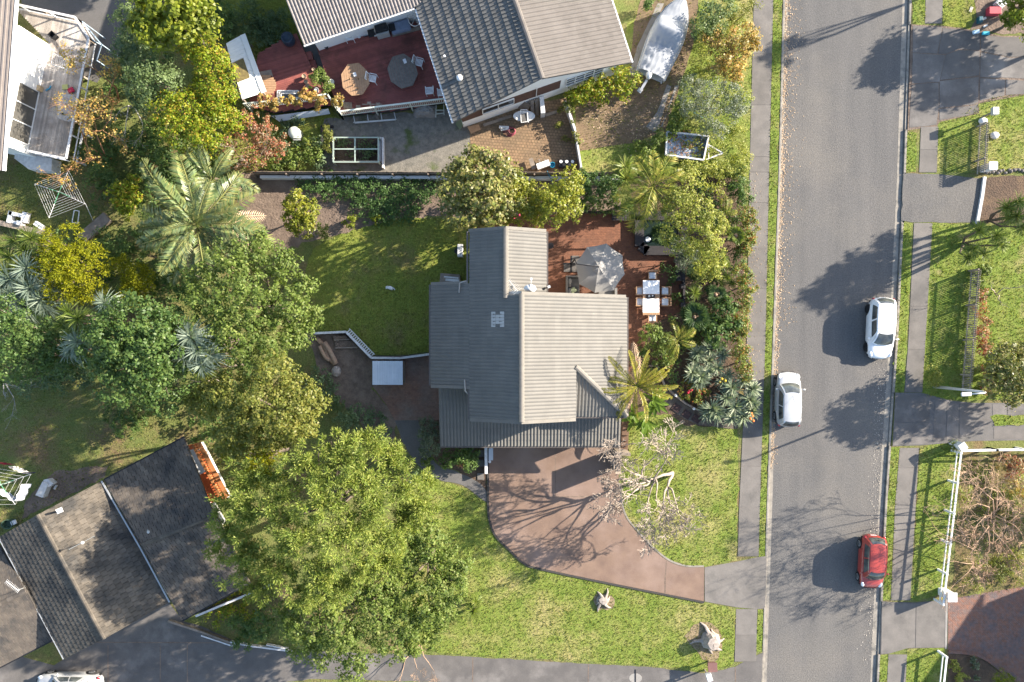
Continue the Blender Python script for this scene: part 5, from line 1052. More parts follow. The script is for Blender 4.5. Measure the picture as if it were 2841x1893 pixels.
a = empty('footpath_lamp', W(1921,1134,.12), 'small white garden light on the lower path edge', 'garden light'); MB().lathe(W(1921,1133,.12), [(.03,0),(.03,.4),(.09,.42),(.09,.5),(.02,.53)], 10).build('lamp_head', WHITE, a)
a = empty('path_edging', W(1870,1090,.1), 'pale timber edging boards along the curved pebble path', 'edging')
E_ = [W(x, y, .25) for x, y in curve_px([(1800,1015),(1822,1015),(1843,1068),(1868,1093),(1902,1120),(1940,1140)], 1)]
for p, q in zip(E_, E_[1:]): MB().bar(p, q, .12, .3).build('edging_board', TIMBER, a)
for x, y, t in ((1877,1132,'dark stepping slab highest on the pebble path'),(1905,1150,'dark stepping slab in the middle of the pebble path'),(1932,1162,'dark stepping slab lowest on the pebble path')): tag(MB().box(W(x,y,.14), (.55,.5,.07), -.6).build('stepping_slab', pm('maroon_slab', (.06,.035,.032), (.045,.028,.026)) if 'maroon_slab' not in MATS else MATS['maroon_slab']), t, 'paving slab', 'slabs on the pebble path')
# ================================================================ UPPER DECK
rdk = empty('red_deck', W(900,230,.1), 'red stained timber deck in two levels beside the top house', 'deck')
PL_ = [Vector(p) for p in poly_px([(715,150),(768,118),(822,92),(868,195),(880,212),(925,290),(760,312),(690,292)], .9)]; PR_ = [Vector(p) for p in poly_px([(878,130),(1060,90),(1160,60),(1195,110),(1245,282),(1100,306),(946,320),(912,232)], .9)]
dv2 = Vector((.955,.29)); boards(rdk, PL_, dv2, .125, .9, REDDECK, 'left_deck_boards'); boards(rdk, PR_, dv2, .125, .9, REDDECK, 'right_deck_boards')
MB().prism([tuple(p) for p in PL_], .5, .86).prism([tuple(p) for p in PR_], .5, .86).build('deck_frame', TIMBERD, rdk)
for k, (x, y) in enumerate(((852,160),(862,182),(876,205))): MB().prism(poly_px([(x-8,y-12),(x+12,y-16),(x+18,y+6),(x-2,y+10)], .6), .1, .72-.14*k).build('step', REDDECK, rdk)
sheet('concrete_path', [(838,130),(878,118),(915,228),(880,240)], .30, A2, .01, label='dark concrete path between the two red deck levels', thick=.2)
def slat_rail(name, label, pts, h, mat, z0, step=.13, off=.22):
    a = empty(name, pts[0], label, 'railing')
    for p, q in zip(pts, pts[1:]):
        MB().bar(p + Vector((0,0,h)), q + Vector((0,0,h)), .1, .06).build('top_rail', mat, a); MB().bar(p + Vector((0,0,.12)), q + Vector((0,0,.12)), .05, .06).build('bottom_rail', mat, a)
        L = (q-p).length; n = int(L/step); mm = MB().box((0,0,(h-.1)/2+.12), (.045,.025,h-.14)); me = bpy.data.meshes.new('baluster'); me.from_pydata(mm.v, [], mm.f); me.materials.append(mat); an = math.atan2((q-p).y, (q-p).x)
        for k in range(n): o = link('baluster', me, a); o.location = p + (q-p)*((k+.5)/n) - rloc(a); o.rotation_euler = (0,0,an)
        for k in range(max(1, int(L/2.2))+1): c = p + (q-p)*(k/max(1, int(L/2.2))); MB().bar(c - Vector((0,0,.8)), c + Vector((0,0,h+.05)), .09).build('post', mat, a)
    return a
slat_rail('slat_railing', 'pale green slatted railing along the right red deck', [W(938,286,.9), W(946,322,.9), W(1240,286,.9)], 1.0, PALEG, .9)
slat_rail('slat_railing', 'pale green railing overgrown by the orange vine', [W(690,300,.9), W(800,290,.9), W(918,274,.9), W(946,318,.9)], 1.0, PALEG, .9)
def oct_table(name, label, px, py, rx, ry, rot, mat, cat='table'):
    a = empty(name, W(px,py,.9), label, cat, 'tables on the red deck'); z = 1.62; c = W(px,py,z); n = 11; P = []
    for k in range(8):
        an = math.pi/8 + k*math.pi/4; x = rx/cos8*math.cos(an); y = ry/cos8*math.sin(an); P.append(Vector((c.x + (x*math.cos(rot)-y*math.sin(rot))*(H-z)/F, c.y + (x*math.sin(rot)+y*math.cos(rot))*(H-z)/F)))
    d = Vector((math.cos(rot+math.pi/2), math.sin(rot+math.pi/2)))
    nn = Vector((-d.y,d.x)); vs = [p.dot(nn) for p in P]; w = (max(vs)-min(vs))/n
    for i in range(n):
        lo, hi = min(vs)+i*w+.006, min(vs)+(i+1)*w-.006; poly = P
        def clip(poly, val, sgn):
            out = []
            for k in range(len(poly)):
                a_, b_ = poly[k], poly[(k+1) % len(poly)]; va, vb = sgn*(a_.dot(nn)-val), sgn*(b_.dot(nn)-val)
                if va >= 0: out.append(a_)
                if (va < 0) != (vb < 0): out.append(a_ + (b_-a_)*(va/(va-vb)))
            return out
        q = clip(clip(poly, lo, 1), hi, -1)
        if len(q) >= 3: MB().prism([tuple(p) for p in q], z-.03, z).build('plank', mat, a)
    for k in range(8): p, q = P[k], P[(k+1) % 8]; MB().bar((p.x,p.y,z-.02), (q.x,q.y,z-.02), .05, .06).build('rim', mat, a)
    for k in range(4): an = rot + math.pi/4 + k*math.pi/2; MB().bar((c.x+.5*math.cos(an), c.y+.5*math.sin(an), .9), (c.x+.45*math.cos(an), c.y+.45*math.sin(an), z-.03), .07).build('leg', mat, a)
    return a
cos8 = math.cos(math.pi/8)
oct_table('octagonal_table', 'sunlit reddish octagonal table on the red deck', 985.5, 220.5, 36, 43, .12, TEAK); oct_table('octagonal_table', 'silvered grey octagonal table on the red deck', 1117, 197.5, 38, 45, .28, TEAKG)
rt = empty('round_table', W(739,238,.9), 'round slatted table tucked beside the white shed roof', 'table'); c = W(737,237,1.6)
for k in range(9):
    y = -.62 + .155*k; L = math.sqrt(max(.01, .7**2 - y*y)); MB().box((c.x, c.y+y, 1.58), (2*L, .14, .03)).build('plank', TEAK, rt)
MB().bar((c.x,c.y,.9), (c.x,c.y,1.57), .1).build('leg', TEAK, rt)
o = empty('garden_bench', W(745,210,.9), 'curved grey bench behind the round slatted table', 'bench'); MB().bar(W(722,208,1.35), W(754,202,1.35), .4, .05).build('seat', TIMBER, o); MB().bar(W(754,202,1.3), W(758,222,1.3), .06).bar(W(757,262,1.3), W(757,242,1.3), .06).build('leg', TIMBER, o)
def bottle(x, y, t):
    a = empty('glass_bottle', W(x,y,1.62), t, 'bottle', 'bottles on the sunlit octagonal table'); MB().lathe(W(x,y,1.622), [(.035,0),(.035,.16),(.014,.2),(.014,.27)], 8).build('glass_body', simple('amber_glass', (.09,.05,.02), .1) if 'amber_glass' not in MATS else MATS['amber_glass'], a, smooth=True)
for x, y, t in ((971,220,'bottle nearest the left edge of the sunlit octagonal table'),(995,220,'bottle at the right of the sunlit octagonal table'),(979,237,'bottle at the lower left of the sunlit octagonal table'),(993,247,'bottle nearest the lower edge of the sunlit octagonal table')): bottle(x, y, t)
tag(MB().box(W(984.5,207,1.66), (.2,.26,.08), .35).build('white_box', WHITE), 'white box on the sunlit octagonal table', 'box'); tag(MB().box(W(1123,170,1.64), (.2,.3,.03), .4).build('picture_frame', WHITEW), 'small white frame lying on the silvered octagonal table', 'frame')
WCH = simple('white_chair_paint', (.72,.74,.74), .5)
def deck_chair():
    r = empty('slatted_chair', (0,0,.9), '-', 'chair', 'white chairs on the red deck')
    for s in (-1, 1):
        MB().tube([(s*.26,.3,0),(s*.26,.26,.62),(s*.26,-.2,.64)], .022, 5).build('arm_frame', WCH, r, world=False); MB().tube([(s*.24,-.24,0),(s*.24,-.22,.45),(s*.24,-.36,.98)], .022, 5).build('back_post', WCH, r, world=False)
    for k in range(6): MB().box((0,-.2+.085*k,.43), (.48,.055,.02)).build('seat_slat', WCH, r, world=False)
    for k in range(6): MB().bar((-.22+.088*k,-.235,.5), (-.22+.088*k,-.36,.96), .03,.02).build('back_slat', WCH, r, world=False)
    MB().tube([(-.24,-.36,.98),(.24,-.36,.98)], .022, 5).build('top_rail', WCH, r, world=False); return r
dc = deck_chair()
for i, (x, y, a_, t) in enumerate(((1036,224,-100,'white slatted chair at the sunlit octagonal table'),(1164,180,-105,'white slatted chair at the silvered octagonal table'),(1194,258,5,'white slatted chair left of the pair by the deck rail'),(1227,263,5,'white slatted chair half under the dark roof edge'),(974,108,185,'white slatted chair in the shade below the grey roof'))):
    o = dc if i == 0 else copy_tree(dc); o.location = W(x, y, .9); o.rotation_euler = (0,0,math.radians(a_)); o['label'] = t
bq = empty('barbecue', W(1060,92,.9), 'black lidded gas barbecue on the red deck', 'barbecue'); an = .25
c = W(1060,86,1.5); MB().box((c.x,c.y,1.3), (.85,.55,.75), an).build('cabinet', STEEL, bq); MB().box((c.x,c.y+.05,1.82), (.85,.5,.28), an).build('lid', BLACK, bq, bev=.06); MB().box((c.x-.05,c.y-.3,1.66), (.9,.07,.1), an).build('control_panel', STEEL, bq); MB().box((c.x-.7,c.y-.2,1.6), (.45,.5,.05), an).build('side_shelf', BLACK, bq); MB().box((c.x+.68,c.y+.2,1.6), (.42,.5,.05), an).build('side_shelf', BLACK, bq)
o = empty('draped_bench', W(1110,75,.9), 'low seat draped with blue grey sheet beside the barbecue', 'seat'); MB().box(W(1112,76,1.25), (1.35,.75,.6), .25).build('drape', pm('blue_grey_sheet', (.2,.24,.32), (.15,.18,.25), scale=3, rough=.95), o, bev=.12); MB().bar(W(1088,98,1.2), W(1165,78,1.2), .25, .06).build('front_board', TIMBER, o)
wh = empty('spoked_wheel', W(1155,52,.9), 'large white spoked wheel leaning at the dark roof edge', 'wheel'); c = W(1152,47,1.9); m = MB(); m.tube([c + Vector((.5*math.cos(k*math.pi/12), .62*math.sin(k*math.pi/12), .1*math.cos(k*math.pi/12))) for k in range(25)], .025, 5, False); m.build('rim', WHITE, wh)
for k in range(6): MB().tube([c, c + Vector((.5*math.cos(k*math.pi/3), .62*math.sin(k*math.pi/3), .1*math.cos(k*math.pi/3)))], .014, 4).build('spoke', WHITE, wh)
MB().bar((c.x,c.y,.9), (c.x,c.y,1.88), .06).build('stand', STEEL, wh)
wb = empty('rain_barrel', W(806,118,.9), 'large blue black barrel on the left red deck', 'barrel'); MB().lathe(W(806,118,.9), [(.3,0),(.42,.3),(.42,.85),(.36,.95),(.3,.97),(.28,.9)], 18).build('drum', simple('blue_black_plastic', (.02,.035,.06), .4), wb, smooth=True)
sr = empty('white_lean_to', W(665,190,.1), 'white ribbed lean-to roof between the hedge and red deck', 'shed')
P4 = [W(x,y,z) for x, y, z in ((627,121,2.4),(670,97,2.2),(729,258,2.2),(672,276,2.4))]; m = MB(); roof_slab(m, P4, .05); m.build('roof', WHITE, sr)
u_ = P4[3]-P4[0]; 
for k in range(16): a_ = P4[0] + u_*((k+.5)/16); b_ = P4[1] + (P4[2]-P4[1])*((k+.5)/16); MB().bar(a_+Vector((0,0,.01)), b_+Vector((0,0,.01)), .04, .035).build('roof_rib', WHITE, sr)
pa = [P4[0]*(1-f)*(1-g) + P4[1]*(1-f)*g + P4[3]*f*(1-g) + P4[2]*f*g + Vector((0,0,.05)) for f, g in ((.36,.02),(.36,.68),(.7,.68),(.7,.02))]; MB().quad(*pa).build('clear_sheet', pm('brown_clear_sheet', (.17,.13,.05), (.09,.07,.03), scale=6, rough=.5), sr)
MB().bar(P4[1]+Vector((.1,.0,.06)), P4[2]+Vector((.1,0,.06)), .35, .04).build('top_sheet', WHITE, sr); MB().bar(W(620,130,1.6), W(664,276,1.6), .35, .06).build('gutter_board', TIMBER, sr)
for p in P4: MB().bar((p.x*.998,p.y,.1), (p.x*.998,p.y,p.z-.06), .1).build('post', TIMBER, sr)
o = empty('low_tin_roof', W(830,318,.1), 'blue grey corrugated tin cover below the vine railing', 'roof'); m = MB(); roof_slab(m, [W(752,322,.5), W(910,302,.9), W(916,316,.6), W(775,338,.3)], .04); m.build('sheet', ZINC, o); MB().bar(W(790,315,.2), W(790,345,.2), .12, .05).build('support', TIMBER, o)
POT = simple('terracotta_pot', (.42,.3,.2), .8); POTW = simple('white_pot', (.75,.75,.72), .5)
def pot(x, y, r, z, mt, t, plant=True):
    a = empty('flower_pot', W(x,y,z), t, 'pot', 'pots on the red deck'); c = W(x,y,z); MB().lathe(c, [(r*.7,0),(r,r*1.7),(r*.85,r*1.7),(r*.8,r*1.4)], 12, cap=True).build('pot_body', mt, a, smooth=False); return a
for x, y, r, mt, t in ((846,215,.16,POT,'cream pot highest at the edge of the left deck'),(851,230,.15,POT,'cream pot second from the top at the left deck edge'),(856,242,.16,POT,'cream pot lowest at the left deck edge'),(871,195,.11,POT,'small cream pot above the leafy pot group'),(884,204,.15,POTW,'white pot partly hidden in the leafy group'),(892,240,.19,simple('rust_pot', (.2,.1,.07), .8),'ribbed brown pot among the leafy group'),(880,253,.17,POTW,'white rimmed pot nearest the vine railing'),(922,232,.2,POTW,'big white bucket beside the sunlit octagonal table'),(907,133,.14,simple('dark_pot', (.04,.03,.03), .6),'dark pot in the shade on the red deck'),(997,103,.15,POTW,'white pot beside the shaded deck chair')): pot(x, y, r, .9, mt, t)
o = empty('window_frames', W(790,270,.9), 'stack of old white window sashes lying on the left deck', 'window frames')
for k in range(3): m = MB(); x0, y0, x1, y1 = 770+k*5, 252+k*4, 828+k*3, 276; [m.bar(W(*p,.95+.05*k), W(*q,.95+.05*k), .06) for p, q in (((x0,y0),(x1,y0)),((x0,y0),(x0,y1)),((x1,y0),(x1,y1)),((x0,y1),(x1,y1)))]; f_ = m.build('sash', WHITE, o); MB().prism(poly_px([(x0,y0),(x1,y0),(x1,y1),(x0,y1)], .95), .93+.05*k, .935+.05*k).build('pane', GLASS, f_)
o = empty('timber_planks', W(960,293,.9), 'short timber offcuts by the corner of the deck railing', 'planks')
for k, (a_, b_) in enumerate((((956,284),(958,302)),((965,284),(966,302)),((972,285),(973,301)))): MB().bar(W(*a_,1.0), W(*b_,1.0), .2, .05).build('plank', TIMBER, o)
tag(MB().bar(W(953,276,1.0), W(940,303,1.0), .16, .08).build('white_trough', WHITE), 'narrow white trough leaning at the railing corner', 'trough')
o = empty('rail_bracket', W(1025,288,.9), 'timber post bracket resting along the deck railing', 'bracket'); MB().bar(W(1005,290,1.3), W(1060,290,1.3), .06).bar(W(1024,286,1.3), W(1030,296,1.3), .08).build('bar', TIMBER, o); MB().box(W(1024,286,1.35), (.25,.15,.08)).box(W(1049,290,1.35), (.28,.22,.06)).box(W(994,297,1.3), (.3,.22,.06)).build('block', TIMBER, o)
# ================================================================ YARD BELOW THE RED DECK
cf = empty('cold_frame', W(988,418,.1), 'glazed cold frame greenhouse with green frame beside the timber fence', 'cold frame'); GF = simple('sage_frame_paint', (.3,.36,.3), .6)
X = [925, 985, 1050]; Y = [382, 414, 450]; zc = 1.0
for x in X: MB().bar(W(x,Y[0],zc), W(x,Y[2],zc), .09, .07).build('frame_bar', GF, cf)
for y in Y: MB().bar(W(X[0],y,zc+.005), W(X[2],y,zc+.005), .08, .07).build('frame_bar', GF, cf)
for x in (X[0], X[2]):
    for y in (Y[0], Y[2]): p = W(x,y,zc); MB().bar((p.x,p.y,.1), (p.x,p.y,zc), .09).build('corner_post', GF, cf)
gm = bpy.data.materials.new('clear_glass'); gm.use_nodes = True; gb = gm.node_tree.nodes['Principled BSDF']; gb.inputs['Transmission Weight'].default_value = 1; gb.inputs['Roughness'].default_value = .02; gb.inputs['Base Color'].default_value = (.95,.98,.97,1); gb.inputs['IOR'].default_value = 1.05
for i in range(2):
    for j in range(2): MB().prism(poly_px([(X[i]+2,Y[j]+2),(X[i+1]-2,Y[j]+2),(X[i+1]-2,Y[j+1]-2),(X[i]+2,Y[j+1]-2)], zc), zc-.005, zc+.005).build('pane', gm, cf)
sheet('cold_frame_soil', [(924,381),(1051,381),(1051,451),(924,451)], .118, MULCH, .01, label='dark soil bed inside the cold frame'); MB().bar(W(X[0],Y[2],.5), W(X[2],Y[2],.5), .05, .75).bar(W(X[2],Y[0],.5), W(X[2],Y[2],.5), .05, .75).bar(W(X[0],Y[0],.5), W(X[0],Y[2],.5), .05, .75).build('side_boards', TIMBER, cf)
m = MB().bar(W(1063,384,.3), W(1064,468,.3), .12, .5).bar(W(1054,382,.2), W(1055,450,.2), .2, .3); tag(m.build('timber_edge', WHITEW), 'upright white timber board beside the cold frame', 'edging')
m = MB().bar(W(893,350,.2), W(895,458,.2), .12, .3).bar(W(893,351,.2), W(925,352,.2), .12, .3); tag(m.build('timber_edge', TIMBERD), 'dark timber bed edge left of the cold frame', 'edging')
o = empty('compost_bin', W(824,376,.1), 'round pale striped compost bin among the shrubs', 'bin'); MB().lathe(W(824,376,.1), [(.44,0),(.42,.75),(.36,.85),(.1,.93)], 18).build('bin_body', PALEG, o, smooth=True)
for k in range(5): MB().box(W(824,376,.96)+Vector((0,-.3+.15*k,-.03+.0*k)), (.5,.03,.05)).build('lid_rib', WHITEW, o)
o = empty('old_cot_frame', W(1035,325,.1), 'rusty metal bed frame standing below the deck railing', 'frame')
for a_, b_ in (((981,322),(985,342)),((1019,315),(1022,338)),((1056,312),(1060,334)),((1092,306),(1098,332)),((985,342),(1098,333)),((980,340),(1100,331))): MB().bar(W(*a_,.5), W(*b_,.5), .05).build('bar', STEEL, o)
MB().bar(W(1041,312,.3), W(1056,350,.3), .16, .05).build('loose_plank', TIMBER, o)
o = empty('draped_mower', W(1180,306,.1), 'crumpled pale grey tarpaulin over a heap below the deck', 'tarpaulin'); m = MB(); n = 14; rnd = random.Random(3); c = W(1180,310,.1)
for i in range(n+1):
    for j in range(n+1): u, v_ = i/n*2-1, j/n*2-1; m.v.append((c.x+u*.8+rnd.uniform(-.04,.04), c.y+v_*.42+rnd.uniform(-.03,.03), .12+max(0, .75*(1-u**4)*(1-v_**4))+rnd.uniform(-.06,.06)))
for i in range(n):
    for j in range(n): q = i*(n+1)+j; m.f.append((q, q+n+1, q+n+2, q+1))
m.build('sheet', CANVAS, o)
o = empty('metal_chair_frame', W(1220,312,.1), 'pale metal chair frame standing in the corner under the roof', 'chair frame')
for a_, b_ in (((1210,290),(1209,326)),((1231,290),(1232,320)),((1210,306),(1232,306)),((1210,317),(1232,314))): MB().bar(W(*a_,.6), W(*b_,.5), .04).build('bar', PALEG, o)
o = empty('plywood_board', W(1310,358,.1), 'curled tan plywood board on the pavers', 'board'); MB().add([W(1296,352,.4), W(1328,345,.12), W(1334,360,.2), W(1307,371,.6), W(1296,352,.38), W(1328,345,.1), W(1334,360,.18), W(1307,371,.58)], [(3,2,1,0),(4,5,6,7),(0,1,5,4),(1,2,6,5),(2,3,7,6),(3,0,4,7)]).build('sheet', TEAK, o)
o = empty('green_board', W(1282,345,.1), 'dull green board leaning at the house corner', 'board'); MB().bar(W(1270,352,.3), W(1288,328,1.1), .5, .04).build('sheet', simple('olive_board', (.16,.18,.1), .8), o)
ot = empty('oval_table', W(1454,322,.1), 'white oval plastic table beside the white wall', 'table'); c = W(1454,322,.85); MB().lathe((c.x,c.y,.78), [(.6,0),(.75,.02),(.75,.06),(.7,.07)], 24, sx=1, sy=.5).build('table_top', WHITE, ot)
for s in (-.4,.4):
    for e in (-.15,.15): MB().bar((c.x+s,c.y+e,.1), (c.x+s,c.y+e,.79), .06).build('leg', WHITE, ot)
o = empty('folding_chair', W(1456,326,.85), 'white folding chair with dark mesh seat stood on the oval table', 'chair'); m = MB(); [m.tube([W(*a_,1.05), W(*b_,1.0)], .025, 5) for a_, b_ in (((1444,305),(1446,342)),((1462,305),(1466,340)),((1444,305),(1462,304)),((1446,340),(1466,338)))]; m.build('frame', WHITE, o); MB().prism(poly_px([(1447,316),(1462,314),(1463,336),(1448,337)], 1.0), .95, .98).build('mesh_seat', CUSHD, o)
o = empty('hose_reel', W(1412,364,.1), 'coiled maroon garden hose beside a pale reel on the pavers', 'hose'); m = MB(); c = W(1414,366,.1)
for k in range(5): rr = .42-.05*k; m.tube([(c.x+.04*k+rr*math.cos(q*.39), c.y+rr*.8*math.sin(q*.39), .15+.045*k+.02*math.sin(q)) for q in range(17)], .022, 5, False)
m.build('hose_coil', simple('maroon_hose', (.25,.06,.08), .5), o); MB().bar(W(1385,353,.35), W(1412,354,.35), .18, .06).bar(W(1390,362,.3), W(1411,358,.3), .08).bar(W(1388,350,.2), W(1392,364,.2), .06).build('reel_frame', WHITEW, o)
o = empty('leaning_boards', W(1477,300,.1), 'pair of weathered boards leaning on the white wall', 'boards'); MB().bar(W(1478,322,.15), W(1476,278,1.2), .25, .05).build('board', TIMBER, o); MB().bar(W(1491,320,.15), W(1489,276,1.2), .25, .05).build('board', TIMBER, o); MB().bar(W(1450,306,.3), W(1458,284,1.1), .75, .04).build('panel', TIMBER, o)
o = empty('white_slab', W(1507,297,.1), 'white polystyrene slab standing by the wall', 'slab'); MB().box(W(1504,298,.7), (.28,1.1,1.1), .1).build('slab_block', WHITE, o)
for a_, b_, t in (((1341,348),(1420,322),'long grey board lying along the plinth wall'),((1506,322),(1546,310),'short pale board lying beside the white slab')): o = empty('loose_board', W(*a_,.1), t, 'board', 'boards on the pavers'); MB().bar(W(*a_,.18), W(*b_,.18), .2, .08).build('board', TIMBER, o)
o = empty('fence_line_wall', W(1598,400,.1), 'low white timber wall overgrown by creeper beside the pavers', 'wall'); MB().bar(W(1567,285,.5), W(1594,362,.5), .16, .8).bar(W(1594,362,.5), W(1612,470,.5), .12, .8).build('wall_face', WHITEW, o)
o = empty('scrap_timber', W(1490,455,.1), 'scrap timber and white box against the fence', 'scrap timber'); MB().bar(W(1472,440,.4), W(1482,470,.4), .3, .06).bar(W(1495,442,.3), W(1502,462,.3), .1).bar(W(1512,442,.35), W(1514,462,.35), .1).build('offcut', TIMBER, o); MB().box(W(1507,458,.45), (.9,.4,.3), .35).build('white_box', WHITE, o)
o = empty('black_crate', W(1572,457,.1), 'black crate of plastic pots in the paver corner', 'crate'); MB().box(W(1572,456,.3), (1.1,.5,.4)).build('crate_body', BLACK, o)
for k in range(5): MB().lathe(W(1556+k*8,450+(k % 2)*8,.5), [(.08,0),(.11,.16),(.09,.16)], 8).build('pot', BLACK if k % 2 else POTW, o)
tag(MB().lathe(W(1532,460,.1), [(.16,0),(.2,.3),(.17,.3),(.15,.1)], 12).build('blue_bucket', simple('blue_plastic', (.02,.22,.35), .4)), 'bright blue bucket beside the scrap timber', 'bucket')
o = empty('blue_pole', W(1527,500,.1), 'thin blue pole leaning over the timber fence', 'pole'); MB().tube([W(1518,475,1.5), W(1536,514,.2)], .025, 6).build('shaft', MATS['blue_plastic'], o)
o = empty('blue_pole', W(1930,318,.1), 'thin blue pole lying in the grey leaved shrub', 'pole'); MB().tube([W(1912,305,1.6), W(1950,327,1.5)], .02, 6).tube([W(1912,305,1.6), W(1905,318,1.0)], .02, 6).build('shaft', MATS['blue_plastic'], o)
# ================================================================ WHITE HOUSE DECK ITEMS
tag(MB().lathe(W(155,104,2.1), [(.24,0),(.28,.5),(.24,.5),(.2,.2)], 4).build('black_planter', BLACK), 'black square tub on the weathered grey deck', 'tub')
def airer(label, P4_, n):
    a = empty('clothes_airer', W(*P4_[0], 2.1), label, 'clothes airer'); q = [W(x,y,3.0) for x, y in P4_]
    for p, r_ in zip(q, q[1:]+q[:1]): MB().tube([p, r_], .018, 5).build('frame', WHITE, a)
    m = MB()
    for k in range(1, n): m.tube([q[0]+(q[1]-q[0])*(k/n), q[3]+(q[2]-q[3])*(k/n)], .01, 4)
    tag(m.build('bars', WHITE, a), kind='stuff')
    for p in q: MB().tube([p, Vector((p.x*1.0, p.y, 2.1))], .015, 4).build('leg', WHITE, a)
airer('white wire clothes airer against the white wall', [(110,130),(135,131),(128,180),(100,177)], 12); airer('white slatted clothes airer beside the wire one', [(148,148),(192,168),(186,193),(142,178)], 9)
o = empty('glass_table', W(185,300,2.1), 'clear topped patio table with chairs tucked in on the grey deck', 'table'); MB().prism(poly_px([(168,262),(205,262),(211,280),(203,335),(190,338),(158,328)], 2.82), 2.8, 2.83).build('table_top', pm('frosted_glass', (.33,.31,.28), (.3,.28,.26), rough=.2, spec=.6), o)
for x, y in ((172,270),(200,270),(165,322),(195,330)): p = W(x,y,2.8); MB().bar((p.x,p.y,2.1), p, .05).build('leg', WHITE, o)
for x, y, t in ((168,305,'white cup on the clear patio table'),(176,317,'dark cup on the clear patio table')): tag(MB().lathe(W(x,y,2.83), [(.05,0),(.08,.12),(.06,.12)], 10).build('cup', WHITE if x == 168 else BLACK), t, 'cup')
tag(MB().box(W(181,242,2.15), (.4,.35,.08), .1).build('folded_towel', simple('green_striped_cloth', (.35,.36,.15), .95), bev=.03), 'folded green striped towel on the grey deck', 'towel'); tag(MB().box(W(197,251,2.18), (.4,.35,.14), .5).build('red_cloth', simple('crimson_cloth', (.35,.02,.06), .95), bev=.05), 'crumpled crimson cloth beside the striped towel', 'cloth')
for x, y, r_, t in ((131,249,.5,'blue slipper pointing left on the grey deck'),(139,243,1.2,'blue slipper beside the first on the grey deck')): tag(MB().box(W(x,y,2.13), (.25,.1,.06), r_).build('slipper', MATS['blue_plastic'], bev=.02), t, 'slipper', 'blue slippers on the deck')
tag(MB().box(W(106,245,2.3), (.45,.35,.4), -.3).build('cardboard_box', simple('cardboard', (.5,.36,.2), .9)), 'cardboard box against the white wall', 'box')
# ================================================================ CLOTHESLINES AND YARD, LEFT
def rotary(name, label, C, corners, h, n):
    a = empty(name, W(*C,.1), label, 'clothesline'); c = W(*C, h-.2); q = [W(x,y,h) for x, y in corners]; GR = MATS.get('green_steel') or simple('green_steel', (.1,.3,.17), .5)
    MB().tube([(c.x,c.y,.1), (c.x,c.y,h)], .04, 7).build('mast', STEEL, a)
    for p in q: MB().tube([c, c*.55+p*.45], .02, 5).build('brace', GR, a); MB().tube([c, p], .016, 5).build('arm', WHITEW, a)
    m = MB()
    for k in range(n):
        f_ = .3+.7*k/(n-1)
        for p, r_ in zip(q, q[1:]+q[:1]): m.tube([c+(p-c)*f_, c+(r_-c)*f_], .006, 4)
    tag(m.build('lines', WHITE, a), kind='stuff'); return a
rotary('rotary_clothesline', 'square rotary clothesline with white cords on the grassy bank', (164,533), [(96,511),(136,605),(236,566),(190,473)], 2.2, 7)
o = empty('line_prop', W(263,622,.1), 'thin white prop pole beside the square clothesline', 'pole'); MB().tube([W(237,566,2.2), W(263,623,.2)], .022, 5).build('shaft', WHITEW, o)
rotary('rotary_clothesline', 'rotary clothesline hung with washing at the left edge', (2,1345), [(-10,1300),(86,1316),(42,1400),(-70,1400)], 2.0, 4)
for k, (pts, c_, t) in enumerate((([(-30,1283),(18,1290)], (.2,.01,.03), 'dark red washing on the left edge clothesline'), ([(22,1296),(58,1312)], (.6,.55,.5), 'pale washing on the left edge clothesline'), ([(60,1314),(72,1312)], (.03,.03,.06), 'navy washing on the left edge clothesline'), ([(-20,1360),(36,1392)], (.5,.52,.58), 'grey sheet hung inside the left edge clothesline'), ([(40,1390),(60,1345)], (.65,.65,.68), 'white striped cloth on the left edge clothesline'))):
    p, q = W(*pts[0],2.0), W(*pts[1],2.0); m = MB(); n = 6
    for i in range(n+1):
        for j in range(4): s = p + (q-p)*(i/n); m.v.append((s.x+.05*math.sin(i*2+j)+.08*j, s.y+.04*math.cos(i*3)-.03*j, 2.0-.22*j))
    for i in range(n):
        for j in range(3): b = i*4+j; m.f.append((b, b+4, b+5, b+1))
    tag(m.build('hanging_washing', simple('washing_cloth_%s' % 'abcde'[k], c_, .95)), t, 'washing')
o = empty('storage_box', W(122,1352,.1), 'pale grey storage box on the shaded lawn', 'box'); MB().prism(poly_px([(118,1336),(134,1343),(118,1382),(98,1374)], .7), .1, .7).build('box_body', WHITEW, o); MB().prism(poly_px([(120,1332),(134,1330),(148,1342),(136,1352),(128,1350)], .6), .1, .6).build('box_end', WHITEW, o)
tag(MB().box(W(154,1352,.2), (.3,.12,.12), 1.0).build('white_brick', WHITEW), 'small white block beside the storage box', 'block')
o = empty('wheelie_tub', W(34,1450,.1), 'oval green tub filled with pale cloth by the brown roof', 'tub'); MB().lathe(W(34,1450,.1), [(.35,0),(.4,.6),(.36,.6),(.3,.3)], 16, sx=1.0, sy=.8).build('tub_body', simple('dark_green_plastic', (.05,.09,.06), .5), o); MB().box(W(38,1450,.62), (.4,.3,.1), .4).build('cloth', WHITEW, o, bev=.03)
o = empty('stone_bench', W(55,610,.1), 'white concrete block seat on the grassy bank', 'blocks')
for x, y, w, d_, h_ in ((38,605,.25,.8,.5),(55,598,.9,.25,.5),(78,606,.3,.7,.5),(52,620,.7,.2,.45),(66,622,.3,.3,.6)): MB().box(W(x,y,.1)+Vector((0,0,h_/2)), (w,d_,h_), -.2).build('block', WHITE, o)
tag(MB().box(W(110,626,.3), (.6,.3,.4), -.6).build('white_block', WHITE), 'single white block right of the block seat', 'block')
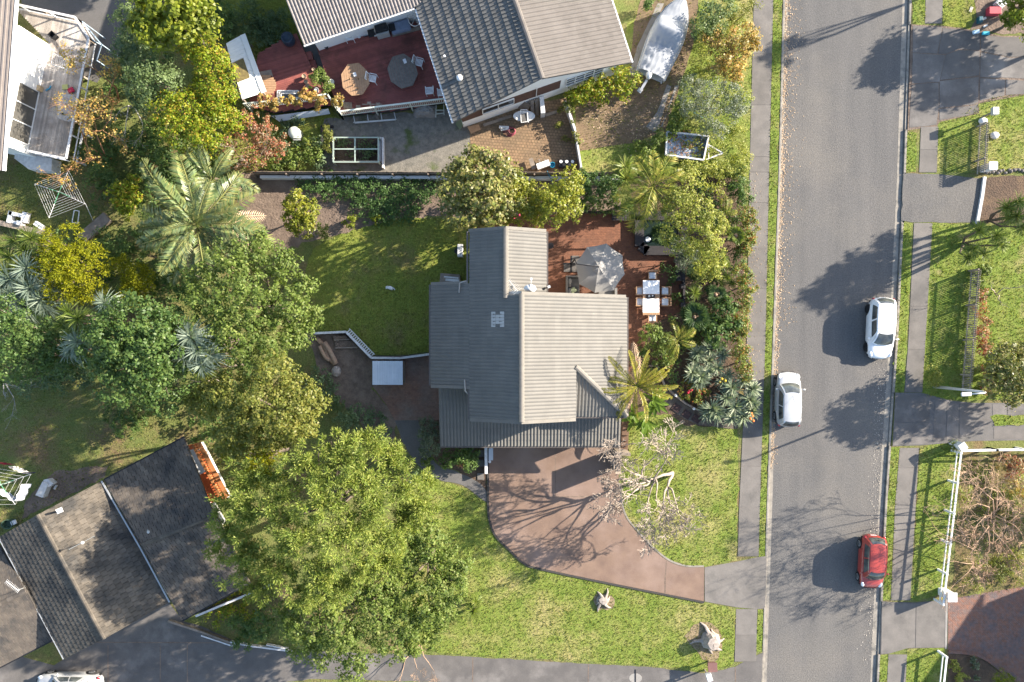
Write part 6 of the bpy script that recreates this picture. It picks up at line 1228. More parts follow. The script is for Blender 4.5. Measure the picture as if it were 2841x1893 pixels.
o = empty('white_frame_box', W(210,602,.1), 'upright white metal frame on the grass by the clothesline', 'frame'); m = MB(); pp = [W(x,y,.3) for x, y in ((206,584),(220,586),(216,620),(200,617))]; [m.bar(p, q, .05) for p, q in zip(pp, pp[1:]+pp[:1])]; m.build('bars', WHITE, o)
MBw = MB().bar(W(-40,610,.3), W(140,650,.3), .35, .5); tag(MBw.build('timber_retaining_wall', TIMBER), 'long timber retaining wall below the grassy bank', 'wall')
MBw = MB().bar(W(226,665,.5), W(300,602,.5), .75, .35); tag(MBw.build('timber_ramp', TIMBER), 'thick weathered timber ramp beside the phoenix palm', 'ramp')
o = empty('broken_fence', W(560,1740,.1), 'leaning pale timber edge along the bottom left driveway', 'fence')
for a_, b_, w in (((468,1722),(560,1752),.14),((555,1750),(640,1782),.14),((560,1762),(650,1792),.08),((640,1780),(690,1790),.1),((690,1790),(812,1806),.1),((740,1788),(800,1800),.07)): MB().bar(W(*a_,.35), W(*b_,.3), w, .3).build('board', TIMBER if w > .12 else WHITEW, o)
o = empty('timber_fence', W(620,1665,.1), 'dark timber fence beside the lower wing roof', 'fence'); p, q = W(566,1690,.1), W(780,1600,.1); d = q-p; n = int(d.length/.2)
for k in range(n): c = p + d*((k+.5)/n); MB().box((c.x,c.y,.75), (.18,.03,1.3), math.atan2(d.y,d.x)).build('paling', TIMBERD, o)
MB().bar(p+Vector((0,0,1.42)), q+Vector((0,0,1.42)), .14, .05).build('capping', WHITEW, o)
o = empty('timber_stack', W(780,1640,.1), 'stack of yellow brown timber stakes beneath the trees', 'stakes')
for k in range(6): MB().bar(W(762+k*5,1628-k*3,.5), W(782+k*4,1662-k*2,.3), .1, .06).build('stake', TEAK, o)
# ================================================================ STREET FURNITURE AND SMALL THINGS, RIGHT
lp = empty('street_lamp', W(2592,1073,.12), 'grey street lamp pole with bent arm leaning in view by the hedge', 'street lamp')
b = W(2592,1073,.1); t_ = W(2724,1101,5.6); t_ = Vector((b.x+.05,b.y,5.6)); MB().tube([b, b*.5+t_*.5, t_], [.11,.085,.065], 10).build('pole', STEEL, lp, smooth=True)
MB().tube([t_, t_+Vector((.0,-.02,.25)), t_+Vector((-.18,-.05,.42)), t_+Vector((-1.0,-.1,.46))], .05, 8).build('arm', STEEL, lp, smooth=True); MB().box(t_+Vector((-1.3,-.12,.44)), (.62,.24,.13), .05).build('lamp_head', WHITEW, lp, bev=.04)
def mailbox(name, label, p, w, d_, h, ht, mt, rz=0, roof=None, pole=True):
    a = empty(name, p, label, 'letterbox'); 
    if pole: MB().bar(p, p+Vector((0,0,ht)), .09).build('post', TIMBER, a)
    MB().box(p+Vector((0,0,ht+h/2)), (w,d_,h), rz).build('box', mt, a, bev=.015)
    if roof: MB().box(p+Vector((0,0,ht+h+.03)), (w*1.25,d_*1.25,.06), rz).build('roof', roof, a)
    return a
mailbox('letterbox', 'grey letterbox on a tall thin post above the picket fence', W(2724,326,.1), .4, .5, .3, 1.3, STEEL)
mailbox('letterbox', 'white letterbox beside the shared concrete driveway', W(1955,1858,.1), .35, .5, .35, 1.0, WHITE, .3)
mailbox('letterbox', 'brown roofed letterbox on the lawn near the cut stump', W(1966,1834,.1), .5, .5, .35, .7, BRICKW, .05, simple('brown_tin', (.16,.08,.07), .6))
for x, y, t in ((2725,338,'pale round stone at the top of the picket fence'),(2757,377,'pale round stone on the sunny right lawn')): tag(MB().lathe(W(x,y,.1), [(.15,-.02),(.27,.08),(.22,.22),(.06,.27)], 10, sx=1.2).build('garden_stone', WHITEW, smooth=True), t, 'stone', 'pale stones by the picket fence')
def box_thing(name, cat, label, x, y, sz, c, rz=0): return tag(MB().box(W(x,y,.1)+Vector((0,0,sz[2]/2)), sz, rz).build(name, simple('paint_%s_%s' % (name, label.split()[0]), c, .6), bev=.03), label, cat)
box_thing('toy_chest', 'toy box', 'red plastic toy box on the bare dirt', 2751,36,(.85,.5,.45),(.4,.04,.06)); box_thing('toy_truck', 'toy', 'turquoise toy lying on the concrete edge', 2733,94,(.5,.22,.15),(.02,.35,.45)); box_thing('toy_truck', 'toy', 'white and blue toy beside the turquoise one', 2706,90,(.45,.25,.15),(.45,.6,.7),.2); box_thing('toy_bin', 'toy', 'dark teal tub on the dirt edge', 2714,59,(.28,.4,.35),(.01,.08,.11)); box_thing('toy_plank', 'toy', 'pale plastic piece beside the red toy box', 2729,53,(.35,.15,.08),(.6,.55,.5),.5); box_thing('toy_plank', 'toy', 'small white piece on the open dirt', 2733,73,(.32,.12,.08),(.65,.65,.65),.4); box_thing('toy_plank', 'toy', 'pale scrap lying on the shaded top lawn', 2693,27,(.2,.4,.05),(.4,.36,.32),-.4); box_thing('white_trolley', 'trolley', 'white striped toy trolley above the red toy box', 2770,14,(.6,.6,.4),(.55,.55,.55),.8)
for k, (x, y, s, t) in enumerate(((1672,1665,.5,'weathered root stump on the lower front lawn'),(1970,1775,.8,'large cut stump with roots at the lower right lawn corner'))):
    a = empty('tree_stump', W(x,y,.1), t, 'stump'); c = W(x,y,.1); hh = .3 if k == 0 else .9; m = MB(); rnd = random.Random(k+2); prof = [(s*.95,0),(s*.7,hh*.4),(s*.55,hh),(s*.1,hh+.02)]; m.lathe(c, prof, 11, sx=1, sy=.85)
    m.v = [(vx + rnd.uniform(-.06,.06)*s*2, vy + rnd.uniform(-.06,.06)*s*2, vz) for vx, vy, vz in m.v]; m.build('stump_top', STUMP, a); MB().lathe(c+Vector((-.2*s,.25*s,0)), [(s*.5,0),(s*.42,hh*.3),(s*.2,hh*.75),(.02,hh*.8)], 7).build('root_flare', STUMP, a)
    for j in range(6): an = j*1.05+rnd.uniform(-.4,.4); L = s*rnd.uniform(.8,1.9); MB().tube([c+Vector((math.cos(an)*s*.5,math.sin(an)*s*.5,.2)), c+Vector((math.cos(an+.2)*L*.75,math.sin(an+.2)*L*.75,.1)), c+Vector((math.cos(an+.35)*L,math.sin(an+.35)*L,.02))], [.16*s+.03,.09*s+.02,.025], 6).build('root', STUMP, a)
sheet('bare_patch', curve_px([(1900,1765),(1925,1735),(1965,1728),(1998,1755),(2000,1800),(1985,1835),(1950,1830)], 4), .122, SOIL if False else pm('dry_soil', (.24,.18,.11), (.17,.13,.075), scale=3, rough=.95, bump=.04, bscale=8), .05, label='dry bare earth round the large cut stump'); sheet('bare_patch', curve_px([(1645,1665),(1655,1650),(1685,1648),(1705,1660),(1700,1690),(1665,1692)], 4), .122, MATS['dry_soil'], .05, label='dry bare earth round the root stump')
o = empty('drain_grate', W(1763,1880,.1), 'dark drain slot in a pale patch of the bottom driveway', 'drain'); MB().lathe(W(1763,1882,.112), [(.45,0),(.44,.006)], 16, sx=1.0, sy=.75).build('pale_patch', CONCL, o); MB().bar(W(1763,1858,.125), W(1763,1893,.125), .08, .02).build('slot', BLACK, o)
# ================================================================ VEGETATION
def lobes_w(lobes, flat=.8):
    out = []
    for px, py, r, z in lobes:
        c = W(px, py, z); R = r*(H-z)/F; out.append((c.x, c.y, z, R, R, min(R*flat, max(.25, z-.05))))
    return out
def foliage(name, lobes, mat, parent, n, leaf=(.2, .12), clump=.42, per=26, seed=1, up=.45, radial=0, top=-.35, rag=.16, fill=.12):
    """leaf-sized faces gathered in clumps spread through the crown's lobes"""
    rg = np.random.default_rng(seed); Lb = np.array(lobes, float); wts = (Lb[:, 3]*Lb[:, 4] + Lb[:, 3]*Lb[:, 5]); wts /= wts.sum()
    nc = max(3, int(n/per)); li = rg.choice(len(Lb), nc, p=wts); d = rg.normal(size=(nc, 3)); d /= np.linalg.norm(d, axis=1)[:, None]
    d[:, 2] = np.where(d[:, 2] < top, -d[:, 2], d[:, 2]); r = np.where(rg.random(nc) < fill, rg.uniform(.25, .8, nc), 1 - rag + rg.normal(0, rag*.7, nc))
    cc = Lb[li, :3] + d*Lb[li, 3:6]*r[:, None]; cr = clump*rg.uniform(.6, 1.3, nc)
    ci = np.repeat(np.arange(nc), per); N = len(ci); e = rg.normal(size=(N, 3)); e /= np.linalg.norm(e, axis=1)[:, None]
    rr = rg.random(N)**.45; p = cc[ci] + e*(cr[ci]*rr)[:, None]*np.array([1, 1, .75]); p[:, 2] = np.maximum(p[:, 2], .13)
    nrm = e*.45 + d[ci]*.35 + np.array([0, 0, up]) + rg.normal(0, .38, (N, 3)); nrm /= np.linalg.norm(nrm, axis=1)[:, None]
    ax = (e + d[ci]*.4 + rg.normal(0, .25, (N, 3))) if radial else rg.normal(size=(N, 3))
    if not radial: ax = ax - nrm*(ax*nrm).sum(1)[:, None]
    ax /= np.linalg.norm(ax, axis=1)[:, None] + 1e-9; sd = np.cross(nrm, ax); sd /= np.linalg.norm(sd, axis=1)[:, None] + 1e-9
    s = rg.uniform(.65, 1.3, N)[:, None]; a, b = leaf[0]*s*.5, leaf[1]*s*.5; fold = np.cross(ax, sd)*b*.35
    v = np.stack([p - ax*a, p + sd*b + fold, p + ax*a, p - sd*b + fold], 1).reshape(-1, 3)
    me = npmesh(name, v, np.arange(N*4).reshape(-1, 4)); return link(name, np_local(me, parent), parent, mat)
def np_local(me, parent):
    if parent is not None:
        o = rloc(parent); n = len(me.vertices); a = np.empty(n*3, np.float32); me.vertices.foreach_get('co', a); a = a.reshape(-1, 3) - np.array(o, np.float32); me.vertices.foreach_set('co', a.ravel())
    return me
def trunk(a, base, lobes, mat, r=.16, seed=1, nl=6):
    rnd = random.Random(seed); m = MB(); base = Vector(base); cx = sum(l[0] for l in lobes)/len(lobes); cy = sum(l[1] for l in lobes)/len(lobes); cz = sum(l[2] for l in lobes)/len(lobes)
    f = Vector((base.x + (cx-base.x)*.3, base.y + (cy-base.y)*.3, cz*.5)); m.tube([base, base*.5+f*.5+Vector((rnd.uniform(-.1,.1),rnd.uniform(-.1,.1),0)), f], [r*1.25, r, r*.85], 7)
    for l in (lobes if len(lobes) >= 3 else lobes*2)[:nl]:
        t = Vector((l[0]+rnd.uniform(-.2,.2), l[1]+rnd.uniform(-.2,.2), l[2]+l[5]*.4)); q = f*.5+t*.5+Vector((rnd.uniform(-.3,.3), rnd.uniform(-.3,.3), .1)); m.tube([f, q, t], [r*.6, r*.4, r*.12], 5)
        for k in range(2): m.tube([q, t+Vector((rnd.uniform(-1,1)*l[3]*.7, rnd.uniform(-1,1)*l[3]*.7, rnd.uniform(-.2,.4)))], [r*.3, r*.08], 4)
    return m.build('trunk', mat, a)
LM = {
 'yellowgreen': leaf_mat('leaf_yellow_green', [(.10,.14,.012), (.17,.2,.02), (.13,.16,.015), (.2,.21,.03)]),
 'golden': leaf_mat('leaf_golden_green', [(.12,.2,.015), (.19,.24,.018), (.27,.24,.02), (.14,.21,.015), (.16,.22,.015), (.34,.2,.04)]),
 'blueshade': leaf_mat('leaf_blue_green', [(.08,.13,.06), (.11,.16,.08), (.14,.19,.1)]),
 'sage': leaf_mat('leaf_sage', [(.09,.135,.05), (.13,.18,.075), (.11,.15,.06)]),
 'fresh': leaf_mat('leaf_fresh_green', [(.085,.135,.028), (.14,.19,.042), (.105,.155,.03), (.2,.23,.075), (.065,.11,.025)], rough=.5, spec=.35, trans=.38),
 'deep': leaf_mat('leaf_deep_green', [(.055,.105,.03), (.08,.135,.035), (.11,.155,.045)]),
 'olive': leaf_mat('leaf_olive', [(.11,.14,.03), (.17,.185,.04), (.21,.2,.055), (.13,.16,.035)], trans=.42),
 'needle': leaf_mat('needle_green', [(.115,.17,.03), (.17,.22,.042), (.24,.26,.07), (.14,.19,.036)], rough=.55, trans=.33),
 'gold': leaf_mat('conifer_gold', [(.17,.185,.01), (.24,.235,.013), (.12,.15,.012)], rough=.6, spec=.2),
 'glossy': leaf_mat('leaf_glossy', [(.09,.12,.03), (.15,.165,.04), (.19,.18,.06), (.26,.23,.11)], rough=.4, spec=.5, trans=.3),
 'citrus': leaf_mat('leaf_citrus', [(.14,.17,.015), (.2,.22,.025), (.25,.24,.04), (.1,.14,.018)], rough=.42, spec=.5),
 'rust': leaf_mat('leaf_rust', [(.25,.12,.06), (.32,.2,.13), (.3,.06,.03), (.26,.2,.12), (.1,.11,.03)]),
 'autumn': leaf_mat('leaf_autumn', [(.34,.2,.05), (.38,.27,.07), (.28,.17,.075), (.22,.2,.05), (.36,.3,.12)]),
 'silver': leaf_mat('leaf_silver_grey', [(.15,.18,.13), (.23,.25,.2), (.09,.12,.06), (.17,.19,.12)]),
 'redtip': leaf_mat('leaf_red_tipped', [(.10,.15,.03), (.15,.2,.04), (.13,.18,.035), (.3,.11,.04), (.19,.22,.055), (.13,.16,.035)]),
 'tuft': leaf_mat('leaf_yellow_tuft', [(.19,.215,.035), (.26,.27,.055), (.15,.19,.035), (.32,.3,.085)]),
 'greyblue': leaf_mat('leaf_grey_blue', [(.1,.13,.09), (.14,.17,.12), (.08,.11,.07)]),
}
def tree(name, label, lobes, mk, n, leaf=(.2,.12), clump=.42, per=26, flat=1.0, seed=None, cat='tree', tr=.16, bark=None, base=None, group=None, **kw):
    L = lobes_w(lobes, flat); seed = seed or int(sum(l[0] for l in lobes)) % 9973
    if base is None: cx = sum(l[0] for l in L)/len(L); cy = sum(l[1] for l in L)/len(L); b = Vector((cx, cy, .1))
    else: b = W(*base, .1)
    a = empty(name, b, label, cat, group); foliage('crown' if cat == 'tree' else 'foliage', L, LM[mk], a, n, leaf, clump, per, seed, **kw)
    if tr: trunk(a, b, L, bark or BARK, tr, seed)
    return a
# ---- left and top-left trees
tree('broadleaf_tree', 'bright yellow green tree touching the top edge at the upper left', [(470,25,90,6.8),(420,85,55,6.4),(540,30,60,6.6),(500,80,55,6.6),(570,70,35,6.1)], 'yellowgreen', 5200, (.28,.2), .45)
tree('shrub', 'dark bluish shrub below the yellow green tree', [(372,125,49,3.4),(350,150,44,3.0),(400,160,49,3.2)], 'blueshade', 2600, (.16,.1), .32, cat='shrub', tr=.07)
tree('broadleaf_tree', 'soft sage green tree between the dark shrub and the hedge', [(425,225,71,5.2),(470,230,46,4.8),(390,260,40,4.4),(420,290,46,4.2),(360,60,46,4.1),(450,180,42,4.4),(400,180,42,4.2),(340,200,42,3.4)], 'sage', 7200, (.15,.1), .34, tr=.12)
tree('garden_hedge', 'long golden and green hedge with orange tips beside the white lean-to roof', [(550,130,53,4.5),(585,175,55,4.5),(610,235,58,4.6),(620,290,58,4.7),(590,340,63,4.8),(520,320,63,4.8),(460,305,53,4.6),(560,385,58,4.7),(500,370,53,4.6),(640,330,42,4.3),(570,250,47,4.3)], 'golden', 13500, (.15,.1), .34, cat='hedge', tr=.09)
tree('shrub', 'dark leafy shrub in the shade right of the yellow green tree', [(610,40,40,2.2),(630,80,35,2.0)], 'deep', 1500, (.18,.12), .3, cat='shrub', tr=.06)
tree('shrub', 'low dark undergrowth shrub below the golden hedge', [(470,430,55,1.2),(390,400,60,1.3),(560,440,45,1.2),(440,350,40,1.5)], 'deep', 3000, (.16,.1), .35, cat='shrub', tr=0)
tree('smoke_bush', 'red and pinkish grey smoke bush below the hedge', [(700,350,55,2.0),(680,400,60,2.0),(745,390,50,1.8),(650,440,45,1.5),(770,420,35,1.4),(720,440,45,1.4)], 'rust', 4600, (.13,.08), .26, cat='shrub', tr=.08, bark=TANBARK)
tree('leafy_shrub', 'bright green low shrub beside the timber fence', [(820,440,30,.8),(860,400,25,.7),(800,455,25,.6),(870,430,28,.8),(760,455,25,.6)], 'fresh', 1800, (.15,.1), .25, cat='shrub', tr=0)
tree('leafy_shrub', 'small olive shrub growing beside the cold frame', [(912,380,18,1.2),(905,362,14,1.1),(910,410,16,.8)], 'olive', 700, (.14,.09), .2, cat='shrub', tr=.03)
tree('leafy_shrub', 'dark ferny planting left of the red deck', [(690,110,40,.9),(740,75,40,.9),(700,40,40,.9),(660,70,35,.8),(790,60,35,.9)], 'blueshade', 2600, (.3,.06), .35, cat='shrub', tr=0, radial=1)
tree('vine', 'orange and gold leafed vine over the deck railing', [(735,282,22,1.9),(770,288,20,1.9),(805,286,18,1.9),(840,276,20,1.9),(870,272,18,1.9),(900,280,22,1.9),(935,280,18,1.9),(755,300,16,1.7),(890,298,18,1.7),(850,262,16,1.8)], 'autumn', 1900, (.16,.12), .2, cat='vine', tr=0)
tree('leafy_shrub', 'lush green pot plant group on the red deck', [(876,222,18,1.7),(888,205,14,1.6),(898,222,16,1.6),(900,250,16,1.6),(916,248,14,1.6),(870,240,12,1.5)], 'fresh', 1100, (.18,.08), .2, cat='plant', tr=0)
tree('leafy_shrub', 'orange tipped shrub beside the phoenix palm', [(335,540,38,1.8),(365,560,32,1.7),(345,580,28,1.6),(370,510,25,1.5)], 'golden', 1900, (.18,.11), .28, cat='shrub', tr=.06)
tree('golden_conifer', 'large rounded golden conifer', [(190,690,72,4.4),(155,740,60,4.3),(225,745,66,4.5),(270,720,40,4.0),(185,800,62,4.2),(250,800,42,4.0),(200,740,70,5.0)], 'gold', 12000, (.16,.06), .3, 30, 1.0, radial=1, rag=.08, tr=.15)
tree('golden_conifer', 'smaller yellow conifer right of the large golden one', [(385,775,45,2.6),(370,820,40,2.4),(345,740,30,2.3),(400,820,30,2.0)], 'gold', 3600, (.17,.06), .3, 30, 1.0, radial=1, tr=.08)
tree('broadleaf_tree', 'large dense dark green tree with a few yellow lit tufts', [(390,890,89,8.0),(330,950,100,7.6),(440,950,100,8.0),(360,1040,100,7.2),(440,1050,84,7.0),(290,900,56,7.0),(480,1000,56,6.8),(400,980,100,8.2),(500,900,48,6.5),(300,1010,52,6.5),(450,1110,50,6),(250,960,45,5.6)], 'deep', 15500, (.2,.12), .38, seed=77)
tree('broadleaf_tree', 'bright fresh green tree left of the back lawn', [(640,740,82,7.1),(740,720,66,6.7),(800,760,60,6.5),(600,830,88,7.3),(690,830,93,7.7),(790,850,77,7.1),(650,920,93,7.3),(760,930,88,6.9),(840,800,49,6.1),(690,980,66,6.5),(820,930,55,6.1),(610,900,60,6.5),(865,880,42,5),(720,680,45,5.6),(560,770,48,6),(600,980,50,5.5)], 'fresh', 17500, (.18,.11), .32, 22, seed=5, rag=.26, fill=.2)
tree('broadleaf_tree', 'dark shaded trees at the far left edge', [(40,930,80,6.0),(110,960,69,5.6),(60,1000,69,5.4),(170,1000,57,5.0),(20,870,57,5.6),(150,930,51,5.2)], 'deep', 6500, (.18,.11), .38, seed=8)
tree('leafy_shrub', 'blue flowered rambling bush in shade below the dark trees', [(200,1010,45,1.4),(160,1050,45,1.2),(230,1040,35,1.1),(80,1060,50,1.2)], 'blueshade', 2600, (.15,.1), .32, cat='shrub', tr=0)
tree('garden_hedge', 'clipped dark green mound at the edge of the shaded rough lawn', [(335,1155,42,1.1),(370,1150,40,1.1),(350,1180,38,1.0),(390,1170,28,.9)], 'deep', 2800, (.12,.08), .2, cat='hedge', tr=0, rag=.06)
tree('broadleaf_tree', 'olive green tree lit along its right side below the fresh green tree', [(760,1040,66,7.6),(820,1090,60,7.4),(720,1110,77,7.8),(800,1160,77,7.8),(650,1100,66,7.0),(680,1180,66,7.2),(850,1180,44,6.8),(620,1150,49,6.6),(770,1200,55,7.0),(600,1080,58,6),(640,1220,58,6),(700,1240,55,6.5),(870,1120,45,6),(560,1120,45,5)], 'olive', 17000, (.17,.11), .36, seed=21)
tree('feathery_tree', 'golden feathery tree between the olive tree and tall pine', [(745,1250,40,6.6),(720,1290,45,6.6),(705,1320,40,6.4),(760,1300,40,6.4),(650,1250,35,5.6)], 'gold', 3400, (.2,.05), .34, 30, radial=1)
PINE = [(950,1250,65,9.1),(1040,1230,55,8.6),(1090,1270,50,8.4),(1000,1300,80,10.0),(860,1290,70,9.6),(900,1380,90,10.8),(1020,1390,85,10.2),(1120,1350,60,8.8),(1170,1400,55,8.0),(780,1400,75,10.0),(700,1420,65,9.4),(820,1490,85,10.4),(950,1490,90,10.4),(1070,1470,70,9.0),(690,1530,60,8.8),(640,1470,50,8.6),(780,1570,65,8.8),(900,1580,70,9.0),(1010,1560,60,8.4),(660,1590,45,8.0),(1180,1330,35,7.6),(700,1330,60,8.4),(760,1330,60,8.8),(640,1400,50,8),(1130,1440,55,7.4),(1080,1560,50,7.8),(730,1640,50,8),(850,1650,55,8.4),(615,1520,45,8),(940,1640,50,7.6)]
tree('feathery_pine', 'huge feathery yellow green pine covering the boundary at the lower left', PINE, 'needle', 72000, (.21,.056), .36, 64, 1.0, radial=1, tr=.3, seed=31, rag=.36, up=.35, fill=.04)
tree('broadleaf_tree', 'dense green tree with a hollow centre beside the front lawn', [(1110,1520,60,5.6),(1190,1500,60,5.6),(1250,1560,55,5.4),(1250,1620,60,5.4),(1190,1660,71,5.6),(1110,1640,44,5.4),(1270,1590,33,5.0),(1160,1480,38,5.2),(1220,1700,45,4.4),(1140,1570,45,5),(1060,1600,50,5)], 'fresh', 12500, (.17,.11), .3, seed=12)
tree('broadleaf_tree', 'broad green tree overhanging the bottom concrete driveway', [(900,1660,70,5.7),(960,1640,55,5.9),(850,1730,70,5.5),(940,1740,75,5.9),(1040,1690,70,5.9),(1110,1720,65,5.5),(1000,1790,70,5.5),(1090,1790,60,5.1),(900,1810,60,5.1),(1150,1770,45,4.7),(800,1700,40,4.9),(980,1850,45,4.5),(1170,1700,50,4.8),(1050,1640,60,5.4),(1000,1610,55,5.6),(830,1790,50,4.4),(1200,1770,40,4)], 'fresh', 20000, (.17,.1), .3, 24, seed=44, rag=.22)
tree('leafy_shrub', 'dark shrubs behind the leaning timber edge', [(720,1740,40,1.4),(680,1770,35,1.0),(740,1700,35,1.6),(660,1730,30,1.0)], 'deep', 1900, (.17,.11), .3, cat='shrub', tr=0)
tree('leafy_shrub', 'yellow lit moss and ferns behind the timber fence', [(640,1680,40,.5),(690,1700,35,.5),(600,1710,35,.4)], 'golden', 1200, (.14,.09), .3, cat='shrub', tr=0)
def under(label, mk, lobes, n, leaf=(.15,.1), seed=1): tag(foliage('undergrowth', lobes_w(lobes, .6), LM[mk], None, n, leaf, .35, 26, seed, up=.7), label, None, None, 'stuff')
rnd = random.Random(21)
def scatter(x0, y0, x1, y1, n, r, z): return [(rnd.uniform(x0, x1), rnd.uniform(y0, y1), rnd.uniform(.7, 1.3)*r, z*rnd.uniform(.6, 1.3)) for _ in range(n)]
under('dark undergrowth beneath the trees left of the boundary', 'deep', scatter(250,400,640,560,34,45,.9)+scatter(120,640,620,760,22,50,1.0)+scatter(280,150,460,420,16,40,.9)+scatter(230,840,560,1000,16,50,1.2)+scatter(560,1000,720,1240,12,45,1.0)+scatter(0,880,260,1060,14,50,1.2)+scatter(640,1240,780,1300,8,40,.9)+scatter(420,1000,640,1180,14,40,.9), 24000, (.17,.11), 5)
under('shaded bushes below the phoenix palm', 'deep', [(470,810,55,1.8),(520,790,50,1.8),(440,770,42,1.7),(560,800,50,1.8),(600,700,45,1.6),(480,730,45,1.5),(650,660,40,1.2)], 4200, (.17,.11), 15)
under('seedlings growing inside the cold frame', 'sage', [(950,400,14,.5),(970,432,14,.5),(1005,398,16,.5),(1020,434,16,.55),(1036,410,10,.5)], 420, (.16,.09), 16)
under('low plants in the street garden bed', 'deep', scatter(1850,700,2050,960,22,26,.5)+scatter(1760,900,1900,1080,10,24,.5)+scatter(1900,480,2060,620,12,28,.6), 6500, (.14,.09), 6)
under('mixed pale growth between the top driveway and footpath', 'tuft', scatter(1930,0,2085,240,14,30,.6)+scatter(1880,250,2075,480,22,28,.5), 5200, (.12,.07), 7)
under('straggling straw growth in the weedy garden bed', 'tuft', scatter(2660,1270,2850,1640,26,24,.3), 3600, (.16,.045), 8)
under('green growth around the red deck and hedge', 'blueshade', scatter(620,60,820,110,8,34,.6)+scatter(700,320,900,345,6,22,.3)+scatter(760,380,900,465,8,26,.4), 3200, (.16,.09), 9)
# ---- along the upper boundary
tree('magnolia_tree', 'large glossy leaved tree over the timber fence above the back lawn', [(1290,470,47,5.8),(1260,530,57,5.6),(1330,530,68,6.2),(1390,480,52,5.8),(1300,590,52,5.2),(1360,600,47,5.2),(1400,560,42,5.2),(1340,450,42,5.6),(1250,580,31,4.8),(1320,425,31,5.4),(1300,540,50,2.2),(1360,520,50,2.4),(1410,540,45,2.4),(1280,490,45,2.3),(1340,600,42,1.8)], 'glossy', 10500, (.22,.14), .36, seed=3, rag=.2)
tree('camellia_bush', 'camellia bush with a few pink blooms above the wing roof', [(1430,520,38,4.7),(1420,560,38,4.5),(1450,590,44,4.5),(1490,575,44,4.3),(1440,490,33,4.5),(1480,530,36,4.0),(1390,600,36,3.4),(1440,550,42,2.0),(1475,580,38,1.7)], 'citrus', 5400, (.15,.1), .28, cat='shrub', tr=.07)
tree('camellia_bush', 'bushy green shrub between the camellia and the clipped hedge', [(1540,560,49,5.6),(1570,520,44,5.6),(1530,600,38,5.2),(1575,580,44,5.4),(1590,490,30,5.2),(1500,600,36,3.6),(1545,560,45,2.0),(1505,560,38,2.0)], 'citrus', 5600, (.15,.1), .28, cat='shrub', tr=.07)
tree('garden_hedge', 'clipped dark hedge behind the upper patio bench', [(1620,505,32,2.3),(1660,505,32,2.3),(1695,510,30,2.3),(1610,530,30,2.1),(1650,535,32,2.1),(1690,540,30,2.1)], 'deep', 3600, (.13,.09), .22, cat='hedge', tr=0, rag=.07)
tree('leafy_shrub', 'loose green shrubs at the upper edge of the patio', [(1640,570,28,.9),(1690,575,28,.9),(1730,570,25,.9),(1600,575,25,.8)], 'deep', 1300, (.25,.06), .3, cat='shrub', tr=0, radial=1)
tree('citrus_tree', 'small glossy yellow green citrus tree in the soil bank', [(820,560,32,2.2),(850,590,36,2.3),(815,610,34,2.1),(845,630,34,2.1),(860,560,22,1.8),(800,580,20,1.8)], 'citrus', 3600, (.15,.11), .24, tr=.07)
tree('leafy_shrub', 'small green bush right of the citrus tree', [(890,635,18,.7),(905,650,14,.5)], 'fresh', 500, (.2,.05), .22, cat='shrub', tr=0, radial=1)
tree('leafy_shrub', 'sunlit leafy weed clump on the lawn edge', [(970,618,18,.5),(985,612,14,.5),(1050,608,14,.4)], 'yellowgreen', 500, (.18,.1), .22, cat='shrub', tr=0)
gc = [(840,505,30,.35),(880,520,40,.45),(930,515,40,.45),(980,520,45,.5),(1030,530,45,.5),(1080,540,45,.5),(1130,520,40,.45),(1000,570,35,.4),(1050,580,40,.45),(1100,575,35,.4),(1160,560,35,.4),(1190,520,30,.4),(1030,610,25,.35),(1140,600,25,.3),(1090,600,30,.35)]
o = foliage('ground_cover', lobes_w(gc, .5), leaf_mat('ground_cover_green', [(.05,.1,.03), (.075,.135,.04), (.1,.16,.05)]), None, 9000, (.13,.08), .3, 26, 5, up=.8); tag(o, 'low green ground cover on the soil bank', None, None, 'stuff')
# ---- patio and street garden
tree('yellow_bush_tree', 'large yellow green small leaved tree by the pond and street corner', [(1900,520,50,3.8),(1880,570,55,4.2),(1930,600,60,4.6),(1860,630,50,4.0),(1950,660,55,4.4),(1890,680,45,3.8),(1980,620,40,4.0),(1970,690,42,3.8),(1850,580,35,3.8),(1910,480,35,3.2)], 'tuft', 9500, (.12,.085), .3, seed=6, rag=.2)
tree('yellow_bush_tree', 'pale yellow green bush just below the large yellow green tree', [(1960,740,36,2.2),(1990,740,30,2.0),(1940,760,26,1.8),(1975,770,24,1.7)], 'tuft', 2000, (.12,.085), .26, cat='shrub', tr=.06)
tree('cedar_shrub', 'blue grey conifer shrub beside the pond frame', [(1890,690,30,1.6),(1900,730,28,1.4),(1915,705,28,1.5)], 'greyblue', 1700, (.2,.05), .25, cat='shrub', tr=.05, radial=1)
for lb, lo in (('red tipped hedge shrub highest beside the left footpath', [(2068,600,28,1.3),(2075,630,30,1.3),(2065,660,28,1.2)]), ('red tipped hedge shrub below the dark gap by the fan palm', [(2062,690,22,1.1),(2080,668,18,1.0)]), ('red tipped hedge shrub level with the dining table', [(2058,760,28,1.3),(2070,800,30,1.3),(2062,840,30,1.3),(2068,780,24,1.2)]), ('red tipped hedge shrub level with the main roof', [(2058,880,28,1.2),(2060,910,24,1.1),(2040,930,24,1.0)]), ('red tipped hedge shrub above the aloe heads', [(2055,970,28,1.3),(2060,1010,30,1.3),(2065,1035,24,1.2)])):
    tree('hedge_shrub', lb, lo, 'redtip', 1500+len(lo)*200, (.12,.08), .24, cat='shrub', tr=.05, group='red tipped shrubs along the footpath')
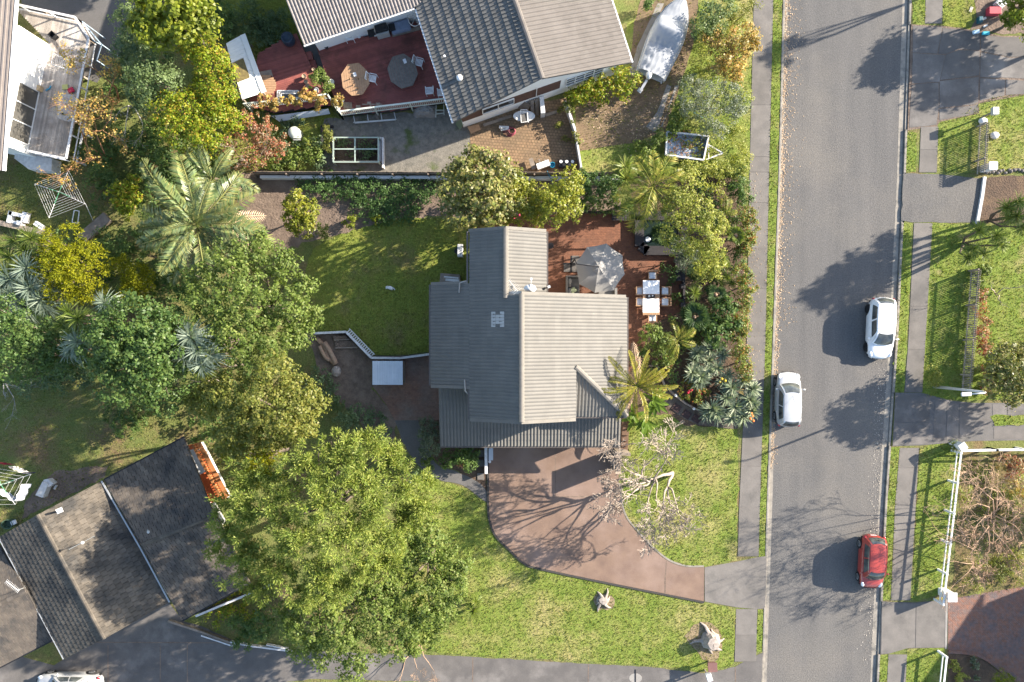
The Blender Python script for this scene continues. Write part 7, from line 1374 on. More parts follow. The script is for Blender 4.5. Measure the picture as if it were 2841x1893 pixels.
tree('leafy_shrub', 'dark leafy shrub under the fan palm', [(2000,870,35,1.4),(2020,910,35,1.3),(1985,930,40,1.3),(2020,850,30,1.4),(1960,900,28,1.1)], 'deep', 2600, (.2,.13), .3, cat='shrub', tr=.06)
tree('leafy_shrub', 'round green shrub between the house and the little palm', [(1810,930,36,1.7),(1840,945,32,1.6),(1835,985,34,1.5),(1800,950,26,1.5)], 'fresh', 2300, (.13,.09), .25, cat='shrub', tr=.06)
tree('leafy_shrub', 'dark reddish flowered planting beside the pebble path', [(1905,1080,28,.5),(1940,1090,28,.5),(1930,1115,24,.45),(1850,1000,22,.6)], 'redtip', 1300, (.15,.1), .22, cat='shrub', tr=0)
tree('leafy_shrub', 'dark green bush near the upper right garden corner', [(2055,520,30,1.2),(2065,545,26,1.0),(2040,530,22,1.0)], 'deep', 1400, (.12,.08), .25, cat='shrub', tr=.05)
tree('leafy_shrub', 'mixed pale green bushes behind the timber fence corner', [(2000,480,30,1.0),(1990,530,26,1.2),(2050,470,30,.9),(1960,470,28,1.1),(2060,430,28,.8)], 'tuft', 2000, (.14,.08), .3, cat='shrub', tr=0)
# ---- street hedge in front of the upper property
tree('autumn_tree', 'orange autumn tree beside the upper left footpath', [(2030,110,40,2.6),(2070,90,36,2.6),(2000,140,40,2.4),(2060,140,36,2.4),(1990,190,36,2.0),(2040,180,40,2.2),(2090,110,26,2.2),(1975,110,32,2.2),(2030,210,34,1.9)], 'autumn', 3600, (.15,.11), .34, tr=.1, rag=.24)
tree('silver_shrub', 'wide silver grey leaved shrub below the orange autumn tree', [(1920,240,40,1.8),(1960,260,45,1.9),(1910,290,42,1.8),(1960,310,48,1.9),(2020,260,42,1.7),(2030,310,40,1.6),(1980,360,40,1.5),(2060,290,30,1.4)], 'silver', 7000, (.13,.06), .3, cat='shrub', tr=.07, rag=.22)
tree('leafy_shrub', 'green bush beside the curved concrete strip', [(1885,300,26,1.3),(1880,340,28,1.2),(1870,365,22,1.0)], 'fresh', 1500, (.14,.08), .24, cat='shrub', tr=.05)
tree('leafy_shrub', 'dark green shrub at the very top above the autumn tree', [(1970,40,40,2.2),(1945,80,36,2.0),(2010,20,34,2.2),(1985,75,30,2.0)], 'sage', 3000, (.13,.08), .3, cat='shrub', tr=.07)
tree('leafy_shrub', 'pale grey twiggy shrub left of the upper footpath', [(2060,40,34,1.8),(2035,60,30,1.7),(2080,20,30,1.7)], 'olive', 1100, (.1,.06), .3, cat='shrub', tr=.05, rag=.3)
tree('leafy_shrub', 'bushy hedge beside the brick house gable wall', [(1700,200,36,1.4),(1740,220,36,1.3),(1680,240,34,1.2),(1720,250,34,1.1),(1640,250,34,1.1),(1600,270,30,.9),(1660,270,30,.9)], 'golden', 3600, (.14,.09), .28, cat='shrub', tr=0)
tree('leafy_shrub', 'bright spiky green plant in the bed by the gable wall', [(1635,240,18,1.2)], 'fresh', 320, (.3,.05), .26, cat='plant', tr=0, radial=1)
tree('leafy_shrub', 'small round dark green bush on the top grass', [(1797,12,14,.7)], 'deep', 500, (.12,.08), .18, cat='shrub', tr=0)
tree('leafy_shrub', 'green shrubs on the grass by the box trailer', [(1790,430,24,.7),(1810,400,22,.7),(1830,380,24,.8),(1840,460,20,.6),(1770,405,16,.5)], 'fresh', 1500, (.15,.09), .26, cat='shrub', tr=0)
tree('creeper', 'straggling creeper over the low white timber wall', [(1575,290,18,.9),(1582,315,16,.9),(1590,345,14,.8),(1598,375,14,.8),(1560,310,14,.6),(1600,400,12,.7),(1605,430,10,.6),(1550,350,12,.4),(1570,390,12,.4)], 'olive', 750, (.13,.09), .22, cat='vine', tr=0)
# ---- right side
tree('leafy_tree', 'sunlit leafy tree at the top right corner', [(2820,30,45,3.0),(2850,60,40,3.0),(2800,60,25,2.4),(2860,10,50,3.2)], 'yellowgreen', 3400, (.18,.12), .34, tr=.1)
tree('topiary_bush', 'small rounded bush on the lawn at the street lamp', [(2583,1035,22,.8),(2592,1055,20,.75),(2580,1060,16,.6)], 'tuft', 1500, (.09,.06), .16, cat='shrub', tr=0, rag=.06)
tree('laurel_bush', 'large glossy bush right of the lower picket fence', [(2790,1000,50,3.4),(2760,1050,48,3.2),(2830,1040,50,3.6),(2800,1085,48,3.2),(2770,970,34,2.6),(2840,980,40,3.2),(2850,1090,40,3.2)], 'glossy', 6400, (.17,.11), .32, tr=.12)
tree('leafy_shrub', 'brown and green border planting behind the lower picket fence', [(2722,860,22,.6),(2726,900,24,.7),(2720,930,22,.7),(2730,970,20,.7),(2725,1020,20,.6),(2735,1070,22,.6),(2722,820,18,.6)], 'rust', 1900, (.16,.08), .26, cat='shrub', tr=0)
tree('leafy_shrub', 'bright green bedding clump above the dead white branches', [(2728,755,20,.5),(2722,790,18,.5)], 'fresh', 800, (.16,.1), .2, cat='plant', tr=0)
tree('leafy_shrub', 'green border plants by the large glossy bush', [(2740,1010,20,.6),(2745,1060,18,.5),(2712,1072,14,.4)], 'yellowgreen', 900, (.14,.09), .22, cat='shrub', tr=0)
tree('leafy_shrub', 'pink and green bush behind the white rail fence', [(2790,1280,22,.8),(2820,1290,24,.9),(2800,1310,20,.7)], 'rust', 1100, (.13,.08), .25, cat='shrub', tr=0)
tree('leafy_shrub', 'yellow flowered shrub in the weedy garden bed', [(2800,1350,24,.8),(2760,1340,18,.7),(2835,1360,22,.8),(2780,1300,14,.6)], 'autumn', 900, (.12,.07), .25, cat='shrub', tr=0)
tree('leafy_shrub', 'low straw coloured plants at the foot of the bare tree', [(2720,1560,30,.5),(2780,1580,32,.5),(2830,1560,30,.5),(2700,1610,26,.4),(2760,1610,26,.4),(2820,1600,24,.4)], 'olive', 1800, (.16,.06), .28, cat='shrub', tr=0)
tree('leafy_shrub', 'golden green mound in the bed below the brick driveway', [(2780,1875,22,.9),(2795,1895,24,.9),(2770,1900,20,.8)], 'yellowgreen', 1800, (.13,.04), .2, cat='shrub', tr=0, radial=1, rag=.06)
tree('leafy_shrub', 'yellow flowering plant beside the lower white rail', [(2655,1878,14,.5),(2650,1850,20,.4),(2670,1890,20,.4)], 'tuft', 800, (.13,.08), .2, cat='shrub', tr=0)
for x, y, t in ((2699,1828,'pale grey rosette highest in the curved bed'),(2705,1848,'pale grey rosette second in the curved bed'),(2706,1880,'pale grey rosette lowest in the curved bed')): tree('succulent', t, [(x,y,8,.3)], 'silver', 110, (.2,.08), .16, per=22, cat='plant', tr=0, radial=1, group='grey rosettes in the curved bed')
# ---- side yard and planted bed
tree('conifer_bush', 'dense grey green rounded conifer beside the low ribbed roof', [(1185,1190,32,1.9),(1200,1220,34,2.0),(1190,1245,26,1.6),(1215,1190,24,1.8)], 'greyblue', 3000, (.15,.05), .2, 30, cat='shrub', tr=.08, radial=1, rag=.07)
tree('leafy_shrub', 'white flowered shrub in the planted bed by the garage', [(1270,1260,32,1.1),(1300,1280,28,1.0),(1245,1280,24,.9),(1310,1250,22,.9)], 'deep', 1900, (.14,.09), .26, cat='shrub', tr=0)
tree('leafy_shrub', 'small pink flowered bush at the edge of the planted bed', [(1279,1287,11,.7)], 'rust', 260, (.12,.07), .16, cat='plant', tr=0)
tree('leafy_shrub', 'small yellow green plant beside the curved side path', [(1196,1292,10,.5),(1182,1280,16,.5)], 'fresh', 350, (.13,.08), .2, cat='plant', tr=0)
tree('leafy_shrub', 'small round bush in the bare soil left of the metal shed', [(937,1120,20,.8)], 'sage', 600, (.12,.08), .18, cat='shrub', tr=0)
tree('leafy_shrub', 'low dark planting along the bare soil by the boundary', [(900,1040,35,.7),(880,1080,35,.8),(920,1090,25,.6),(1000,1150,35,.8),(1040,1170,30,.7),(960,1170,35,.9),(1060,1200,28,.7),(1100,1260,28,.8),(1130,1310,28,.8)], 'blueshade', 3800, (.14,.09), .28, cat='shrub', tr=0)
def blooms(name, label, spots, c, r=.07, cat='flowers'):
    m = MB()
    for x, y, z in spots: m.lathe(W(x,y,z), [(.02,-.03),(r,0),(.03,.06)], 6)
    tag(m.build(name, simple('bloom_'+label.split()[0]+label.split()[1], c, .7)), label, cat)
for x, y, z in ((1443,580,2.9),(1441,597,2.7),(1426,606,2.6),(1352,570,4.6),(1367,600,3.9)): blooms('camellia_bloom', 'pink camellia bloom ' + {1443:'highest on the camellia bush',1441:'midway down the camellia bush',1426:'lowest on the camellia bush',1352:'in the middle of the glossy tree',1367:'on the lower edge of the glossy tree'}[x], [(x,y,z)], (.5,.05,.12), .09, 'flower')
# ---------------------------------------------------------------- rosette plants: heads of sword leaves
def rosette_mesh(name, n, L, w, mat, seed, droop=.5, low=-.15):
    rg = random.Random(seed); m = MB()
    for k in range(n):
        az = rg.uniform(0, 6.283); el = math.asin(rg.uniform(low, .97)); l = L*rg.uniform(.75, 1.1); d = Vector((math.cos(az)*math.cos(el), math.sin(az)*math.cos(el), math.sin(el))); sd = Vector((-math.sin(az), math.cos(az), 0))
        b = len(m.v)
        for t, ww in ((.04, .6), (.35, 1), (.7, .75)):
            p = d*l*t - Vector((0,0,droop*l*t*t*(1-abs(d.z)*.6))); m.v += [tuple(p - sd*w*ww*.5), tuple(p + sd*w*ww*.5)]
        p = d*l - Vector((0,0,droop*l*(1-abs(d.z)*.6))); m.v.append(tuple(p)); m.f += [(b,b+1,b+3,b+2),(b+2,b+3,b+5,b+4),(b+4,b+5,b+6)]
    me = bpy.data.meshes.new(name); me.from_pydata(m.v, [], m.f); me.materials.append(mat); return me
YG = leaf_mat('sword_leaf_green', [(.08,.12,.02), (.13,.17,.035), (.17,.2,.06)], rough=.4); BG = leaf_mat('sword_leaf_skylit_blue', [(.17,.22,.175), (.24,.29,.24), (.13,.18,.145)], rough=.45)  # blue sword leaves: sky-lit brightness is put into their colour
ALOE = leaf_mat('aloe_leaf', [(.11,.15,.09), (.18,.22,.14), (.26,.28,.2)], rough=.45, trans=.15); YUC = leaf_mat('yucca_leaf', [(.09,.14,.02), (.16,.2,.04), (.22,.24,.09)], rough=.4)
ROS = {'yg': [rosette_mesh('leaf_head', 70, 1.05, .055, YG, s) for s in (1, 2)], 'bg': [rosette_mesh('leaf_head', 80, 1.15, .055, BG, s, .7) for s in (3, 4)], 'aloe': [rosette_mesh('leaf_head', 70, .75, .07, ALOE, s, .35, -.05) for s in (5, 6, 7)], 'yuc': [rosette_mesh('leaf_head', 80, .95, .06, YUC, s, .35, -.1) for s in (8, 9)]}
def rosettes(name, label, cat, heads, kind, L0, base=None, bark=None, group=None, stem=.07):
    c = W(heads[0][0], heads[0][1], heads[0][3]); b = W(*base, .1) if base else Vector((c.x, c.y, .1)); a = empty(name, b, label, cat, group); rnd = random.Random(int(heads[0][0])); m = MB()
    for k, (x, y, r, z) in enumerate(heads):
        p = W(x, y, z); o = link('leaf_head', ROS[kind][k % len(ROS[kind])], a); o.location = p - b; s = r*(H-z)/F/L0; o.scale = (s, s, s); o.rotation_euler = (rnd.uniform(-.25,.25), rnd.uniform(-.25,.25), rnd.uniform(0, 6))
        q = Vector((b.x*.4+p.x*.6, b.y*.4+p.y*.6, z*.35)); m.tube([b, q, p], [stem*1.3, stem, stem*.8], 6)
    m.build('trunk', bark or BARK, a); return a
CT = 'cabbage trees and sword leaved plants'
rosettes('cabbage_tree', 'pale green headed cabbage tree left of the golden conifer', 'tree', [(86,660,51,5.5),(45,670,45,5.3),(70,695,43,5.1),(28,715,49,5.0),(20,745,45,4.8),(60,740,38,4.7),(-5,690,45,4.9)], 'yg', .95, group=CT)
rosettes('cabbage_tree', 'blue leaved cabbage tree beneath the golden conifer', 'tree', [(75,745,60,5.3),(30,775,63,5.1),(85,800,63,5.1),(40,820,60,4.9),(115,830,60,4.9),(70,850,55,4.7),(130,850,48,4.5),(5,795,58,4.9)], 'bg', 1.0, group=CT)
rosettes('cabbage_tree', 'cabbage tree with one sunlit head left of the dark green tree', 'tree', [(218,885,51,7.2),(190,870,45,6.8),(205,920,45,6.6),(180,900,43,6.4)], 'yg', .95, group=CT)
rosettes('cabbage_tree', 'dull green cabbage tree low beside the dark green tree', 'tree', [(215,950,55,7.0),(195,975,46,6.6),(290,840,41,7.2)], 'bg', 1.0, group=CT)
rosettes('cabbage_tree', 'tall blue grey cabbage tree with a lit lower head in the centre left', 'tree', [(530,935,63,8.2),(505,960,58,7.8),(550,970,61,8.0),(585,985,53,7.8),(520,985,55,7.6),(560,1010,49,7.6)], 'bg', 1.0, group=CT)
rosettes('cabbage_tree', 'single sunlit cabbage head below the blue grey cabbage tree', 'tree', [(565,1022,45,7.2)], 'yg', .95, group=CT)
rosettes('cabbage_tree', 'small bright cabbage head among the phoenix palm fronds', 'tree', [(396,705,19,4.7)], 'yg', .95, group=CT)
rosettes('cabbage_tree', 'green cabbage tree on the lawn edge of the lower picket fence', 'tree', [(2715,640,34,3.2),(2700,690,32,2.8),(2765,655,34,3.2),(2775,680,32,3.0),(2685,715,32,2.6),(2728,705,28,2.6)], 'yuc', .9, base=(2672,676), group=CT)
rosettes('cabbage_tree', 'bright cabbage tree above the mulched bed at the right edge', 'tree', [(2795,575,34,3.6),(2825,560,34,3.8),(2820,600,36,3.6),(2835,630,30,3.2),(2800,600,28,3.2)], 'yuc', .9, base=(2745,612), group=CT)
rosettes('yucca', 'large round yucca behind the tall palm at the fence corner', 'plant', [(1737,498,50,1.9),(1735,465,44,1.7)], 'yuc', .9, group=CT)
rosettes('yucca', 'yucca right of the low patio wall', 'plant', [(1927,812,30,1.4)], 'yuc', .9, group=CT)
rosettes('yucca', 'spiky yucca on the lower left lawn edge', 'plant', [(1312,1695,34,.9),(1318,1670,26,.8)], 'yuc', .9, group=CT)
rosettes('yucca', 'small yucca half under the hollow green tree', 'plant', [(1278,1655,18,.7)], 'yuc', .9, group=CT)
rosettes('yucca', 'pale yuccas by the street in the shrub gap', 'plant', [(2008,715,22,1.2),(2012,735,20,1.0),(2015,770,24,1.1),(2000,785,22,1.0),(2030,785,20,1.0)], 'yuc', .9, group=CT)
AL = 'silvery aloes by the left footpath'
rosettes('aloe', 'group of silvery aloe heads nearest the little palm', 'plant', [(1935,980,34,1.0),(1970,970,32,1.0),(1990,960,30,1.0),(1965,1000,30,.9),(1925,1000,26,.8),(2005,985,28,.9)], 'aloe', .72, group=AL)
rosettes('aloe', 'silvery aloe heads left of the yellow flowered one', 'plant', [(1920,1035,36,1.0),(1945,1045,38,1.1),(1965,1030,32,1.0),(1990,1020,30,1.0),(1935,1062,30,.8)], 'aloe', .72, group=AL)
rosettes('aloe', 'aloe with a yellow flower spike beside the hedge', 'plant', [(2005,1055,30,.9),(2020,1040,24,.9)], 'aloe', .72, group=AL)
rosettes('aloe', 'wide aloe clump overhanging the footpath above the silver hatchback shadow', 'plant', [(2030,1075,36,1.1),(2015,1105,36,1.0),(2065,1055,34,1.1),(2085,1080,34,1.1),(2080,1110,36,1.1),(2040,1130,38,1.0),(2085,1140,34,1.0),(2060,1155,34,.9),(2030,1160,32,.9),(2090,1120,28,1.0)], 'aloe', .72, group=AL)
rosettes('aloe', 'lone round aloe at the lower end of the pebble path', 'plant', [(1975,1135,42,1.0),(1990,1150,36,.9),(1960,1145,34,.8)], 'aloe', .72, group=AL)
rosettes('flax', 'yellow green flax clump at the white corner pillar', 'plant', [(2648,1238,20,.6)], 'yuc', .9, group=CT)
blooms('aloe_flower', 'orange red aloe flowers at the street edge', [(2088,1155,1.3),(2082,1162,1.3),(2090,1168,1.2),(2085,1148,1.3)], (.6,.16,.03), .1)
blooms('aloe_flower', 'yellow aloe flowers beside the hedge', [(2003,1052,1.3),(2012,1057,1.3),(1998,1060,1.2)], (.55,.35,.03), .1)
blooms('red_flowers', 'scattered red flowers by the pebble path', [(1912,1086,.8),(1918,1083,.8),(1938,1088,.7),(1945,1094,.7),(1909,1090,.8)], (.4,.02,.04), .1)
# ---------------------------------------------------------------- palms
def frond_mesh(name, L, lw, nleaf, mat, seed, arch=.5, vee=.35, drop=.4, ragged=0, wide=1.0):
    rg = random.Random(seed); m = MB(); pts = []
    for i in range(9): t = i/8; pts.append(Vector((L*(t - .12*t*t), 0, L*(.35*t - arch*t*t))))
    m.tube(pts, [.035*L/3*(1-.8*i/8)+.006 for i in range(9)], 4)
    for i in range(nleaf):
        t = .12 + .86*i/nleaf; k = t*8; j = min(7, int(k)); p = pts[j] + (pts[j+1]-pts[j])*(k-j); tan = (pts[j+1]-pts[j]).normalized(); ll = lw*(math.sin(math.pi*min(1, t*.9+.08))**.7)*rg.uniform(.8,1.1)
        for s in (-1, 1):
            if ragged and rg.random() < ragged: continue
            d = (tan*.55 + Vector((0, s, 0))*.9 + Vector((0,0,vee+rg.uniform(-.15,.15)))).normalized(); e = p + d*ll - Vector((0,0,drop*ll)); mid = p + d*ll*.5 - Vector((0,0,drop*ll*.15)); w = tan*.03*wide*L/3
            b = len(m.v); m.v += [tuple(p-w*.4), tuple(mid-w), tuple(e), tuple(mid+w)]; m.f.append((b,b+1,b+2,b+3))
    me = bpy.data.meshes.new(name); me.from_pydata(m.v, [], m.f); me.materials.append(mat); return me
PHX = leaf_mat('phoenix_frond', [(.08,.13,.05), (.13,.17,.06), (.2,.2,.07), (.09,.14,.075)], rough=.38, trans=.25, spec=.6); KEN = leaf_mat('kentia_frond', [(.10,.14,.02), (.17,.19,.03), (.3,.26,.06)], rough=.4); QUE = leaf_mat('palm_frond', [(.15,.17,.015), (.22,.21,.03), (.3,.25,.06)], rough=.4); DEADF = leaf_mat('dead_frond', [(.34,.25,.17), (.42,.32,.24)], rough=.8, trans=.1, spec=.1); FANG = leaf_mat('fan_leaf', [(.04,.075,.03), (.06,.1,.04), (.09,.13,.05)], rough=.4)
def palm(name, label, px, py, z, fr, mesh, mat_tr=BARK, group='palms', base=None, L0=3.0, tr=.2, tilt=.1, dead=()):
    c = W(px, py, z); b = W(*base, .1) if base else Vector((c.x, c.y, .1)); a = empty(name, b, label, 'palm tree', group); m = MB().tube([b, b*.5+c*.5+Vector((.1,0,0)), c], [tr*1.3, tr, tr*.9], 9); m.build('trunk', mat_tr, a, smooth=True); rnd = random.Random(int(px))
    for k, (ang, Lf, pit) in enumerate(fr):
        o = link('frond', mesh[k % len(mesh)], a); o.location = c - b; s = Lf/L0; o.scale = (s, s, s); o.rotation_euler = (rnd.uniform(-.55,.55), -pit, math.radians(ang))
    for ang, Lf, pit in dead: o = link('dead_frond', DEADM, a); o.location = c - b - Vector((0,0,.2)); s = Lf/3; o.scale = (s,s,s); o.rotation_euler = (0, -pit, math.radians(ang)); o['label'] = 'dry brown hanging frond'
    return a
DEADM = frond_mesh('dead_frond', 3.0, .5, 26, DEADF, 9, .7, .0, .6)
phx = [frond_mesh('frond', 3.0, .62, 32, PHX, s, a_, v_, .6, .1, 1.5) for s, a_, v_ in ((1,.5,.5),(2,.36,.75),(3,.62,.3),(4,.45,.6))]; ken = [frond_mesh('frond', 3.0, .8, 24, KEN, s, .55, v_, .6, .06, 1.5) for s, v_ in ((4, .35), (5, .1), (12, .55))]; que = [frond_mesh('frond', 3.0, .36, 30, QUE, s, a_, .6, .3, .05, 1.3) for s, a_ in ((6, .4), (7, .62))]
rnd = random.Random(11); fr = [(a_+rnd.uniform(-14,14), rnd.uniform(3.8,5.8), rnd.uniform(-.15,.2)) for a_ in range(0, 360, 28)] + [(a_+10+rnd.uniform(-14,14), rnd.uniform(3.2,4.6), rnd.uniform(.2,.55)) for a_ in range(0, 360, 60)] + [(a_+rnd.uniform(-20,20), rnd.uniform(2.4,3.4), rnd.uniform(.7,1.1)) for a_ in range(0, 360, 72)]
palm('phoenix_palm', 'huge phoenix palm with arching grey green fronds at the left', 545, 625, 5.2, fr, phx, tr=.38, dead=((55,4.4,-.1),(15,4.6,-.15),(-20,4.4,-.1),(-60,4.2,-.1),(-105,4.5,-.15)))
fr = [(a_+rnd.uniform(-12,12), rnd.uniform(2.2,3.8), rnd.uniform(-.1,.3)) for a_ in range(0, 360, 33)] + [(a_, 2.2, .7) for a_ in range(20, 380, 90)]
palm('phoenix_palm', 'smaller phoenix palm rising above the upper boundary corner', 590, 500, 4.6, fr, phx, tr=.3)
palm('feather_palm', 'tall feather palm with yellow tinged fronds over the fence corner', 1812, 518, 4.2, [(90,2.7,.1),(60,2.9,.15),(30,2.5,.2),(120,2.6,.1),(150,2.2,.0),(200,3.0,-.05),(225,3.4,-.05),(245,3.6,-.1),(262,3.2,-.1),(285,2.6,0),(315,2.4,.1),(345,2.3,.15),(75,1.8,.7),(250,2.4,.4),(180,2.6,-.1)], ken, tr=.14)
palm('feather_palm', 'spindly yellow palm leaning over the right roof edge', 1768, 1072, 4.6, [(105,2.9,.35),(75,2.7,.4),(135,3.1,.15),(165,3.0,.05),(185,3.2,.1),(20,2.6,.2),(0,3.0,.1),(-20,2.9,.0),(45,2.0,.3),(235,3.0,-.05),(-75,2.8,.0),(-95,2.4,.0),(215,2.2,.1),(30,2.6,.1),(60,1.8,.6)], que, tr=.13, dead=((95,3.0,.4),(-120,2.8,-.1)))
palm('feather_palm', 'little bright palm between the round shrub and aloes', 1880, 945, 2.2, [(100,1.6,.15),(55,1.9,.1),(30,1.7,.1),(-20,1.5,.0),(-100,1.9,-.05),(-120,1.7,0),(160,1.4,.1),(200,1.3,.1)], ken, tr=.09)
palm('feather_palm', 'small pale palm by the dark gap beside the footpath hedge', 2012, 600, 1.8, [(95,1.6,.1),(75,1.4,.2),(270,1.5,.1),(250,1.2,.1),(150,1.0,.2),(20,1.0,.2)], ken, tr=.06)
def fan_mesh(name, R, n, mat, seed):
    rg = random.Random(seed); m = MB().tube([(0,0,0), (R*.45,0,R*.12)], .015, 4); b0 = Vector((R*.45,0,R*.12))
    for k in range(n):
        an = (k/(n-1)-.5)*4.4; l = R*.62*(1-.12*abs(an))*rg.uniform(.9,1.05); d = Vector((math.cos(an), math.sin(an), .1+(.05 if k % 2 else -.05))); sd = Vector((-math.sin(an), math.cos(an), 0)); b = len(m.v); e = b0 + d*l - Vector((0,0,.15*l)); q = b0 + d*l*.6
        m.v += [tuple(b0), tuple(q - sd*.055*R), tuple(e), tuple(q + sd*.055*R)]; m.f.append((b,b+1,b+2,b+3))
    me = bpy.data.meshes.new(name); me.from_pydata(m.v, [], m.f); me.materials.append(mat); return me
fan = [fan_mesh('fan_leaf', 1.2, 22, FANG, s) for s in (1, 2)]
def fanpalm(label, px, py, z, n, R, mesh=fan):
    c = W(px, py, z); b = Vector((c.x, c.y, .1)); a = empty('fan_palm', b, label, 'palm tree', 'fan palms in the street garden'); MB().tube([b, c], [.12, .1], 8).build('trunk', BARK, a); rnd = random.Random(int(py))
    for k in range(n): o = link('fan_leaf', mesh[k % 2], a); o.location = c - b; s = R/1.2; o.scale = (s,s,s); o.rotation_euler = (rnd.uniform(-.3,.3), -rnd.uniform(-.1,.7), k*2.4+rnd.uniform(-.3,.3))
    MB().lathe(c + Vector((0,0,.1)), [(.05,0),(.11,.06),(.04,.14)], 8).build('crown_heart', TANBARK, a)
fanpalm('dark round fan palm with a pale heart beside the low patio wall', 1926, 880, 1.9, 14, 1.1)
fanpalm('dark fan palm beside the pond ornament', 1838, 655, 1.2, 12, .95); fanpalm('dark feathery fan palm right of the yucca', 1985, 818, 1.4, 10, .8); fanpalm('bright fan palm sticking out of the footpath hedge', 2040, 655, 1.5, 11, .75, [fan_mesh('fan_leaf', 1.2, 20, YUC, 5), fan_mesh('fan_leaf', 1.2, 20, YUC, 6)]); fanpalm('dark low fan palm under the pale yellow green bush', 1930, 755, .9, 9, .75)
def paddle_mesh(name, mat, L=1.6, w=.45):
    m = MB(); n = 7
    for i in range(n+1):
        t = i/n; ww = w*math.sin(math.pi*(.06+.94*t)**.75)**.8 if i < n else 0; z = .35*L*t - .5*L*t*t
        m.v += [(L*t, -ww/2, z+.06*ww), (L*t, 0, z-.02), (L*t, ww/2, z+.06*ww)]
    for i in range(n): b = i*3; m.f += [(b,b+1,b+4,b+3),(b+1,b+2,b+5,b+4)]
    me = bpy.data.meshes.new(name); me.from_pydata(m.v, [], m.f); me.materials.append(mat); return me
PAD = leaf_mat('paddle_leaf_mat', [(.07,.12,.015), (.1,.16,.02)], rough=.3, spec=.5); pad = paddle_mesh('paddle_leaf', PAD)
def paddle(label, px, py, z, leaves):
    a = empty('paddle_leaf_plant', W(px,py,.1), label, 'plant', 'paddle leaved plants under the yellow palm'); rnd = random.Random(int(px))
    for ang, L, zz in leaves: o = link('paddle_leaf', pad, a); o.location = W(px,py,zz) - W(px,py,.1); s = L/1.6; o.scale = (s,s,s); o.rotation_euler = (rnd.uniform(-.4,.4), -rnd.uniform(-.2,.25), math.radians(ang))
    MB().tube([W(px,py,.1), Vector((*W(px,py,.1)[:2], z))], [.12,.06], 7).build('stem', BARK, a)
paddle('large green paddle leaved plant under the yellow palm', 1815, 1110, 2.4, [(60,1.1,2.4),(35,1.0,2.5),(10,1.1,2.3),(-20,1.2,2.3),(-45,1.3,2.2),(-65,1.1,2.5),(-85,1.3,2.1),(-110,1.4,2.0),(-130,1.1,2.3),(100,.9,2.4),(-30,.8,2.7),(80,.9,2.6),(150,.9,2.2)])
paddle('dark paddle leaved plant in shade beside the garage steps', 1758, 1155, 1.2, [(200,1.1,1.2),(150,1.0,1.2),(250,1.2,1.1),(300,1.0,1.2),(100,1.0,1.1),(20,1.0,1.0)]); paddle('paddle leaved plant with hanging leaves below the yellow palm', 1790, 1165, 1.6, [(-100,1.5,1.8),(-85,1.2,1.7),(-60,1.1,1.7),(-130,1.0,1.5),(-30,1.0,1.6),(-150,.9,1.8),(-110,.9,2.0)])
# ---------------------------------------------------------------- bare and twiggy trees
def bare(name, label, base, segs, mat, depth, seed, r00=.12, cat='tree', twist=.5, up=.06, leaf=None, nleaf=0, grow=.74, kids=3, twig=.008, group=None):
    """segs: first limbs as (end px, end py, end z); each forks again and again"""
    rnd = random.Random(seed); b = W(*base); a = empty(name, Vector((b.x, b.y, .1)), label, cat, group); T_ = MB(); G_ = MB(); ends = []
    def grow_(p, d, L, r, k):
        n = 3; pts = [p]; q = p; dd = d
        for i in range(n): dd = (dd + Vector((rnd.gauss(0,.16), rnd.gauss(0,.16), rnd.gauss(0,.1)+up))).normalized(); q = q + dd*(L/n); pts.append(q)
        if pts[-1].z < .25: return
        rs = [max(twig*.6, r*(1-.35*i/n)) for i in range(n+1)]
        (T_ if r > .03 else G_).tube(pts, rs, 6 if r > .05 else (4 if r > .015 else 3), False)
        if k <= 0: ends.append(q); return
        for j in range(kids if k < depth else kids):
            t = rnd.uniform(.45, 1) if j else 1; i = min(n-1, int(t*n)); s = pts[i] + (pts[i+1]-pts[i])*(t*n-i) if t < 1 else pts[-1]
            ax = Vector((rnd.gauss(0,1), rnd.gauss(0,1), rnd.gauss(0,.7))); nd = (dd + ax.normalized()*twist*rnd.uniform(.6,1.4)).normalized(); grow_(s, nd, L*grow*rnd.uniform(.75,1.15), rs[-1]*(.82 if j == 0 else .62), k-1)
    f = None
    EN = []
    for s in segs:
        b = EN[s[4]] if len(s) > 4 else W(*base); e = W(*s[:3]); EN.append(e); r0 = r00*(.62 if len(s) > 4 else 1); d = e-b; L = d.length; mid = b + d*.5 + Vector((rnd.gauss(0,.1)*L, rnd.gauss(0,.1)*L, .12*L)); q1 = b*.62 + mid*.38 + Vector((rnd.gauss(0,.05)*L, rnd.gauss(0,.05)*L, .03*L)); T_.tube([b, q1, mid, e], [r0, r0*.88, r0*.75, r0*.58], 7); grow_(e, (e-mid).normalized(), L*(s[3] if len(s) > 3 else .5), r0*.6, depth)
    T_.build('trunk', mat, a, smooth=True)
    if G_.v: tag(G_.build('twigs', mat, a), kind='stuff')
    if leaf and ends:
        E = np.array([tuple(e) for e in ends]); L = [(e[0], e[1], e[2], .14, .14, .14) for e in E]; foliage('foliage', L, LM[leaf], a, nleaf, (.13,.09), .34, 4, seed, fill=.5)
    return a
bare('bare_tree', 'bare white barked tree on the sunny front lawn', (1866,1312,.1), [(1812,1330,1.7,.75),(1852,1352,1.4,.9),(1780,1322,2.5,1.15,0),(1772,1350,2.4,1.15,0),(1800,1378,2.2,1.0,0),(1872,1385,2.2,1.0,1),(1840,1395,2.3,1.0,1),(1752,1338,3.0,.95,2),(1740,1305,3.1,.9,2),(1790,1292,3.0,.9,2),(1750,1372,3.0,.85,3),(1830,1305,2.9,1.0,0),(1822,1362,2.6,1.1,0),(1720,1330,3.4,.7,7)], PALEBARK, 5, 7, .13, twist=.8, grow=.72, twig=.024)
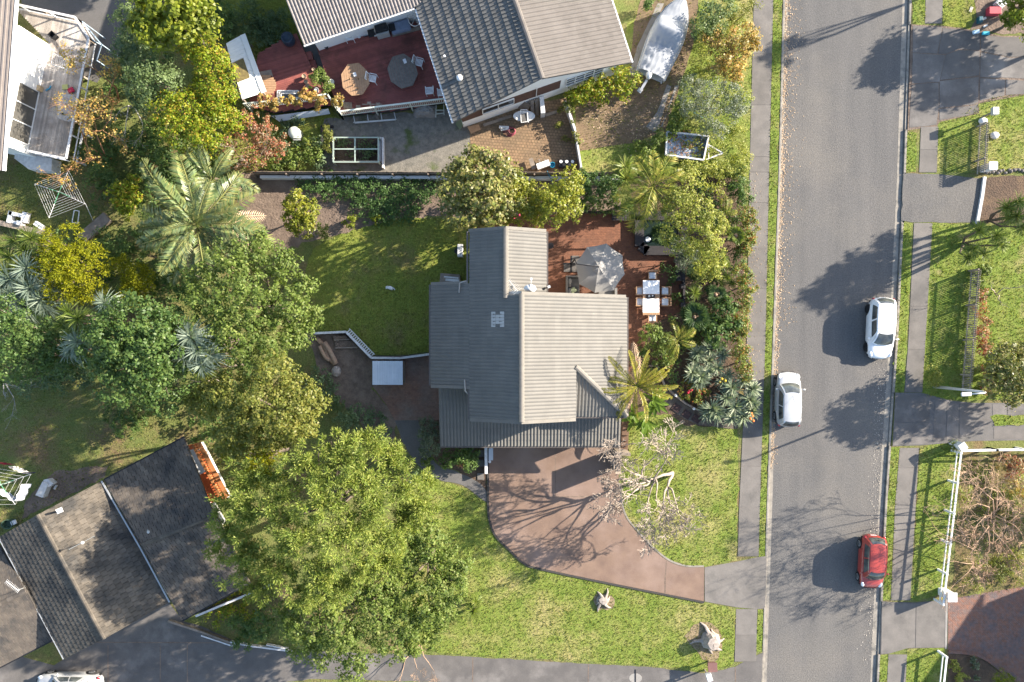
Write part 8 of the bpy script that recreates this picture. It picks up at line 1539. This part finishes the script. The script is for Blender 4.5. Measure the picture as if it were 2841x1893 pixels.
bare('bare_tree', 'large bare tree with tan twigs behind the white rail fence', (2745,1440,.1), [(2722,1400,2.2,.55),(2775,1410,2.4,.55),(2712,1455,2.2,.5),(2775,1470,2.4,.5),(2745,1500,2.2,.55),(2800,1450,2.4,.5),(2735,1370,2.4,.5),(2715,1500,2.2,.5),(2790,1510,2.4,.5),(2760,1360,3.0,.5)], TANBARK, 5, 3, .05, twist=.85, grow=.72, twig=.014)
bare('bare_shrub', 'bare orange twigged tree with gold leaves beside the white deck', (330,280,.3), [(310,240,3.0,.5),(290,215,3.4,.35),(300,270,3.2,.45),(280,320,3.0,.4),(305,330,2.8,.45)], ORBARK, 3, 5, .07, leaf='autumn', nleaf=1400, twist=.55)
bare('bare_shrub', 'tangle of bare orange twigs below the white deck rail', (310,440,.3), [(270,380,2.4,.5),(240,400,2.6,.45),(225,360,2.6,.45),(260,440,2.2,.5),(220,450,2.2,.45)], ORBARK, 4, 6, .06, leaf='autumn', nleaf=700, twist=.6)
bare('bare_shrub', 'grey bare branches in the shade right of the deck twigs', (365,300,.3), [(350,340,1.6,.6),(390,330,1.6,.6),(340,300,1.5,.6)], GREYBARK, 3, 8, .05, twist=.6)
bare('bare_shrub', 'pale grey twigs over the smoke bush', (690,450,.2), [(650,420,1.9,.5),(720,420,1.9,.5),(690,460,1.8,.5)], PALEBARK, 3, 9, .04, twist=.6)
bare('dead_branch', 'silvery dead branches at the left edge of the rough lawn', (20,1060,.3), [(40,1070,1.2,.8),(30,1090,1.3,.7),(10,1080,1.2,.7)], GREYBARK, 3, 10, .05, twist=.5, cat='branch')
bare('bare_shrub', 'bare grey twigs at the edge of the olive tree', (620,1060,.5), [(600,1045,3.4,.4),(580,1075,3.2,.4),(560,1060,3.0,.4)], PALEBARK, 3, 11, .05, twist=.6)
bare('bare_shrub', 'dead pinkish twigs drooping onto the bottom driveway', (1165,1790,.2), [(1150,1830,1.2,.5),(1120,1850,1.2,.5),(1190,1840,1.0,.45)], TANBARK, 4, 12, .04, twist=.6)
bare('dead_branch', 'dead white branches in the border behind the lower picket fence', (2760,815,.2), [(2800,800,1.4,.5),(2770,830,1.2,.5),(2750,800,1.3,.4)], PALEBARK, 2, 13, .04, twist=.6, cat='branch')
bare('bare_shrub', 'thin tan twigs reaching through the white rail fence', (2700,1560,.2), [(2650,1500,1.4,.5),(2660,1560,1.3,.5),(2650,1620,1.2,.5),(2710,1600,1.2,.5)], TANBARK, 3, 14, .035, twist=.6)
bare('bare_shrub', 'bare tan shrub along the right edge of the weedy bed', (2810,1430,.2), [(2790,1390,1.6,.5),(2830,1420,1.6,.5),(2810,1470,1.6,.5)], TANBARK, 3, 15, .05, twist=.6)
# ---------------------------------------------------------------- tall trees just beyond the right edge, whose shadows lie on the street
def tall(label, px, py, lobes, mk, n, r=.18, trn=True):
    b = W(px, py, .1); a = empty('street_tree', b, label, 'tree', 'tall trees beyond the edges of the view'); L = [(b.x+x, b.y+y, z, R, R, R*fl) for x, y, z, R, fl in lobes]; foliage('crown', L, LM[mk], a, n, (.26,.16), .42, 26, int(px)); trunk(a, b, L, BARK, r, int(px), 4)
tall('dense tree beyond the cracked driveway casting the top shadow', 2925, -20, [(0,0,4.4,1.5,1.0),(.8,-.9,3.6,1.3,.9),(-.3,-1.6,3.4,1.1,.9)], 'deep', 3600)
tall('spreading tree beyond the right lawn casting dappled shade', 2960, 560, [(0,0,7.0,1.5,.7),(1.2,1.0,6.4,1.1,.7),(-1.4,.9,6.2,.9,.7),(.4,2.0,5.6,.9,.6)], 'deep', 3000, .2)
tall('slender tree at the top of the dirt patch', 2830, -110, [(0,0,7.6,.8,.8),(-.7,.3,6.8,.5,.7)], 'deep', 700, .13)
tall('round tree beyond the laurel bush casting shade on the crossing', 2990, 960, [(0,0,4.8,1.5,.8),(1.0,-1.6,4.2,1.2,.8),(.6,1.3,4.4,1.1,.8)], 'deep', 3600)
for x_, y_, t_ in ((640,-190,'tall unseen tree added beyond the top edge to shade the asphalt parking'),(520,-150,'second unseen shade tree added beyond the top edge near the yellow green one'),(760,-260,'third unseen shade tree added beyond the top edge behind the grey roof')): tall(t_, x_, y_, [(0,0,6.2,1.9,.9),(1.0,.8,5.2,1.5,.9),(-1.2,-.5,5.0,1.4,.9)], 'deep', 3600)  # unseen trees added to throw shade over the asphalt parking
tall('dense tree beyond the red car garden', 3060, 1330, [(0,0,3.6,1.3,1.0),(.4,-1.2,3.2,1.0,1.0)], 'deep', 2400)
nh = empty('neighbour_house', W(3250,1700,.1), 'gabled neighbour house beyond the brick driveway at the right', 'house'); e0, e1 = W(3489,1506,6.2), W(3230,1888,6.2); u_ = (e1-e0).normalized(); n_ = Vector((-u_.y, u_.x, 0)); n_ = n_ if n_.x > 0 else -n_
m = MB(); roof_slab(m, (e0, e1, e1+n_*4+Vector((0,0,1.6)), e0+n_*4+Vector((0,0,1.6)))); roof_slab(m, (e0+n_*4+Vector((0,0,1.6)), e1+n_*4+Vector((0,0,1.6)), e1+n_*8, e0+n_*8)); m.build('roof', ROOFQ, nh)
MB().prism([tuple((e0+u_*.4+n_*.5)[:2]), tuple((e1-u_*.4+n_*.5)[:2]), tuple((e1-u_*.4+n_*7.5)[:2]), tuple((e0+u_*.4+n_*7.5)[:2])], .1, 6.1).build('wall', WALLW, nh); window(nh, (e0+e1)/2+n_*.49-Vector((0,0,2)), 2.4, 1.3, -n_, nx=3); window(nh, e1*.7+e0*.3+n_*.49-Vector((0,0,2)), 1.6, 1.3, -n_)
tall('evergreen beyond the top right corner shading the cracked driveway', 3010, 90, [(0,0,4.0,1.6,.9),(1.6,.3,4.2,1.5,.9)], 'deep', 3000)
# ---------------------------------------------------------------- blades of grass on the lawns (uncountable)
def grass_blades(name, label, mat, which, seed, h=.07):
    rg = np.random.default_rng(seed); V = []; 
    for P, z, dens in which:
        x0, y0 = P.min(0); x1, y1 = P.max(0); x0 = max(x0, -38); x1 = min(x1, 38); y0 = max(y0, -26); y1 = min(y1, 26)
        if x1 <= x0 or y1 <= y0: continue
        n = int((x1-x0)*(y1-y0)*dens*.5); q = np.stack([rg.uniform(x0, x1, n), rg.uniform(y0, y1, n)], 1); ins = np.zeros(n, bool)
        for i in range(len(P)):
            a, b = P[i], P[(i+1) % len(P)]; c = (a[1] > q[:, 1]) != (b[1] > q[:, 1])
            with np.errstate(divide='ignore', invalid='ignore'): xx = (b[0]-a[0])*(q[:, 1]-a[1])/(b[1]-a[1]) + a[0]
            ins ^= c & (q[:, 0] < xx)
        q = q[ins]; n = len(q); an = rg.uniform(0, 6.283, n); s = rg.uniform(.6, 1.5, n); w = .022*s
        for k in range(2):
            ang = an + k*1.7; d = np.stack([np.cos(ang), np.sin(ang)], 1); lean = rg.normal(0, .05, (n, 2)); b0 = np.concatenate([q - d*w[:, None], np.full((n, 1), z)], 1); b1 = np.concatenate([q + d*w[:, None], np.full((n, 1), z)], 1); t = np.concatenate([q + lean, (z + h*s)[:, None]], 1); V.append(np.stack([b0, b1, t], 1).reshape(-1, 3))
    v = np.concatenate(V); me = npmesh(name, v, np.arange(len(v)).reshape(-1, 3)); tag(link(name, me, None, mat), label, None, None, 'stuff')
grass_blades('grass', 'short blades of grass on all the lawns and verges', leaf_mat('grass_blade', [(.11,.16,.028), (.165,.195,.045), (.26,.235,.1), (.14,.18,.035)], rough=.6, trans=.35, spec=.15), LAWNS, 3)
